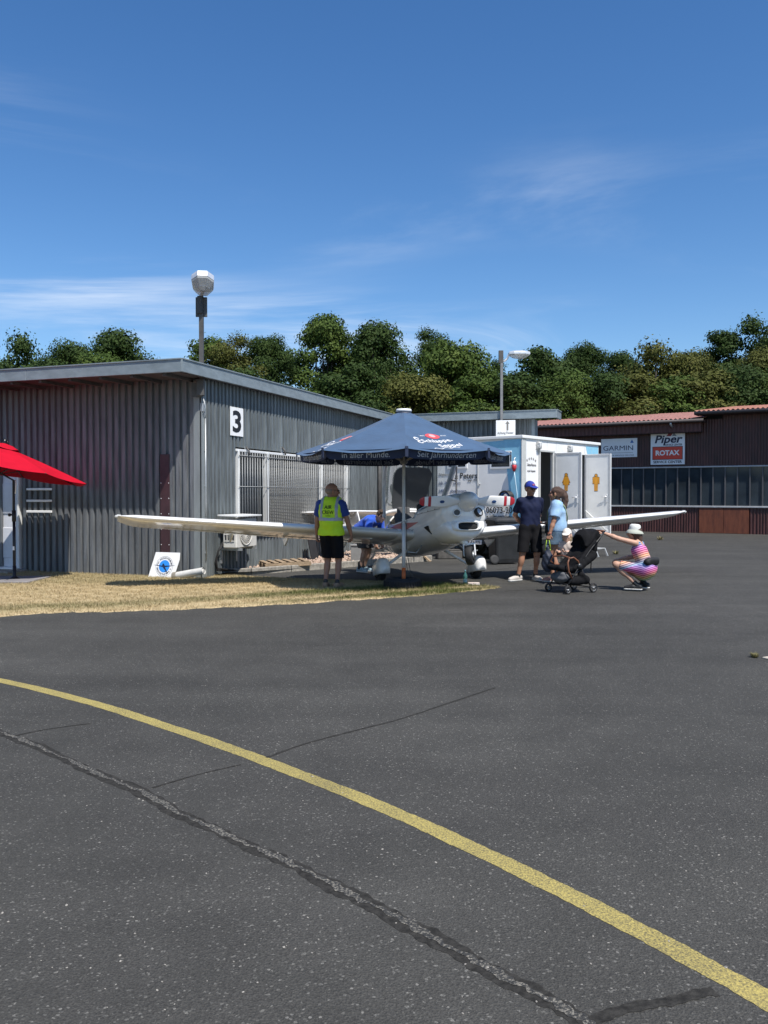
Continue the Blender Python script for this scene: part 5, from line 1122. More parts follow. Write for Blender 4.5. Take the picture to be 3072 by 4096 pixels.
# red and grey flash on the side, registration
def strip(top, bot, y0, y1, s, mat, name, n=24):
    v = []; 
    for i in range(n+1):
        y = y0+(y1-y0)*i/n; t = i/n
        for j in range(5): z = bot(t)+(top(t)-bot(t))*j/4; v.append(fside(y, z, s, .005))
    mb = MB(); mb.add(v, [(i*5+j, i*5+j+1, (i+1)*5+j+1, (i+1)*5+j) for i in range(n) for j in range(4)], smooth=True); mb.build(name, mat, pla)
for s in (-1, 1):
    strip(lambda t: .925+.14*min(1, t*1.8), lambda t: .922-.07*min(1, t*2.2), -1.0, .75, s, red_paint, 'red_flash')
    strip(lambda t: .835-.02*t, lambda t: .828-.075*min(1, t*2.5), -.78, .75, s, grey_paint, 'grey_flash')
    strip(lambda t: .95+.1*t, lambda t: .925+.1*t, .6, 2.6, s, red_paint, 'red_line')
    def pr_(p, s=s): y = 2.35+p.x*(-s); return fside(y, 1.06+p.y, s, .006+p.z*.3)
    text('D-ELMV', .24, Matrix.Identity(4), M('reg_maroon', (.12, .015, .03), .4), pla, name='registration', width=1.15, bold=.012, proj=(lambda p, s=s: fside(2.2+p.x*(1 if s > 0 else -1)*1.0*(1), 1.05+p.y*.9, s, .006)) )
# wings
def airfoil(c, n=18, t=.15):
    up = []; lo = []
    for i in range(n+1):
        x = .5*(1-math.cos(math.pi*i/n)); yt = 5*t*(.2969*math.sqrt(x)-.126*x-.3516*x*x+.2843*x**3-.1036*x**4); cam_ = .02*4*x*(1-x)
        up.append((x*c, (yt+cam_)*c)); lo.append((x*c, (-yt*.85+cam_)*c))
    return up[::-1]+lo[1:-1]
SPAN = 5.52
def wing_ring(x, s):
    t = (x-.3)/(SPAN-.3); ch = 1.46-.50*t if t < .93 else (1.46-.5*.93)*(1-((t-.93)/.075)**2*.55); le = -.74+.10*t+(0 if t < .93 else (t-.93)*2.2); z = .745+math.tan(R(4.3))*(x-.3)+(0 if t < .93 else (t-.93)*.5)
    th = .155-.03*t if t < .93 else (.127)*(1-((t-.93)/.075)**2*.75)
    return [(s*x, le+a, z+b) for a, b in airfoil(ch, t=th)]
for s in (-1, 1):
    xs2 = list(np.linspace(.3, .3+(SPAN-.3)*.93, 16))+list(np.linspace(.3+(SPAN-.3)*.945, SPAN, 7))
    mb = MB(); mb.loft([wing_ring(x, s) for x in xs2]); wg = mb.build('wing', white_paint, pla)
    # aileron / flap gap lines and hinge fairings
    for xa, xb in ((.75, 2.7), (2.75, 4.75)):
        for sgn in (1, -1):
            pts = []
            for x in np.linspace(xa, xb, 10):
                r = wing_ring(x, s); tgt = r[0][1]-(.30 if xa < 1 else .24); cand = r[:19] if sgn > 0 else [r[0]]+r[19:][::-1]; best = min(cand, key=lambda p: abs(p[1]-tgt)); pts.append(Vector((best[0], best[1], best[2]+.002*sgn)))
            mb = MB(); mb.tube(pts, .006, n=4); mb.build('flap_gap' if xa < 1 else 'aileron_gap', MATS['seam_grey'], wg)
    for x in (1.5, 2.6, 3.6):
        r = wing_ring(x, s); te = Vector(r[0]); mb = MB(); pts = [te+Vector((0, -.42, -.06)), te+Vector((0, .02, -.015)), te+Vector((0, -.1, -.17)), te+Vector((0, -.36, -.1))]
        v_ = [p+Vector((q_, 0, 0)) for q_ in (-.014, .014) for p in pts]; mb.add(v_, [(0, 1, 2, 3), (4, 7, 6, 5), (0, 4, 5, 1), (1, 5, 6, 2), (2, 6, 7, 3), (3, 7, 4, 0)]); mb.build('hinge_fairing', white_paint, wg)
    r = wing_ring(SPAN, s); tp = Vector(r[len(r)//2]); mb = MB(); mb.lathe([(.03, 0), (.035, .05), (.02, .09), (.005, .1)], 12, mtx=frame(tp+Vector((-s*.05, .08, 0)), (0, 1, 0), (0, 0, s))); mb.build('navigation_light', M('nav_lens', (.5, .5, .48), .15), wg)
    # wing root fillet
    mb = MB(); rings = []
    for x, k in ((.3, 1.18), (.5, 1.08), (.66, 1.01), (.8, 1.0)):
        r = wing_ring(x, s); c = Vector((0, sum(p[1] for p in r)/len(r), sum(p[2] for p in r)/len(r))); rings.append([(p[0], c.y+(p[1]-c.y)*(1+(k-1)*.3), c.z+(p[2]-c.z)*k) for p in r])
    mb.loft(rings); mb.build('root_fairing', white_paint, wg)
# fin, tailplane, ventral fin
def fin_ring(z): t = (z-1.05)/1.05; return [(b_, 3.75+.55*t+a, z) for a, b_ in airfoil(1.0-.35*t, t=.1)]
def sym(r): return r
mb = MB(); mb.loft([[(p[0]-.0, p[1], p[2]) for p in fin_ring(z)] for z in np.linspace(1.0, 2.1, 8)]); mb.build('fin', white_paint, pla)
def tp_ring(x): c = .72-.2*abs(x)/1.42-(.28 if abs(x) > 1.38 else 0); return [(x, 4.3+.1*abs(x)+(.14 if abs(x) > 1.38 else 0)+a, 2.08+b_*(1 if abs(x) < 1.38 else .4)) for a, b_ in airfoil(c, t=.11)]
mb = MB(); mb.loft([tp_ring(x) for x in (-1.44, -1.37, -1.2, -.6, 0, .6, 1.2, 1.37, 1.44)]); tpn = mb.build('tailplane', white_paint, pla)
mb = MB(); mb.tube([Vector(tp_ring(x)[4])+Vector((0, 0, .003)) for x in np.linspace(-1.3, 1.3, 9)], .006, n=4); mb.build('elevator_gap', MATS['seam_grey'], tpn)
mb = MB(); pts = [(3.0, .95), (4.3, 1.08), (4.25, .93), (3.95, .775), (3.7, .765)]
v_ = [(q_, a, b_) for q_ in (-.03, .03) for a, b_ in pts]; mb.add(v_, [(0, 1, 2, 3, 4), (9, 8, 7, 6, 5)]+[(i, (i+1) % 5, 5+(i+1) % 5, 5+i) for i in range(5)]); mb.build('ventral_fin', white_paint, pla)
# propeller
PA = Vector((0, -1.98, 1.105)); pt_ = empty('x', (0, 0, 0)); bpy.data.objects.remove(pt_)
mb = MB(); mb.lathe([(.165, .12), (.168, .05), (.16, -.04), (.135, -.13), (.095, -.21), (.05, -.265), (.01, -.28)], 28, mtx=Matrix.Translation(PA) @ Matrix.Rotation(R(-90), 4, 'X') @ Matrix.Scale(-1, 4, (0, 0, 1)) if False else Matrix.Translation(PA) @ frame((0, 0, 0), (1, 0, 0), (0, 0, -1))); 
mb2 = MB(); mb2.lathe([(.165, -.12), (.168, -.05), (.16, .04), (.135, .13), (.095, .21), (.05, .265), (.01, .28)], 28, mtx=Matrix.Translation(PA) @ frame((0, 0, 0), (1, 0, 0), (0, 0, 1))); mb2.build('spinner', white_paint, pla)
PRAD = .86
def blade_ring(r, s):
    t = r/PRAD; c = .07+.155*min(1, max(0, (t-.12)/.3)) if t < .42 else .225-.07*(t-.42)/.5 if t < .9 else (.225-.067)*(1-((t-.9)/.1)**2*.5); tw = R(62-48*t) if t < .8 else R(62-48*.8); th = .075-.06*min(1, t*1.3); o = []
    for a in np.linspace(0, 2*math.pi, 20, endpoint=False):
        u, w = .5*c*math.cos(a), .5*max(th, .014)*math.sin(a); o.append((s*r, PA.y+(w*math.cos(tw)+u*math.sin(tw)*.8)*-1, PA.z+s*.0+(u*math.cos(tw)-w*math.sin(tw))*1))
    return o
tipT = .89
for s in (-1, 1):
    cuts = [.13, .19, .26, .34, .42, .5, .58, .655]
    mb = MB(); mb.loft([blade_ring(r*1.0, s) for r in cuts+[.66]]); bl_ = mb.build('propeller_blade', prop_white, pla)
    for a, b_, m_, nm in ((.6605, .71, red_paint, 'tip_band'), (.7105, .775, prop_white, 'tip_band'), (.7755, PRAD, red_paint, 'tip_band')):
        mb = MB(); mb.loft([blade_ring(r, s) for r in np.linspace(a, b_, 5)]); mb.build(nm, m_, bl_)
    q_ = blade_ring(.47, s); c = sum((Vector(p) for p in q_), Vector())/len(q_); tw = R(62-48*.47/PRAD)
    mb = MB(); Mx = frame(c, (1, 0, 0), (0, -math.sin(tw)*.8, math.cos(tw)));
    mb.lathe([(.001, .0245), (.032, .021)], 20, mtx=Mx @ Matrix.Diagonal((1.3, .8, 1, 1)), cap=False); mb.build('maker_badge', M('badge_blue', (.02, .07, .2), .4), bl_)
# undercarriage
tire = lambda ro, w: [(ro*.5, -w*.35), (ro*.8, -w*.5), (ro*.95, -w*.4), (ro, -w*.15), (ro, w*.15), (ro*.95, w*.4), (ro*.8, w*.5), (ro*.5, w*.35)]
inv = Euler((PIT, 0, 0)).to_matrix().inverted()
def spat(c, L, w, h, yaw, parent, cutz):
    rings = []
    for t in np.linspace(0, 1, 15):
        y = -L*.42+L*t; k = (math.sin(math.pi*min(1, (t*1.15)**.62 if t < .55 else .5+.5*(t-.33)/.67)))**.75 if 0 < t < 1 else .03
        k = max(k, .03); rings.append([Vector((w*k*math.copysign(abs(math.cos(a))**.75, math.cos(a)), y, max(cutz, h*k*math.copysign(abs(math.sin(a))**.75, math.sin(a))))) for a in np.linspace(0, 2*math.pi, 24, endpoint=False)])
    mb = MB(); mb.loft(rings, mtx=Matrix.Translation(c) @ Matrix.Rotation(yaw, 4, 'Z')); return mb.build('wheel_spat', white_paint, parent)
for s in (-1, 1):
    wc_ = Vector((s*.95, 0, .185)); mb = MB(); mb.lathe(tire(.185, .13), 28, mtx=Matrix.Translation(wc_) @ Matrix.Rotation(R(90), 4, 'Y')); wl = mb.build('main_wheel', rubber, pla)
    mb = MB(); mb.lathe([(.09, -.07), (.06, -.05), (.06, .05), (.09, .07)], 18, mtx=Matrix.Translation(wc_) @ Matrix.Rotation(R(90), 4, 'Y')); mb.build('hub', lsteel, wl)
    spat(wc_+Vector((0, -.03, .035)), .78, .125, .2, 0, pla, -.1)
    mb = MB(); mb.tube([(s*.3, .1, .62), (s*.6, .08, .43), (s*.86, .04, .26)], [.034, .028, .024], n=8); mb.build('gear_leg', white_paint, pla)
    mb = MB(); mb.tube([(s*.32, -.62, .6), (s*.5, -.72, .42), (s*.68, -.74, .44)], .014, n=6); mb.build('step', lsteel, pla)
nw = Vector((.12, -1.62, .245)); NR = R(-35)
mb = MB(); mb.lathe(tire(.165, .13), 28, mtx=Matrix.Translation(nw) @ Matrix.Rotation(NR, 4, 'Z') @ Matrix.Rotation(R(90), 4, 'Y')); wl = mb.build('nose_wheel', rubber, pla)
mb = MB(); mb.lathe([(.08, -.07), (.05, -.05), (.05, .05), (.08, .07)], 18, mtx=Matrix.Translation(nw) @ Matrix.Rotation(NR, 4, 'Z') @ Matrix.Rotation(R(90), 4, 'Y')); mb.build('hub', lsteel, wl)
mb = MB(); mb.tube([(0, -1.52, .62), (.005, -1.53, .52)], .055, n=12); mb.tube([(.005, -1.53, .52), (.10, -1.6, .44)], [.045, .04], n=12); mb.build('nose_strut', white_paint, pla)
mb = MB(); Nm = Matrix.Translation(nw) @ Matrix.Rotation(NR, 4, 'Z'); mb.box((0, 0, .19), (.2, .05, .035), mtx=Nm, bev=.008); mb.box((.095, 0, .1), (.02, .05, .22), mtx=Nm, bev=.005); mb.box((-.095, 0, .1), (.02, .05, .22), mtx=Nm, bev=.005); mb.build('nose_fork', white_paint, pla)
mb = MB(); mb.tube([(-.05, .6, .52), (-.05, .62, .42)], .008, n=5); mb.build('antenna', lsteel, pla)
# open canopy hinged behind the seats
glass = bpy.data.materials.new('canopy_glass'); glass.use_nodes = True
n_, l_ = glass.node_tree.nodes, glass.node_tree.links; n_.clear()
tr = n_.new('ShaderNodeBsdfTransparent'); tr.inputs[0].default_value = (.86, .9, .9, 1); gs = n_.new('ShaderNodeBsdfGlossy'); gs.inputs['Roughness'].default_value = .03
fr_ = n_.new('ShaderNodeLayerWeight'); fr_.inputs[0].default_value = .35; mr = n_.new('ShaderNodeMapRange'); mr.inputs[3].default_value = .14; mr.inputs[4].default_value = .75
mx = n_.new('ShaderNodeMixShader'); ou = n_.new('ShaderNodeOutputMaterial'); l_.new(fr_.outputs['Facing'], mr.inputs[0]); l_.new(mr.outputs[0], mx.inputs[0]); l_.new(tr.outputs[0], mx.inputs[1]); l_.new(gs.outputs[0], mx.inputs[2]); l_.new(mx.outputs[0], ou.inputs[0])
CM = Matrix.Translation((0, OPEN1+.05, 1.30)) @ Matrix.Rotation(R(-50), 4, 'X')
def can(l, th, off=0):   # l: 0 at hinge .. 1.55 at front edge; th -1..1 across
    t = l/1.55; w = .54+.17*math.sin(math.pi*min(1, t*.62))+off; h = .34*math.sin(math.pi*(.22+.56*t))**.8+off; a = th*R(98)
    return Vector((w*math.sin(a)*1.02, -l, h*math.cos(a)))
L_ = 24; T_ = 28
mb = MB(); mb.add([can(1.5*i/L_+.05, -1+2*j/T_) for i in range(L_+1) for j in range(T_+1)], [(i*(T_+1)+j, i*(T_+1)+j+1, (i+1)*(T_+1)+j+1, (i+1)*(T_+1)+j) for i in range(L_) for j in range(T_)], smooth=True, mtx=CM); cno = mb.build('canopy', glass, pla)
edge = [can(1.55, t) for t in np.linspace(-1, 1, 25)]+[can(l, 1) for l in np.linspace(1.5, .05, 16)]+[can(.05, t) for t in np.linspace(1, -1, 25)]+[can(l, -1) for l in np.linspace(.1, 1.55, 16)]
mb = MB(); mb.tube(edge, .03, n=6, cap=False, mtx=CM); mb.build('canopy_frame', M('canopy_frame', (.66, .66, .65), .35, var=.1), cno)
mb = MB(); mb.add([can(.1+.85*i/8, (-.36+.72*j/10)*(1-.25*max(0, (i-6)/2)**3), -.015) for i in range(9) for j in range(11)], [(i*11+j, i*11+j+1, (i+1)*11+j+1, (i+1)*11+j) for i in range(8) for j in range(10)], smooth=True, mtx=CM); mb.build('headliner', M('headliner', (.045, .05, .055), .85, var=.1), cno)
for s in (-1, 1):
    mb = MB(); mb.add([can(.05+1.5*i/20, s*(.72+.28*j/3), .004) for i in range(21) for j in range(4)], [(i*4+j, i*4+j+1, (i+1)*4+j+1, (i+1)*4+j) for i in range(20) for j in range(3)], smooth=True, mtx=CM); mb.build('canopy_sill', MATS['canopy_frame'], cno)
mb = MB(); p0 = CM @ can(1.2, .98); p1 = fus(-.2, OTH); mb.tube([p0, p0.lerp(p1, .5), p1], .016, n=6); mb.tube([p0.lerp(p1, .3), p0.lerp(p1, .3)+Vector((-.1, 0, .03))], .014, n=6); mb.build('canopy_strut', black, cno)
# ================================================================== PEOPLE (signed-distance bodies, polygonised with surface nets)
V = lambda *a: np.array(a, float)
def surfnets(D, org, h):
    s = D < 0; nx, ny, nz = D.shape
    c = [s[i:nx-1+i, j:ny-1+j, k:nz-1+k] for i in (0, 1) for j in (0, 1) for k in (0, 1)]
    tot = sum(x.astype(np.int8) for x in c); act = (tot > 0) & (tot < 8); idx = np.argwhere(act)
    if len(idx) == 0: return np.zeros((0, 3)), np.zeros((0, 4), int)
    offs = np.array([(i, j, k) for i in (0, 1) for j in (0, 1) for k in (0, 1)])
    val = np.stack([D[idx[:, 0]+o[0], idx[:, 1]+o[1], idx[:, 2]+o[2]] for o in offs], 1)
    P = np.zeros((len(idx), 3)); cnt = np.zeros(len(idx))
    for a in range(8):
        for b in range(a+1, 8):
            if np.abs(offs[a]-offs[b]).sum() != 1: continue
            m = (val[:, a] < 0) != (val[:, b] < 0); t = val[m, a]/(val[m, a]-val[m, b]); P[m] += offs[a]+(offs[b]-offs[a])*t[:, None]; cnt[m] += 1
    vid = -np.ones(act.shape, int); vid[tuple(idx.T)] = np.arange(len(idx)); verts = org+(idx+P/cnt[:, None])*h; F_ = []
    for ax in range(3):
        sl0 = [slice(None)]*3; sl1 = [slice(None)]*3; sl0[ax] = slice(0, -1); sl1[ax] = slice(1, None)
        cr = s[tuple(sl0)] != s[tuple(sl1)]; e = np.argwhere(cr); b_, c_ = [(1, 2), (2, 0), (0, 1)][ax]
        ok = (e[:, b_] > 0) & (e[:, c_] > 0) & (e[:, b_] < D.shape[b_]-1) & (e[:, c_] < D.shape[c_]-1); e = e[ok]
        q = []
        for db, dc in ((-1, -1), (0, -1), (0, 0), (-1, 0)):
            i = e.copy(); i[:, b_] += db; i[:, c_] += dc; q.append(vid[tuple(i.T)])
        q = np.stack(q, 1); fl = s[tuple(e.T)]; q[~fl] = q[~fl][:, ::-1]; F_.append(q)
    return verts, np.concatenate(F_)
def cone(a, b, ra, rb): return ('c', np.array(a, float), np.array(b, float), ra, rb)
def ell(c, r, Rm=None): return ('e', np.array(c, float), np.array(r, float), Rm)
def chain(pts, rs): return [cone(pts[i], pts[i+1], rs[i], rs[i+1]) for i in range(len(pts)-1)]
def bounds(p):
    if p[0] == 'c': r = max(p[3], p[4]); return np.minimum(p[1], p[2])-r, np.maximum(p[1], p[2])+r
    m = p[2].max(); return p[1]-m, p[1]+m
def evalp(p, X, Y, Z):
    if p[0] == 'c':
        a, ba = p[1], p[2]-p[1]; L = ba@ba+1e-12; t = np.clip(((X-a[0])*ba[0]+(Y-a[1])*ba[1]+(Z-a[2])*ba[2])/L, 0, 1)
        return np.sqrt((X-a[0]-t*ba[0])**2+(Y-a[1]-t*ba[1])**2+(Z-a[2]-t*ba[2])**2)-(p[3]+(p[4]-p[3])*t)
    x, y, z = X-p[1][0], Y-p[1][1], Z-p[1][2]
    if p[3] is not None: Rm = p[3]; x, y, z = (Rm[0, 0]*x+Rm[1, 0]*y+Rm[2, 0]*z, Rm[0, 1]*x+Rm[1, 1]*y+Rm[2, 1]*z, Rm[0, 2]*x+Rm[1, 2]*y+Rm[2, 2]*z)
    r = p[2]; k0 = np.sqrt((x/r[0])**2+(y/r[1])**2+(z/r[2])**2); k1 = np.sqrt((x/r[0]**2)**2+(y/r[1]**2)**2+(z/r[2]**2)**2)+1e-9
    return k0*(k0-1)/k1
def smin(a, b, k):
    if k <= 0: return np.minimum(a, b)
    h = np.clip(.5+.5*(b-a)/k, 0, 1); return b+(a-b)*h-k*h*(1-h)
def sdf(groups, h, ku=.015, disp=None, sub=(), smooth=1):
    """groups: list of (prims, cuts[(point, normal)], k); cuts keep the side the normal points away from"""
    pr = [p for g in groups for p in g[0]]; lo = np.min([bounds(p)[0] for p in pr], 0)-3*h; hi = np.max([bounds(p)[1] for p in pr], 0)+3*h
    n = np.ceil((hi-lo)/h).astype(int)+1; ax = [lo[i]+h*np.arange(n[i]) for i in range(3)]; D = np.full(n, 1.0)
    for prims, cuts, k in groups:
        gl = np.min([bounds(p)[0] for p in prims], 0)-k-2*h; gh = np.max([bounds(p)[1] for p in prims], 0)+k+2*h
        i0 = np.maximum(0, ((gl-lo)/h).astype(int)); i1 = np.minimum(n, ((gh-lo)/h).astype(int)+2); S = tuple(slice(a, b) for a, b in zip(i0, i1)); E = np.full(i1-i0, 1.0)
        for p in prims:
            a, b = bounds(p); j0 = np.maximum(i0, ((a-k-2*h-lo)/h).astype(int)); j1 = np.minimum(i1, ((b+k+2*h-lo)/h).astype(int)+2)
            X, Y, Z = np.meshgrid(*[ax[i][j0[i]:j1[i]] for i in range(3)], indexing='ij', sparse=True); T = tuple(slice(x, y) for x, y in zip(j0-i0, j1-i0)); E[T] = smin(E[T], evalp(p, X, Y, Z), k)
        if cuts:
            X, Y, Z = np.meshgrid(*[ax[i][i0[i]:i1[i]] for i in range(3)], indexing='ij', sparse=True)
            for c in cuts:
                if isinstance(c[0], str): E = np.maximum(E, -evalp(c[1], X, Y, Z)); continue
                pt, nn = np.array(c[0], float), np.array(c[1], float); nn = nn/np.linalg.norm(nn); E = np.maximum(E, (X-pt[0])*nn[0]+(Y-pt[1])*nn[1]+(Z-pt[2])*nn[2])
        D[S] = smin(D[S], E, ku)
    X, Y, Z = np.meshgrid(*ax, indexing='ij', sparse=True)
    for p in sub: D = -smin(-D, evalp(p, X, Y, Z), .006)
    if disp: D = D+disp(X, Y, Z)
    return surfnets(D, lo, h)
def sdf_obj(name, mat, parent, groups, h=.011, ku=.015, disp=None, sub=(), extra=()):
    v, f = sdf(groups, h, ku, disp, sub)
    for g2, h2, s2 in extra:
        v2, f2 = sdf(g2, h2, .004, None, s2); f = np.concatenate([f, f2+len(v)]); v = np.concatenate([v, v2])
    return link(name, np_mesh(name, v, f, True), mat, parent)
def wrinkle(a=.0055, f1=34, f2=23, ph=0): return lambda X, Y, Z: a*np.sin(f1*Z+9*X+ph+2.2*np.sin(11*X+7*Y))*np.sin(f2*X+13*Y+8*Z+ph)
def ik(a, c, l1, l2, hint):
    a, c, hint = np.array(a, float), np.array(c, float), np.array(hint, float); d = c-a; L = min(np.linalg.norm(d), (l1+l2)*.998); d /= np.linalg.norm(d)
    x = (l1*l1-l2*l2+L*L)/(2*L); hh = math.sqrt(max(1e-6, l1*l1-x*x)); p = hint-d*(hint@d); p /= np.linalg.norm(p)+1e-9; return a+d*x+p*hh, a+d*L
def rotm(yaw=0, pitch=0, roll=0): return np.array((Matrix.Rotation(yaw, 3, 'Z') @ Matrix.Rotation(pitch, 3, 'X') @ Matrix.Rotation(roll, 3, 'Y')))
def head_prims(c, Rm, s=1.0):
    c = np.array(c, float); T = lambda x, y, z: c+Rm@V(x, y, z)*s; E = lambda p, r: ell(T(*p), V(*r)*s, Rm)
    g = [E((0, .014, .022), (.077, .097, .095)), E((0, -.022, -.042), (.061, .072, .078)), E((0, -.066, -.1), (.026, .022, .02)), E((-.034, -.06, -.026), (.027, .026, .027)), E((.034, -.06, -.026), (.027, .026, .027)), E((0, -.08, .026), (.05, .018, .012)), E((0, -.085, -.066), (.025, .013, .011)),
         cone(T(0, -.09, .008), T(0, -.113, -.028), .009*s, .014*s), cone(T(-.012, -.1, -.034), T(.012, -.1, -.034), .009*s, .009*s)]
    e = [E((.079, .008, -.012), (.011, .021, .033)), E((-.079, .008, -.012), (.011, .021, .033))]
    sub = [E((.031, -.099, .006), (.017, .014, .011)), E((-.031, -.099, .006), (.017, .014, .011))]
    return g, e, sub, T
def hand_prims(w, fd, pn, side, curl=.5, s=1.0):
    """palm plus five fingers; fd finger direction, pn palm normal, side +1/-1 puts the thumb"""
    w, fd, pn = (np.array(x, float) for x in (w, fd, pn)); fd /= np.linalg.norm(fd); pn = pn-fd*(pn@fd); pn /= np.linalg.norm(pn); lat = np.cross(fd, pn)*side; P = []
    for o, ln in ((.03, .95), (.011, 1.06), (-.009, 1.0), (-.028, .8)):
        k = w+(fd*.088+lat*o)*s; P.append(cone(w+fd*.005*s+lat*o*.6*s, k, .0155*s, .0125*s)); d = fd.copy(); n = pn.copy()
        for L, r in ((.042, .0098), (.027, .009), (.021, .008)):
            a = curl*1.15; d, n = d*math.cos(a)+n*math.sin(a), n*math.cos(a)-d*math.sin(a); k2 = k+d*L*ln*s; P.append(cone(k, k2, r*s, (r-.0006)*s)); k = k2
    b = w+(fd*.022+lat*.022)*s; m = b+(fd*.032+lat*.034+pn*.014)*s; P += [cone(b, m, .0155*s, .012*s), cone(m, m+(fd*.034+lat*.01+pn*.018*(.4+curl))*s, .0115*s, .0095*s)]
    return P
skinm = lambda n, c: M(n, c, .5, var=.08, vscale=18, bump=.05, bscale=120, spec=.35)
def simple_obj(name, mat, parent, prims, h=.006, k=.01, cuts=(), disp=None, sub=()): return sdf_obj(name, mat, parent, [(prims, list(cuts), k)], h, 0, disp, sub)
class Fig:
    def __init__(s, label, loc, rz, H, skin, pose, cat='person'):
        s.k = H/1.75; s.root = empty('person', loc, rz, label, cat); s.skin = skin; s.J = {a: np.array(b, float) for a, b in pose.items()}; s.build_pose()
    def build_pose(s):
        J, k = s.J, s.k
        for q, sg in (('L', 1), ('R', -1)):
            if 'el'+q not in J: J['el'+q], J['wr'+q] = ik(J['sh'+q], J['wr'+q], .29*k, .255*k, J.get('ehint'+q, V(sg*.3, .6, -.3)))
            if 'kn'+q not in J: J['kn'+q], J['an'+q] = ik(J['hip'+q], J['an'+q], .43*k, .41*k, J.get('khint'+q, V(0, -1, 0)))
        s.lat = (J['shL']-J['shR']); s.lat /= np.linalg.norm(s.lat); up = J['chest']-J['pelvis']; up /= np.linalg.norm(up); s.up = up; s.fwd = np.cross(s.lat, up)*-1
        s.hlat = (J['hipL']-J['hipR']); s.hlat /= np.linalg.norm(s.hlat)
    def torso(s, inf=0, belly=0, wide=1.0):
        J, k = s.J, s.k; P = []
        for g in (-1, 1):
            a = J['pelvis']+s.hlat*g*.062*k*wide; m = J['pelvis']*.5+J['chest']*.5+s.lat*g*.055*k*wide; c = J['chest']+s.lat*g*.072*k*wide
            P += [cone(a, m, .108*k+inf, .1*k+inf), cone(m, c, .1*k+inf, .112*k+inf)]
        if belly: P.append(ell(J['pelvis']*.55+J['chest']*.45+s.fwd*.05*k, V(.13, .11, .15)*k+belly+inf*.6))
        nb = J['neck']-s.up*.055*k
        for q in 'LR': P.append(cone(nb, J['sh'+q]*.9+nb*.1-s.up*.012*k, .066*k+inf*.8, .052*k+inf*.8))
        P += [cone(nb, J['chest'], .07*k+inf*.8, .1*k+inf)]
        return P
    def arm(s, q, inf=0): J, k = s.J, s.k; return [cone(J['sh'+q], J['el'+q], .053*k+inf, .041*k+inf), cone(J['el'+q], J['el'+q]*.6+J['wr'+q]*.4, .041*k+inf, .041*k+inf), cone(J['el'+q]*.6+J['wr'+q]*.4, J['wr'+q], .041*k+inf, .026*k+inf)]
    def leg(s, q, inf=0):
        J, k = s.J, s.k; h_, kn, an = J['hip'+q], J['kn'+q], J['an'+q]; sh = an-kn; back = np.cross(s.hlat, sh); back /= np.linalg.norm(back)+1e-9
        return [cone(h_, kn, .088*k+inf, .056*k+inf), cone(kn, an, .052*k+inf, .034*k+inf), ell(kn*.68+an*.32+back*-.016*k, V(.05, .05, .1)*k+inf, s.align(sh))]
    def align(s, d):
        d = d/np.linalg.norm(d); a = V(1, 0, 0) if abs(d[0]) < .8 else V(0, 1, 0); x = np.cross(a, d); x /= np.linalg.norm(x); return np.stack([x, np.cross(d, x), d], 1)
    def body(s, hands, headR, headk=1.0, legs=True):
        J, k = s.J, s.k; Rm = s.Rm = headR; hk = s.hk = k**.5*headk*1.08
        hp, ears, sub, s.HT = head_prims(J['head'], Rm, hk)
        G_ = [(s.torso(-.004)+[cone(J['neck'], J['head']+Rm@V(0, .015, -.05)*hk, .058*k, .054*k)], [], .04), (s.arm('L'), [], .02), (s.arm('R'), [], .02)]
        if legs: G_ += [(s.leg('L'), [], .03), (s.leg('R'), [], .03)]
        ex = [([(hp, [], .016), (ears, [], .004)], .0055, sub)]
        for q, sg in (('L', 1), ('R', -1)):
            fd, pn, curl, side = hands[q]; ex.append(([(hand_prims(J['wr'+q], fd, pn, side, curl, k), [], .006)], .0045, ()))
        o = sdf_obj('body', s.skin, s.root, G_, .012, .02, None, (), ex); 
        for sx in (-1, 1):
            mb = MB(); c = s.HT(sx*.031, -.081, .006); bm = bmesh.new(); bmesh.ops.create_uvsphere(bm, u_segments=10, v_segments=8, radius=.0125*hk); me = bpy.data.meshes.new('eye'); bm.to_mesh(me); bm.free(); e = link('eye', me, M('eye_dark', (.05, .04, .035), .15), s.root); e.location = c
        return o
    def foot(s, q, direction, mat, sole, L=.27, high=0, name='shoe', accent=None):
        k = s.k; an = s.J['an'+q]; d = np.array(direction, float); d[2] = 0; d /= np.linalg.norm(d); g = V(an[0], an[1], 0); zb = max(0, an[2]-.085*k); z0 = V(0, 0, zb+.0)
        heel = g-d*.045*k+z0+V(0, 0, .045*k); toe = g+d*(L-.085)*k+z0+V(0, 0, .036*k); mid = g+d*.07*k+z0+V(0, 0, .055*k)
        P = [cone(heel, mid, .042*k, .045*k), cone(mid, toe, .046*k, .036*k), cone(heel+V(0, 0, .02*k), an+V(0, 0, .01+high)-d*.005, .041*k, .042*k)]
        o = simple_obj(name, mat, s.root, P, .006, .015, [(z0+V(0, 0, .018*k), (0, 0, -1)), (an+V(0, 0, .005+high), (0, 0, 1))])
        Ps = [cone(heel+V(0, 0, -.02*k), mid+V(0, 0, -.025*k), .046*k, .049*k), cone(mid+V(0, 0, -.025*k), toe+V(0, 0, -.012*k), .049*k, .041*k)]
        simple_obj('sole', sole, o, Ps, .006, .01, [(z0+V(0, 0, .024*k), (0, 0, 1)), (z0+V(0, 0, .001), (0, 0, -1))]); return o
def cut_arm(J, q, t): a, b = J['sh'+q], J['el'+q]; return (a+(b-a)*t, b-a)
skinA, skinB, skinC, skinD = skinm('skin_tan', (.30, .15, .095)), skinm('skin_light', (.50, .29, .20)), skinm('skin_mid', (.36, .185, .115)), skinm('skin_fair', (.55, .34, .25))
white_sole = M('sole_white', (.62, .61, .58), .6, var=.06)
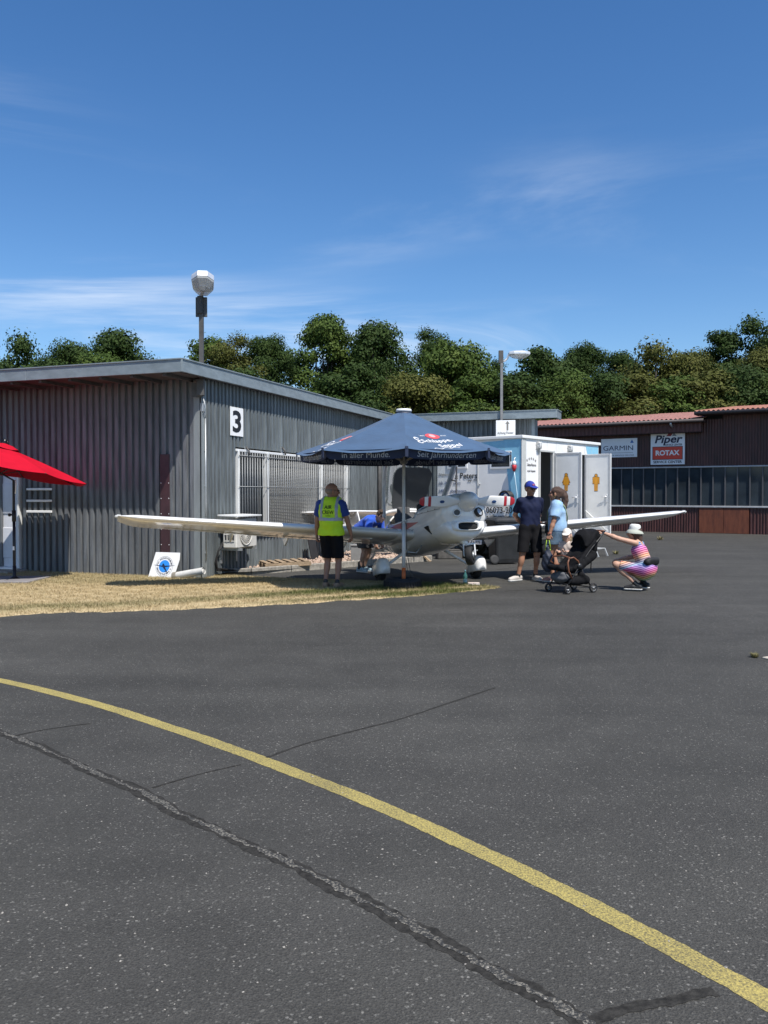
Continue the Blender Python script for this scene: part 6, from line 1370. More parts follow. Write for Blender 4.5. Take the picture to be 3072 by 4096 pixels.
def stand(k, hipw=.09, shw=.185, **kw):
    d = dict(pelvis=(0, .0, .96*k), chest=(0, .01, 1.28*k), neck=(0, .012, 1.47*k), head=(0, -.012, 1.625*k), shL=(shw*k, .015, 1.4*k), shR=(-shw*k, .015, 1.4*k), hipL=(hipw*k, 0, .9*k), hipR=(-hipw*k, 0, .9*k), anL=(.1*k, .02, .085*k), anR=(-.1*k, .02, .085*k)); d.update(kw); return d
def tee(fg, mat, hem, sleeve=.62, inf=.02, arm_inf=.02, name='shirt', belly=0, extra=(), ph=0, wide=1.0):
    J = fg.J; k = fg.k; G_ = [(fg.torso(inf, belly, wide)+list(extra), [(V(0, 0, hem), (0, 0, -1)), (J['neck']+V(0, 0, .012)+fg.fwd*.04, fg.up*1+fg.fwd*.35)], .04)]
    for q in 'LR': a = fg.arm(q, arm_inf)[:1]; G_.append(([cone(a[0][1], a[0][2], a[0][3], a[0][4]+.012)], [cut_arm(J, q, sleeve)], .02))
    return sdf_obj(name, mat, fg.root, G_, .011, .03, (lambda w1, w2: (lambda X, Y, Z: w1(X, Y, Z)+w2(X, Y, Z)))(wrinkle(.0035, ph=ph), wrinkle(.0035, 17, 41, ph+2)))
def shorts(fg, mat, waist, hem, inf=.022, name='shorts', flare=.02, ph=0, knee_t=None):
    J = fg.J; k = fg.k; G_ = [([cone(J['pelvis']-fg.hlat*.06*k, J['pelvis']+fg.hlat*.06*k, .112*k+inf*.6, .112*k+inf*.6)], [(V(0, 0, waist), (0, 0, 1))], .03)]
    for q in 'LR': h_, kn = J['hip'+q], J['kn'+q]; G_.append(([cone(h_, kn, .092*k+inf, .062*k+inf+flare)], [(V(0, 0, hem), (0, 0, -1))] if knee_t is None else [(h_+(kn-h_)*knee_t, kn-h_)], .02))
    return sdf_obj(name, mat, fg.root, G_, .011, .04, wrinkle(.003, 26, 19, ph))
# ---------------------------------------------------------------- 1 crew man in yellow vest, seen from behind
k = 1.76/1.75; p = G(1325, 2357)
A = Fig('man in yellow safety vest, blue shirt and black shorts with back turned', (p.x, p.y, .02), R(166), 1.76, skinA,
    stand(k, wrL=(.30, -.12, .84), wrR=(-.33, -.1, .86), ehintL=(.6, .5, 0), ehintR=(-.6, .5, 0), anL=(.1, .0, .09), anR=(-.11, .02, .09), head=(-.012, -.03, 1.62*k)))
A.body({'L': ((0, -.25, -1), (-1, 0, 0), .75, 1), 'R': ((-.05, -.3, -1), (1, 0, 0), .75, -1)}, rotm(R(-58), R(4)))
J = A.J; polo = M('polo_blue', (.008, .035, .20), .8, var=.12, bump=.2, bscale=60, sheen=.2)
tee(A, polo, .80, .72, .02, .024, 'polo_shirt', belly=.012)
denim_blk = M('shorts_black', (.007, .0072, .01), .85, spec=.15, var=.2, bump=.2, bscale=70); shorts(A, denim_blk, 1.0, .5, .02, flare=.012)
hv = M('vest_yellow', (.48, .72, .015), .7, var=.05, bump=.15, bscale=40); hv_m = bpy.data.materials['vest_yellow']; b_ = hv_m.node_tree.nodes['Principled BSDF']
refl = M('reflective_grey', (.34, .36, .39), .5, .2, var=.05)
def vestgroup(inf): 
    return (A.torso(inf, .01, 1.0)+[cone(V(-.075, 0, .9), V(.075, 0, .9), .12+inf, .12+inf), cone(V(-.1, -.02, 1.44*k), V(.1, -.02, 1.44*k), .052+inf, .052+inf)])
hole = lambda sg: [('s', ell(V(sg*.272, .015, 1.36), V(.1, .15, .17)))]
cv = [(V(0, 0, .885), (0, 0, -1)), ('s', ell(V(0, -.06, 1.53), V(.088, .11, .1)))]+hole(1)+hole(-1)
vest = sdf_obj('safety_vest', hv, A.root, [(vestgroup(.034), cv, .04)], .0105, 0, wrinkle(.0035))
def slab(z0, z1): return [(V(0, 0, z0), (0, 0, -1)), (V(0, 0, z1), (0, 0, 1))]
sdf_obj('reflective_band', refl, vest, [(vestgroup(.0385), cv+slab(1.13, 1.185), .04)], .0085, 0, wrinkle(.0035))
for sg in (-1, 1): sdf_obj('reflective_strap', refl, vest, [(vestgroup(.0385), cv+[(V(0, 0, 1.18), (0, 0, -1)), (V(sg*.155, 0, 0), (sg, 0, 0)), (V(sg*.105, 0, 0), (-sg, 0, 0))], .04)], .0085, 0, wrinkle(.0035))
from mathutils.bvhtree import BVHTree
def bvh_of(o): me = o.data; return BVHTree.FromPolygons([v.co for v in me.vertices], [p_.vertices for p_ in me.polygons])
bv = bvh_of(vest)
def onback(pv, off=.005):
    r = bv.ray_cast(Vector((pv.x, 2, pv.z)), Vector((0, -1, 0))); return Vector((pv.x, (r[0].y if r[0] else .2)+off, pv.z))
fb = frame((0, 0, 0), (-1, 0, 0), (0, 0, 1))
text('AIR', .085, fb @ Matrix.Translation((-.01, 1.355, 0)), ink, vest, bold=.012, proj=onback); text('CREW', .085, fb @ Matrix.Translation((-.01, 1.27, 0)), ink, vest, bold=.012, proj=onback, width=.2); text('aviation', .03, fb @ Matrix.Translation((-.005, 1.215, 0)), ink, vest, proj=onback, width=.09)
hair_g = M('hair_grey_short', (.2, .15, .12), .8, var=.2)
simple_obj('hair', hair_g, A.root, [ell(A.HT(0, .02, .0), V(.08, .098, .07)*A.hk, A.Rm)], .006, 0, [(A.HT(0, -.02, 0), A.Rm@V(0, -1, .2)), (A.HT(0, 0, .035), A.Rm@V(0, 0, 1)), (A.HT(0, 0, -.06), A.Rm@V(0, 0, -1))])
def glasses(fg, mat, dark=False):
    mb = MB(); hk = fg.hk; T = lambda *a: Vector(fg.HT(*a))
    for sx in (-1, 1):
        mb.tube([T(sx*.082, .0, .012), T(sx*.078, -.06, .012), T(sx*.066, -.1, .01)], .0035, n=5)
        mb.tube([T(sx*.033+.028*math.cos(a), -.112+.01*abs(math.cos(a)), .006+.018*math.sin(a)) for a in np.linspace(0, 6.283, 15)], .003, n=5, cap=False)
    mb.tube([T(-.008, -.113, .01), T(.008, -.113, .01)], .003, n=5); o = mb.build('glasses', mat, fg.root)
    if dark:
        mb = MB()
        for sx in (-1, 1): mb.add([T(sx*.033, -.113, .006)]+[T(sx*.033+.03*math.cos(a), -.112+.01*abs(math.cos(a)), .006+.02*math.sin(a)) for a in np.linspace(0, 6.283, 15)], [(0, i, i+1) for i in range(1, 15)])
        mb.build('lens', gloss_black, o)
glasses(A, black)
shA = M('shoe_tan', (.26, .17, .11), .8, var=.15); A.foot('L', (.12, -1, 0), shA, M('sole_dark', (.03, .03, .03), .8)); A.foot('R', (-.2, -1, 0), shA, MATS['sole_dark'])
for q in 'LR': simple_obj('sock', black, A.root, [cone(J['an'+q]+V(0, 0, -.02), J['an'+q]+V(0, 0, .03), .042, .04)], .006)
# ---------------------------------------------------------------- 2 man in navy shirt with blue cap
H = 1.83; k = H/1.75; p = G(2110, 2322)
Bm = Fig('man in navy t-shirt, black shorts and blue cap with hands behind back', (p.x, p.y, 0), R(10), H, skinC,
    stand(k, pelvis=(.05, 0, .97*k), chest=(.055, .01, 1.29*k), neck=(.05, .01, 1.475*k), head=(.045, -.012, 1.62*k), shL=(.235, .02, 1.4*k), shR=(-.135, .02, 1.4*k), hipL=(.145, 0, .91*k), hipR=(-.045, 0, .91*k), anL=(.165, .03, .09), anR=(-.19, -.03, .09), wrL=(.12, .2, .98), wrR=(-.02, .2, 1.0), ehintL=(1, .35, 0), ehintR=(-1, .35, 0)))
Bm.body({'L': ((-1, .1, -.3), (0, 1, 0), .5, 1), 'R': ((1, .1, -.2), (0, 1, 0), .5, -1)}, rotm(R(14), R(3)))
navy = M('tee_navy', (.0095, .014, .042), .8, var=.15, bump=.15, bscale=50, spec=.2); tee(Bm, navy, .83*k, .74, .014, .02, 't_shirt', ph=1)
shb = M('shorts_charcoal', (.010, .0097, .011), .85, var=.2, bump=.15, bscale=60, spec=.15); shorts(Bm, shb, 1.0*k, .53, .02, flare=.016, ph=2)
shw = M('shoe_beige', (.5, .46, .42), .75, var=.08); Bm.foot('R', (-1, -.55, 0), shw, white_sole, .29); Bm.foot('L', (.1, -1, 0), shw, white_sole, .29)
for q in 'LR': simple_obj('sock', black, Bm.root, [cone(Bm.J['an'+q]+V(0, 0, -.02), Bm.J['an'+q]+V(0, 0, .02), .045, .042)], .006)
glasses(Bm, black, True)
def cap(fg, crown, brimm, back=None, logo=None):
    T, Rm, hk = fg.HT, fg.Rm, fg.hk
    c = simple_obj('cap', crown, fg.root, [ell(T(0, .014, .03), V(.086, .106, .1)*hk, Rm)], .0055, 0, [(T(0, 0, .028), Rm@V(0, -.12, -1))])
    simple_obj('cap_brim', brimm, c, [ell(T(0, -.1, .036), V(.07, .085, .012)*hk, Rm@rotm(0, R(14)))], .0045, 0, [(T(0, -.06, 0), Rm@V(0, 1, 0))])
    if back is not None: simple_obj('cap_mesh', back, c, [ell(T(0, .014, .03), V(.0885, .1085, .1025)*hk, Rm)], .0055, 0, [(T(0, 0, .027), Rm@V(0, 0, -1)), (T(0, .02, 0), Rm@V(0, -1, 0))])
    if logo is not None:
        mb = MB(); Mx = Matrix(Rm.tolist()).to_4x4(); Mx.translation = Vector(T(0, -.092, .07)); mb.box((0, 0, 0), (.05, .01, .032), mtx=Mx, bev=.003); mb.build('cap_badge', logo, c)
capb = M('cap_blue', (.012, .03, .26), .8, bump=.1, bscale=80); cap(Bm, capb, capb, M('cap_mesh_black', (.012, .012, .016), .9), M('badge_pink', (.4, .12, .2), .7))
simple_obj('hair', M('hair_dark', (.03, .022, .016), .7), Bm.root, [ell(Bm.HT(0, .02, .01), V(.081, .1, .08)*Bm.hk, Bm.Rm)], .006, 0, [(Bm.HT(0, -.01, 0), Bm.Rm@V(0, -1, .1)), (Bm.HT(0, 0, -.055), Bm.Rm@V(0, 0, -1))])
simple_obj('mouth', M('teeth', (.6, .58, .54), .4), Bm.root, [ell(Bm.HT(0, -.094, -.066), V(.017, .006, .005), Bm.Rm)], .003)
# ---------------------------------------------------------------- 3 woman in light blue blouse, back three-quarter
H = 1.74; k = H/1.75; p = G(2228, 2327)
Cw = Fig('woman in light blue shirt and denim shorts with long brown ponytail', (p.x, p.y+.05, 0), R(-104), H, skinC,
    stand(k, shw=.165, wrL=(.30, -.12, .84), wrR=(-.2, -.22, 1.05), ehintL=(.5, .5, 0), ehintR=(-.4, .6, 0), head=(0, -.02, 1.61*k), anL=(.1, -.05, .085), anR=(-.1, .06, .085)))
J = Cw.J; Cw.body({'L': ((.05, -.25, -1), (-1, 0, 0), .9, 1), 'R': ((0, -1, 0), (0, 0, 1), .6, -1)}, rotm(R(-8), R(0)))
blouse = M('blouse_blue', (.25, .42, .62), .8, col2=(.33, .5, .68), vscale=9, bump=.2, bscale=40, sheen=.2)
tee(Cw, blouse, .92*k, .78, .045, .045, 'blouse', ph=.7, extra=[cone(V(-.06, .03, 1.02), V(.06, .03, 1.02), .15, .15)])
den = M('denim_light', (.085, .135, .19), .85, var=.3, vscale=14, bump=.25, bscale=80); shorts(Cw, den, 1.02, .68, .026, 'denim_shorts', flare=.03)
hairb = M('hair_brown', (.05, .026, .017), .55, col2=(.1, .052, .032), vscale=30, stretch=(6, 6, .7), bump=.6, bscale=60)
T = Cw.HT; rm = Cw.Rm; hk = Cw.hk
tail = [T(0, .09, .04), T(0, .13, .02), T(.0, .15, -.04), T(-.01, .155, -.12), T(.0, .15, -.21), T(.01, .16, -.29)]
sdf_obj('hair', hairb, Cw.root, [([ell(T(0, .022, .03), V(.086, .104, .094)*hk, rm), ell(T(.03, .03, -.03), V(.056, .07, .06)*hk, rm), ell(T(-.03, .03, -.03), V(.056, .07, .06)*hk, rm)], [('s', ell(T(0, -.1, -.05), V(.09, .085, .13)*hk, rm)), ('s', ell(T(.085, -.0, -.03), V(.018, .026, .05), rm))], .02), (chain(tail, [.04, .05, .058, .058, .046, .016]), [], .02)], .008, .03, lambda X, Y, Z: .005*np.sin(70*X+40*Y+6*np.sin(9*Z))*np.sin(60*Y+12*Z))
mb = MB(); mb.tube([Vector(T(.086, .0, -.045))+Vector((0, .016*math.cos(a), .018*math.sin(a))) for a in np.linspace(0, 6.283, 15)], .003, n=5, cap=False); mb.build('earring', M('gold', (.6, .4, .15), .3, .9), Cw.root)
mb = MB(); w_ = J['wrL']; mb.tube([Vector(w_)+Vector((.033*math.cos(a), .033*math.sin(a), .012)) for a in np.linspace(0, 6.283, 17)], .006, n=6, cap=False); mb.build('bracelet', M('bracelet_coral', (.45, .16, .12), .6), Cw.root)
strapm = M('strap_green', (.28, .34, .2), .8)
mb = MB(); mb.tube([(.16, .075, 1.45), (.13, .15, 1.36), (.02, .19, 1.18), (-.14, .17, 1.0)], .014, n=6); mb.tube([(.16, .06, 1.46), (.12, -.05, 1.42), (.02, -.16, 1.28), (-.14, -.17, 1.02)], .014, n=6); mb.build('shoulder_strap', strapm, Cw.root)
mb = MB(); mb.box((-.2, -.1, .95), (.12, .24, .22), bev=.04); mb.build('shoulder_bag', M('bag_dark', (.03, .035, .03), .8, var=.2), Cw.root)
for q, d in (('L', (.1, -1, 0)), ('R', (-.1, -1, 0))): Cw.foot(q, d, M('shoe_pinkish', (.4, .2, .16), .7), white_sole, .25)
CM_ = Matrix.Translation(Cw.root.location) @ Matrix.Rotation(R(-104), 4, 'Z'); hp_ = CM_ @ Vector(J['wrL']+V(0, -.03, -.09))
bag = empty('drawstring_bag', hp_, R(-20), 'dark navy drawstring bag with lime cords hanging from the woman\'s hand', 'bag')
bagm = M('bag_navy', (.02, .028, .05), .6, var=.3, bump=.3, bscale=25)
simple_obj('sack', bagm, bag, [ell((0, 0, -.42), (.115, .07, .18)), cone((0, 0, -.3), (0, 0, -.17), .07, .03)], .008, .05, disp=wrinkle(.007, 30, 40))
lime = M('cord_lime', (.42, .6, .06), .6)
for sx in (-1, 1):
    mb = MB(); mb.tube([(sx*.015, 0, .02), (sx*.035, 0, -.1), (sx*.05, .01, -.2)], .007, n=5); mb.tube([(sx*.05, .01, -.2), (0, .0, -.19)], .013, n=5); mb.build('cord', lime, bag)
# ---------------------------------------------------------------- 4 toddler behind the pushchair
H = 1.0; k = H/1.75; p = G(2268, 2340)
def todd(k): d = stand(k); d.update(head=(0, -.01, .875), neck=(0, .0, .755), chest=(0, 0, .66), shL=(.115, 0, .725), shR=(-.115, 0, .725), pelvis=(0, 0, .48), hipL=(.055, 0, .45), hipR=(-.055, 0, .45), anL=(.06, 0, .06), anR=(-.06, 0, .06), wrL=(.1, -.16, .6), wrR=(-.06, -.18, .58), ehintL=(.5, .2, -.8), ehintR=(-.5, .2, -.8)); return d
D_ = Fig('toddler in white cap and beige shirt standing behind the pushchair', (p.x, p.y, 0), R(-48), H, skinD, todd(k))
J = D_.J; J['elL'], J['wrL'] = ik(J['shL'], V(.1, -.17, .6), .15, .14, V(.4, .2, -.8)); J['elR'], J['wrR'] = ik(J['shR'], V(-.05, -.18, .58), .15, .14, V(-.4, .2, -.8)); J['knL'], J['anL'] = ik(J['hipL'], V(.06, 0, .06), .2, .2, V(0, -1, 0)); J['knR'], J['anR'] = ik(J['hipR'], V(-.06, 0, .06), .2, .2, V(0, -1, 0)); D_.k = .62
D_.body({'L': ((-.3, -1, 0), (0, 0, 1), .6, -1), 'R': ((.3, -1, 0), (0, 0, 1), .6, 1)}, rotm(R(26), R(4)), 1.13)
tee(D_, M('tee_beige', (.55, .46, .40), .8, var=.06), .43, .6, .012, .014, 't_shirt'); shorts(D_, M('shorts_sand', (.3, .26, .2), .8), .5, .3, .012, flare=.01)
cap(D_, M('cap_cream', (.68, .62, .55), .8), MATS['cap_cream'], M('cap_back_tan', (.35, .25, .2), .8))
hblond = M('hair_blond', (.5, .36, .2), .6, var=.2, vscale=40, bump=.5, bscale=60); T = D_.HT
sdf_obj('hair', hblond, D_.root, [([ell(T(0, .03, -.02), V(.09, .095, .085)*D_.hk, D_.Rm), ell(T(.05, .05, -.08), V(.03, .04, .05)*D_.hk, D_.Rm), ell(T(-.05, .05, -.08), V(.03, .04, .05)*D_.hk, D_.Rm)], [(T(0, -.01, 0), D_.Rm@V(0, -1, 0))], .02)], .006, 0, lambda X, Y, Z: .004*np.sin(120*X)*np.sin(90*Y))
for q in 'LR': D_.foot(q, (0, -1, 0), M('shoe_toddler', (.25, .12, .1), .7), white_sole, .22)
# ---------------------------------------------------------------- 5 crouching woman in rainbow dress
def rainbow():
    m = bpy.data.materials.new('rainbow_stripes'); m.use_nodes = True; n, l = m.node_tree.nodes, m.node_tree.links; b = n['Principled BSDF']; at_ = n.new('ShaderNodeAttribute'); at_.attribute_name = 'len'
    cr = n.new('ShaderNodeValToRGB'); l.new(at_.outputs['Fac'], cr.inputs[0]); cr.color_ramp.interpolation = 'LINEAR'; els = cr.color_ramp.elements
    cols = [(0, (.02, .16, .38)), (.08, (.05, .3, .5)), (.16, (.55, .07, .38)), (.26, (.75, .1, .25)), (.36, (.75, .32, .08)), (.44, (.35, .25, .3)), (.52, (.12, .42, .65)), (.62, (.3, .22, .58)), (.72, (.6, .06, .36)), (.8, (.7, .06, .12)), (.88, (.72, .45, .08)), (.94, (.3, .6, .3)), (1, (.1, .45, .6))]
    els[0].position = 0; els[0].color = (*cols[0][1], 1); els[1].position = 1; els[1].color = (*cols[-1][1], 1)
    for p_, c in cols[1:-1]: e = els.new(p_); e.color = (*c, 1)
    w = n.new('ShaderNodeMath'); w.operation = 'MULTIPLY'; w.inputs[1].default_value = 2*math.pi*23; l.new(at_.outputs['Fac'], w.inputs[0]); s_ = n.new('ShaderNodeMath'); s_.operation = 'SINE'; l.new(w.outputs[0], s_.inputs[0])
    r = n.new('ShaderNodeMapRange'); r.inputs[1].default_value = .3; r.inputs[2].default_value = .8; r.inputs[3].default_value = 0; r.inputs[4].default_value = .42; l.new(s_.outputs[0], r.inputs[0])
    r2 = n.new('ShaderNodeMapRange'); r2.inputs[1].default_value = -.9; r2.inputs[2].default_value = -.4; r2.inputs[3].default_value = .8; r2.inputs[4].default_value = 0; l.new(s_.outputs[0], r2.inputs[0])
    mx = n.new('ShaderNodeMixRGB'); l.new(r.outputs[0], mx.inputs[0]); l.new(cr.outputs[0], mx.inputs[1]); mx.inputs[2].default_value = (.72, .68, .7, 1)
    m2 = n.new('ShaderNodeMixRGB'); l.new(r2.outputs[0], m2.inputs[0]); l.new(mx.outputs[0], m2.inputs[1]); m2.inputs[2].default_value = (.03, .02, .08, 1); l.new(m2.outputs[0], b.inputs['Base Color']); b.inputs['Roughness'].default_value = .8
    return m
H = 1.66; k = H/1.75; p = G(2556, 2362)
pose = dict(pelvis=(0, .13, .37), chest=(0, .0, .66), neck=(0, -.045, .83), head=(0, -.085, .965), shL=(.165, -.015, .79), shR=(-.165, -.02, .77), hipL=(.085, .12, .345), hipR=(-.085, .12, .345), anL=(.12, -.0, .1), anR=(-.13, .06, .11), knL=(.17, -.335, .43), knR=(-.16, -.29, .40), wrR=(-.12, -.36, .5), ehintR=(-.6, .2, -.6), wrL=(.33, -.50, .955), ehintL=(.3, .3, -.9))
E_ = Fig('crouching woman in rainbow striped dress and bucket hat gripping the pushchair', (p.x, p.y, 0), R(-122), H, skinB, pose)
J = E_.J; E_.body({'L': ((.02, -.9, .25), (0, -.3, -1), .85, 1), 'R': ((.4, -1, -.2), (0, 0, -1), .5, -1)}, rotm(R(6), R(6)))
G_ = [(E_.torso(.008)+[cone(J['pelvis']-E_.hlat*.07, J['pelvis']+E_.hlat*.07, .145, .145), ell(J['pelvis']+V(0, -.05, -.06), V(.19, .17, .14))], [(J['neck']+V(0, -.0, -.035), (0, -.3, 1)), ('s', ell(J['neck']+V(0, .1, .0), V(.085, .1, .1)))], .04)]
for q in 'LR': G_.append(([cone(J['hip'+q], J['kn'+q], .1, .075)], [(J['hip'+q]+(J['kn'+q]-J['hip'+q])*.86, J['kn'+q]-J['hip'+q])], .03))
v, f = sdf(G_, .009, .05, wrinkle(.0025))
me = np_mesh('dress', v, f, True); ax_t = J['neck']-J['pelvis']; Lt = np.linalg.norm(ax_t); t1 = np.clip(((v-J['pelvis'])@ax_t)/Lt**2, -.4, 1); thd = ((J['knL']+J['knR'])/2-J['pelvis']); t2 = np.clip(((v-J['pelvis'])@thd)/(thd@thd), 0, 1)
lo_ = t1 < .22; ln = np.where(lo_, .5+.5*np.clip(.95*(.22-t1)/.62+.7*t2, 0, 1), .5*(1-(t1-.22)/.78)); a_ = me.attributes.new('len', 'FLOAT', 'POINT'); a_.data.foreach_set('value', ln.astype(np.float32)); link('dress', me, rainbow(), E_.root)
T, Rm, hk = E_.HT, E_.Rm, E_.hk
sdf_obj('hair', hairb, E_.root, [([ell(T(0, .022, .0), V(.086, .1, .1)*hk, Rm), cone(T(.03, .075, -.04), T(.03, .085, -.14), .045, .03), cone(T(-.03, .075, -.04), T(-.03, .085, -.14), .045, .03), cone(T(.065, .02, -.04), T(.06, .02, -.14), .03, .02)], [('s', ell(T(0, -.11, -.05), V(.09, .09, .13)*hk, Rm))], .02)], .008, 0, lambda X, Y, Z: .004*np.sin(80*X+40*Y)*np.sin(70*Y+9*Z))
hatm = M('hat_sage', (.42, .44, .37), .85, var=.08, bump=.2, bscale=70); hat_w = M('hat_white', (.62, .62, .58), .85, var=.06, bump=.2)
mb = MB(); Mx = Matrix((Rm@rotm(0, R(-10))).tolist()).to_4x4(); Mx.translation = Vector(T(0, .012, .03)); mb.lathe([(.098, .0), (.094, .05), (.084, .085), (.06, .1), (.002, .104)], 28, mtx=Mx, cap=False); ht = mb.build('bucket_hat', hat_w, E_.root)
mb = MB(); mb.lathe([(.097, .012), (.12, -.012), (.148, -.05), (.146, -.054), (.118, -.018), (.094, .004)], 32, mtx=Mx, cap=False); mb.build('hat_brim', hatm, ht)
blk = M('pouch_black', (.012, .012, .013), .7, var=.2, bump=.2, bscale=50)
wc_ = J['pelvis']+V(0, 0, .1); mb = MB(); mb.tube([Vector(wc_)+Vector((.165*math.cos(a), .145*math.sin(a)+.0, .02*math.sin(a))) for a in np.linspace(0, 6.283, 25)], .018, n=6, cap=False); mb.build('waist_belt', blk, E_.root)
simple_obj('waist_pouch', blk, E_.root, [cone(wc_+V(-.03, .12, .02), wc_+V(.17, .05, .02), .066, .06), cone(wc_+V(-.01, .15, .05), wc_+V(.16, .08, .05), .045, .042)], .008, .02, disp=wrinkle(.002))
shk = M('sneaker_black', (.014, .014, .015), .6, var=.2)
for q, d in (('L', (.2, -1, 0)), ('R', (-.15, -1, 0))):
    E_.foot(q, d, shk, white_sole, .27, .01); simple_obj('sock', black, E_.root, [cone(J['an'+q], J['an'+q]+(J['kn'+q]-J['an'+q])*.12, .043, .04)], .006)
# ---------------------------------------------------------------- 6 boy bending at the tail
H = 1.66; k = H/1.75; p = G(1452, 2290)
pose = dict(pelvis=(0, .06, .88), chest=(0, -.20, 1.045), neck=(0, -.365, 1.09), head=(0, -.475, 1.15), shL=(.165, -.31, 1.085), shR=(-.165, -.31, 1.06), hipL=(.085, .05, .84), hipR=(-.085, .05, .84), anL=(.1, .06, .09), anR=(-.1, .0, .09), wrL=(.14, -.38, .62), wrR=(-.12, -.42, .62), ehintL=(.6, .4, 0), ehintR=(-.6, .4, 0))
Fb = Fig('boy in bright blue shirt bending forward beside the aircraft tail', (p.x, p.y+.05, 0), R(52), H, skinB, pose)
J = Fb.J; Fb.body({'L': ((0, -.2, -1), (-1, 0, 0), .5, 1), 'R': ((0, -.2, -1), (1, 0, 0), .5, -1)}, rotm(R(-34), R(6), R(10)))
brb = M('shirt_bright_blue', (.012, .085, .52), .75, var=.15, bump=.2, bscale=40, sheen=.2)
G_ = [(Fb.torso(.024), [(J['pelvis']+V(0, .02, -.07), (0, .5, -1)), (J['neck']+V(0, -.01, .0), (0, -1, .2))], .04)]
for q in 'LR': a = Fb.arm(q, .026)[0]; G_.append(([cone(a[1], a[2], a[3], a[4]+.012)], [cut_arm(J, q, .85)], .02))
sdf_obj('shirt', brb, Fb.root, G_, .011, .03, wrinkle(.006))
shorts(Fb, M('shorts_grey', (.05, .047, .045), .8, var=.2), .95, .5, .024, flare=.025)
hcurl = M('hair_curly', (.06, .035, .018), .7, var=.3, vscale=60, bump=.6, bscale=60); T = Fb.HT
sdf_obj('hair', hcurl, Fb.root, [([ell(T(0, .022, .04), V(.092, .108, .088)*Fb.hk, Fb.Rm), ell(T(0, -.06, .085), V(.065, .045, .035)*Fb.hk, Fb.Rm)], [('s', ell(T(0, -.11, -.03), V(.085, .08, .1)*Fb.hk, Fb.Rm))], .015)], .006, 0, lambda X, Y, Z: .007*np.sin(95*X)*np.sin(100*Y)*np.sin(90*Z))
sht = M('shoe_teal', (.5, .56, .6), .6, col2=(.06, .2, .26), vscale=14)
for q, d in (('L', (.1, -1, 0)), ('R', (-.1, -1, 0))): Fb.foot(q, d, sht, white_sole, .28, .03); simple_obj('sock', black, Fb.root, [cone(J['an'+q], J['an'+q]+V(0, 0, .1), .046, .044)], .006)
# ================================================================== PUSHCHAIR
sp = G(2290, 2362); SR = R(28)
EM = Matrix.Translation(E_.root.location) @ Matrix.Rotation(R(-122), 4, 'Z'); hw_ = EM @ Vector(E_.J['wrL']+V(.0, -.075, .02))
SM = Matrix.Translation((sp.x, sp.y+.1, 0)) @ Matrix.Rotation(SR, 4, 'Z'); hl = SM.inverted() @ hw_
pc_ = empty('pushchair', (sp.x, sp.y+.1, 0), SR, 'black folding pushchair with brown bumper bar held by the crouching woman', 'pushchair')
fab = M('fabric_black', (.008, .008, .009), .85, var=.3, bump=.25, bscale=45, spec=.15); fr_m = M('frame_black', (.014, .014, .015), .4, .3); tan = M('leather_brown', (.16, .062, .03), .5, var=.15)
hx_, hz_ = .59, .985
for s in (-1, 1):
    y = s*.21
    mb = MB(); mb.tube([(.27, y, .085), (.2, y, .2), (.02, y, .44)], .013, n=8); mb.build('rear_leg', fr_m, pc_)
    mb = MB(); mb.tube([(-.22, y, .13), (-.12, y, .25), (.06, y, .48), (.28, y, .72), (hx_-.05, y*.95, hz_-.03), (hx_, y*.8, hz_)], .012, n=8); mb.build('side_tube', fr_m, pc_)
    mb = MB(); mb.lathe([(.04, -.02), (.045, 0), (.04, .02)], 16, mtx=Matrix.Translation((.02, y+s*.012, .44)) @ Matrix.Rotation(R(90), 4, 'X')); mb.build('hinge', M('hinge_dark', (.05, .05, .05), .3, .5), pc_)
    for x, r in ((.29, .078), (-.24, .066)):
        yy = y+s*.03; Wm = Matrix.Translation((x, yy, r)) @ Matrix.Rotation(R(90), 4, 'X')
        mb = MB(); mb.lathe([(r-.022, -.016), (r-.006, -.019), (r, -.008), (r, .008), (r-.006, .019), (r-.022, .016)], 24, mtx=Wm, cap=False); wl = mb.build('wheel', rubber, pc_)
        mb = MB(); mb.lathe([(r-.02, -.012), (r-.026, 0), (r-.02, .012)], 24, mtx=Wm, cap=False); mb.lathe([(.016, -.02), (.016, .02)], 12, mtx=Wm)
        for a in (.5, 2.6, 4.7): mb.box(((r-.02)*.55*math.cos(a), (r-.02)*.55*math.sin(a), 0), (r-.03, .014, .012), rot=Euler((0, 0, a)), mtx=Wm)
        mb.build('rim', M('rim_grey', (.3, .3, .3), .4, .5), wl)
    mb = MB(); mb.tube([(-.24, y+s*.03, .066), (-.225, y+s*.005, .1), (-.22, y, .15)], .012, n=6); mb.build('fork', fr_m, pc_)
mb = MB(); mb.tube([(hx_, -.17, hz_), (hx_+.015, 0, hz_+.004), (hx_, .17, hz_)], .016, n=10); mb.build('handle', tan, pc_)
mb = MB(); mb.tube([(.27, -.21, .085), (.27, .21, .085)], .009, n=6); mb.build('axle', fr_m, pc_); mb = MB(); mb.tube([(-.22, -.21, .15), (-.22, .21, .15)], .009, n=6); mb.build('axle', fr_m, pc_)
mb = MB(); mb.tube([(-.13, -.215, .24), (-.2, -.215, .36), (-.22, -.215, .5), (-.17, -.2, .575), (-.15, 0, .6), (-.17, .2, .575), (-.22, .215, .5), (-.12, .215, .43), (0, .215, .44)], .014, n=8); mb.tube([(-.2, -.2, .56), (-.1, -.215, .58), (-.01, -.215, .52), (.02, -.215, .45)], .014, n=8); mb.build('bumper_bar', tan, pc_)
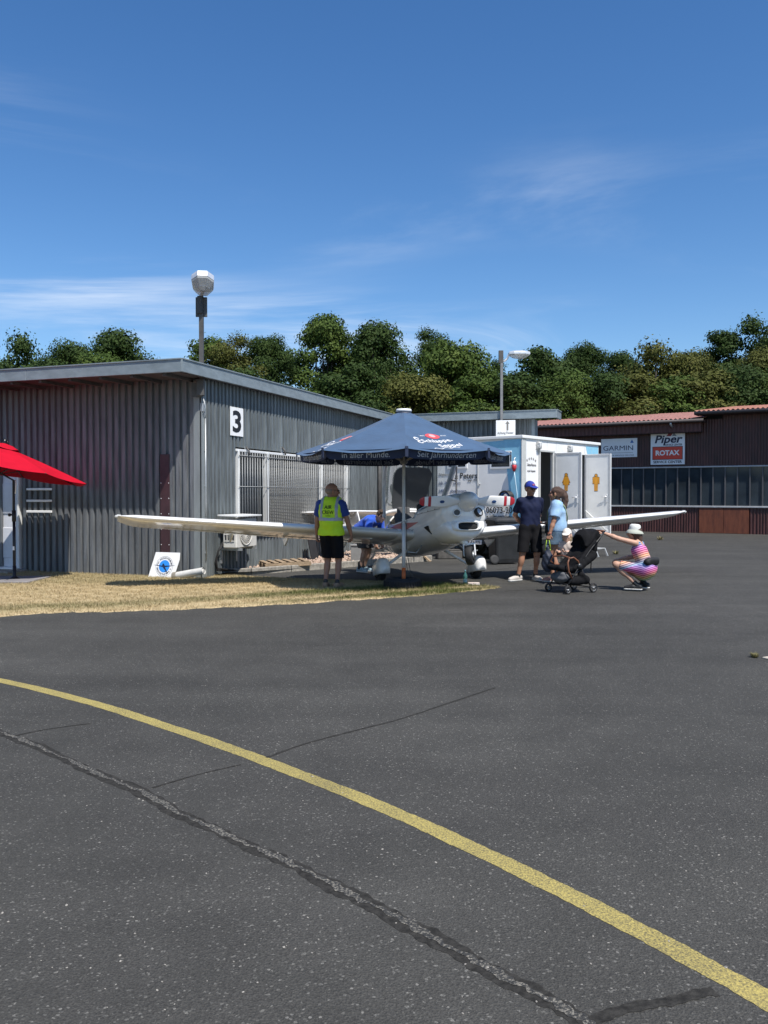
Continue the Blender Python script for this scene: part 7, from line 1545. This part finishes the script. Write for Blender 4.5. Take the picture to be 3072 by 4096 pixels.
simple_obj('seat', fab, pc_, [cone((-.3, -.13, .42), (-.3, .13, .42), .035, .035), cone((-.3, -.12, .42), (-.02, -.12, .37), .04, .05), cone((-.3, .12, .42), (-.02, .12, .37), .04, .05), cone((-.05, -.18, .4), (.36, -.18, .82), .035, .04), cone((-.05, .18, .4), (.36, .18, .82), .035, .04), cone((.05, -.185, .42), (.33, -.185, .6), .06, .07), cone((-.02, -.12, .37), (.27, -.13, .68), .05, .045), cone((-.02, .12, .37), (.27, .13, .68), .05, .045), cone((.27, -.13, .68), (.38, -.13, .82), .045, .04), cone((.27, .13, .68), (.38, .13, .82), .045, .04), ell((-.15, 0, .39), (.18, .16, .04)), ell((.12, 0, .54), (.2, .15, .05), np.array(Matrix.Rotation(R(-52), 3, 'Y')))], .01, .04, disp=wrinkle(.004))
nC = 14; vC = []
for i in range(nC+1):
    a = R(-18+118*i/nC); rr2 = .36
    for j in range(13):
        t = -1+2*j/12; vC.append((.33-math.cos(a-R(35))*rr2*(1-.12*t*t)+.06, t*.2*(1+.05*math.cos(a)), .62+math.sin(a+R(6))*rr2*1.02*(1-.16*t**4)))
mb = MB(); mb.add(vC, [(i*13+j, i*13+j+1, (i+1)*13+j+1, (i+1)*13+j) for i in range(nC) for j in range(12)], smooth=True)
cpo = simple_obj('canopy', fab, pc_, [cone((.2, -.17, .76), (.42, -.17, .98), .03, .03), cone((.2, .17, .76), (.42, .17, .98), .03, .03), ell((.32, 0, .84), (.19, .2, .18), np.array(Matrix.Rotation(R(-38), 3, 'Y'))), ell((.46, 0, .9), (.1, .19, .12)), ell((.42, 0, .7), (.07, .17, .15))], .01, .05, disp=lambda X, Y, Z: .006*np.sin(60*(X-Z*.5))*np.cos(4*Y), cuts=[('s', ell((.1, 0, .74), (.17, .17, .2)))])
simple_obj('basket', fab, pc_, [cone((-.1, -.16, .2), (.2, -.16, .2), .07, .06), cone((-.1, .16, .2), (.2, .16, .2), .07, .06), ell((.05, 0, .19), (.22, .19, .08)), cone((.08, -.18, .3), (.2, -.18, .2), .05, .05)], .01, .05, disp=wrinkle(.005))
simple_obj('footrest_bag', M('fabric_grey', (.09, .092, .098), .8, var=.25), pc_, [ell((-.2, 0, .25), (.12, .18, .09)), ell((-.24, -.08, .31), (.06, .08, .05))], .009, .03, disp=wrinkle(.006, 40, 50))
mb = MB(); mb.tube([(.25, -.2, .6), (.27, -.21, .5), (.265, -.21, .38)], .009, n=5); mb.box((.255, -.21, .52), (.05, .015, .06), bev=.005); mb.tube([(.265+.018*math.cos(a), -.21, .36+.018*math.sin(a)) for a in np.linspace(0, 6.283, 13)], .004, n=5, cap=False); mb.build('strap', fab, pc_)
# bring the handle under the woman's hand
dxy = SM.to_3x3() @ Vector((hl.x-(hx_+.005), hl.y+.06, 0)); pc_.location = pc_.location+Vector((dxy.x, dxy.y, 0))
print('HANDLE', hl, 'shift', dxy)
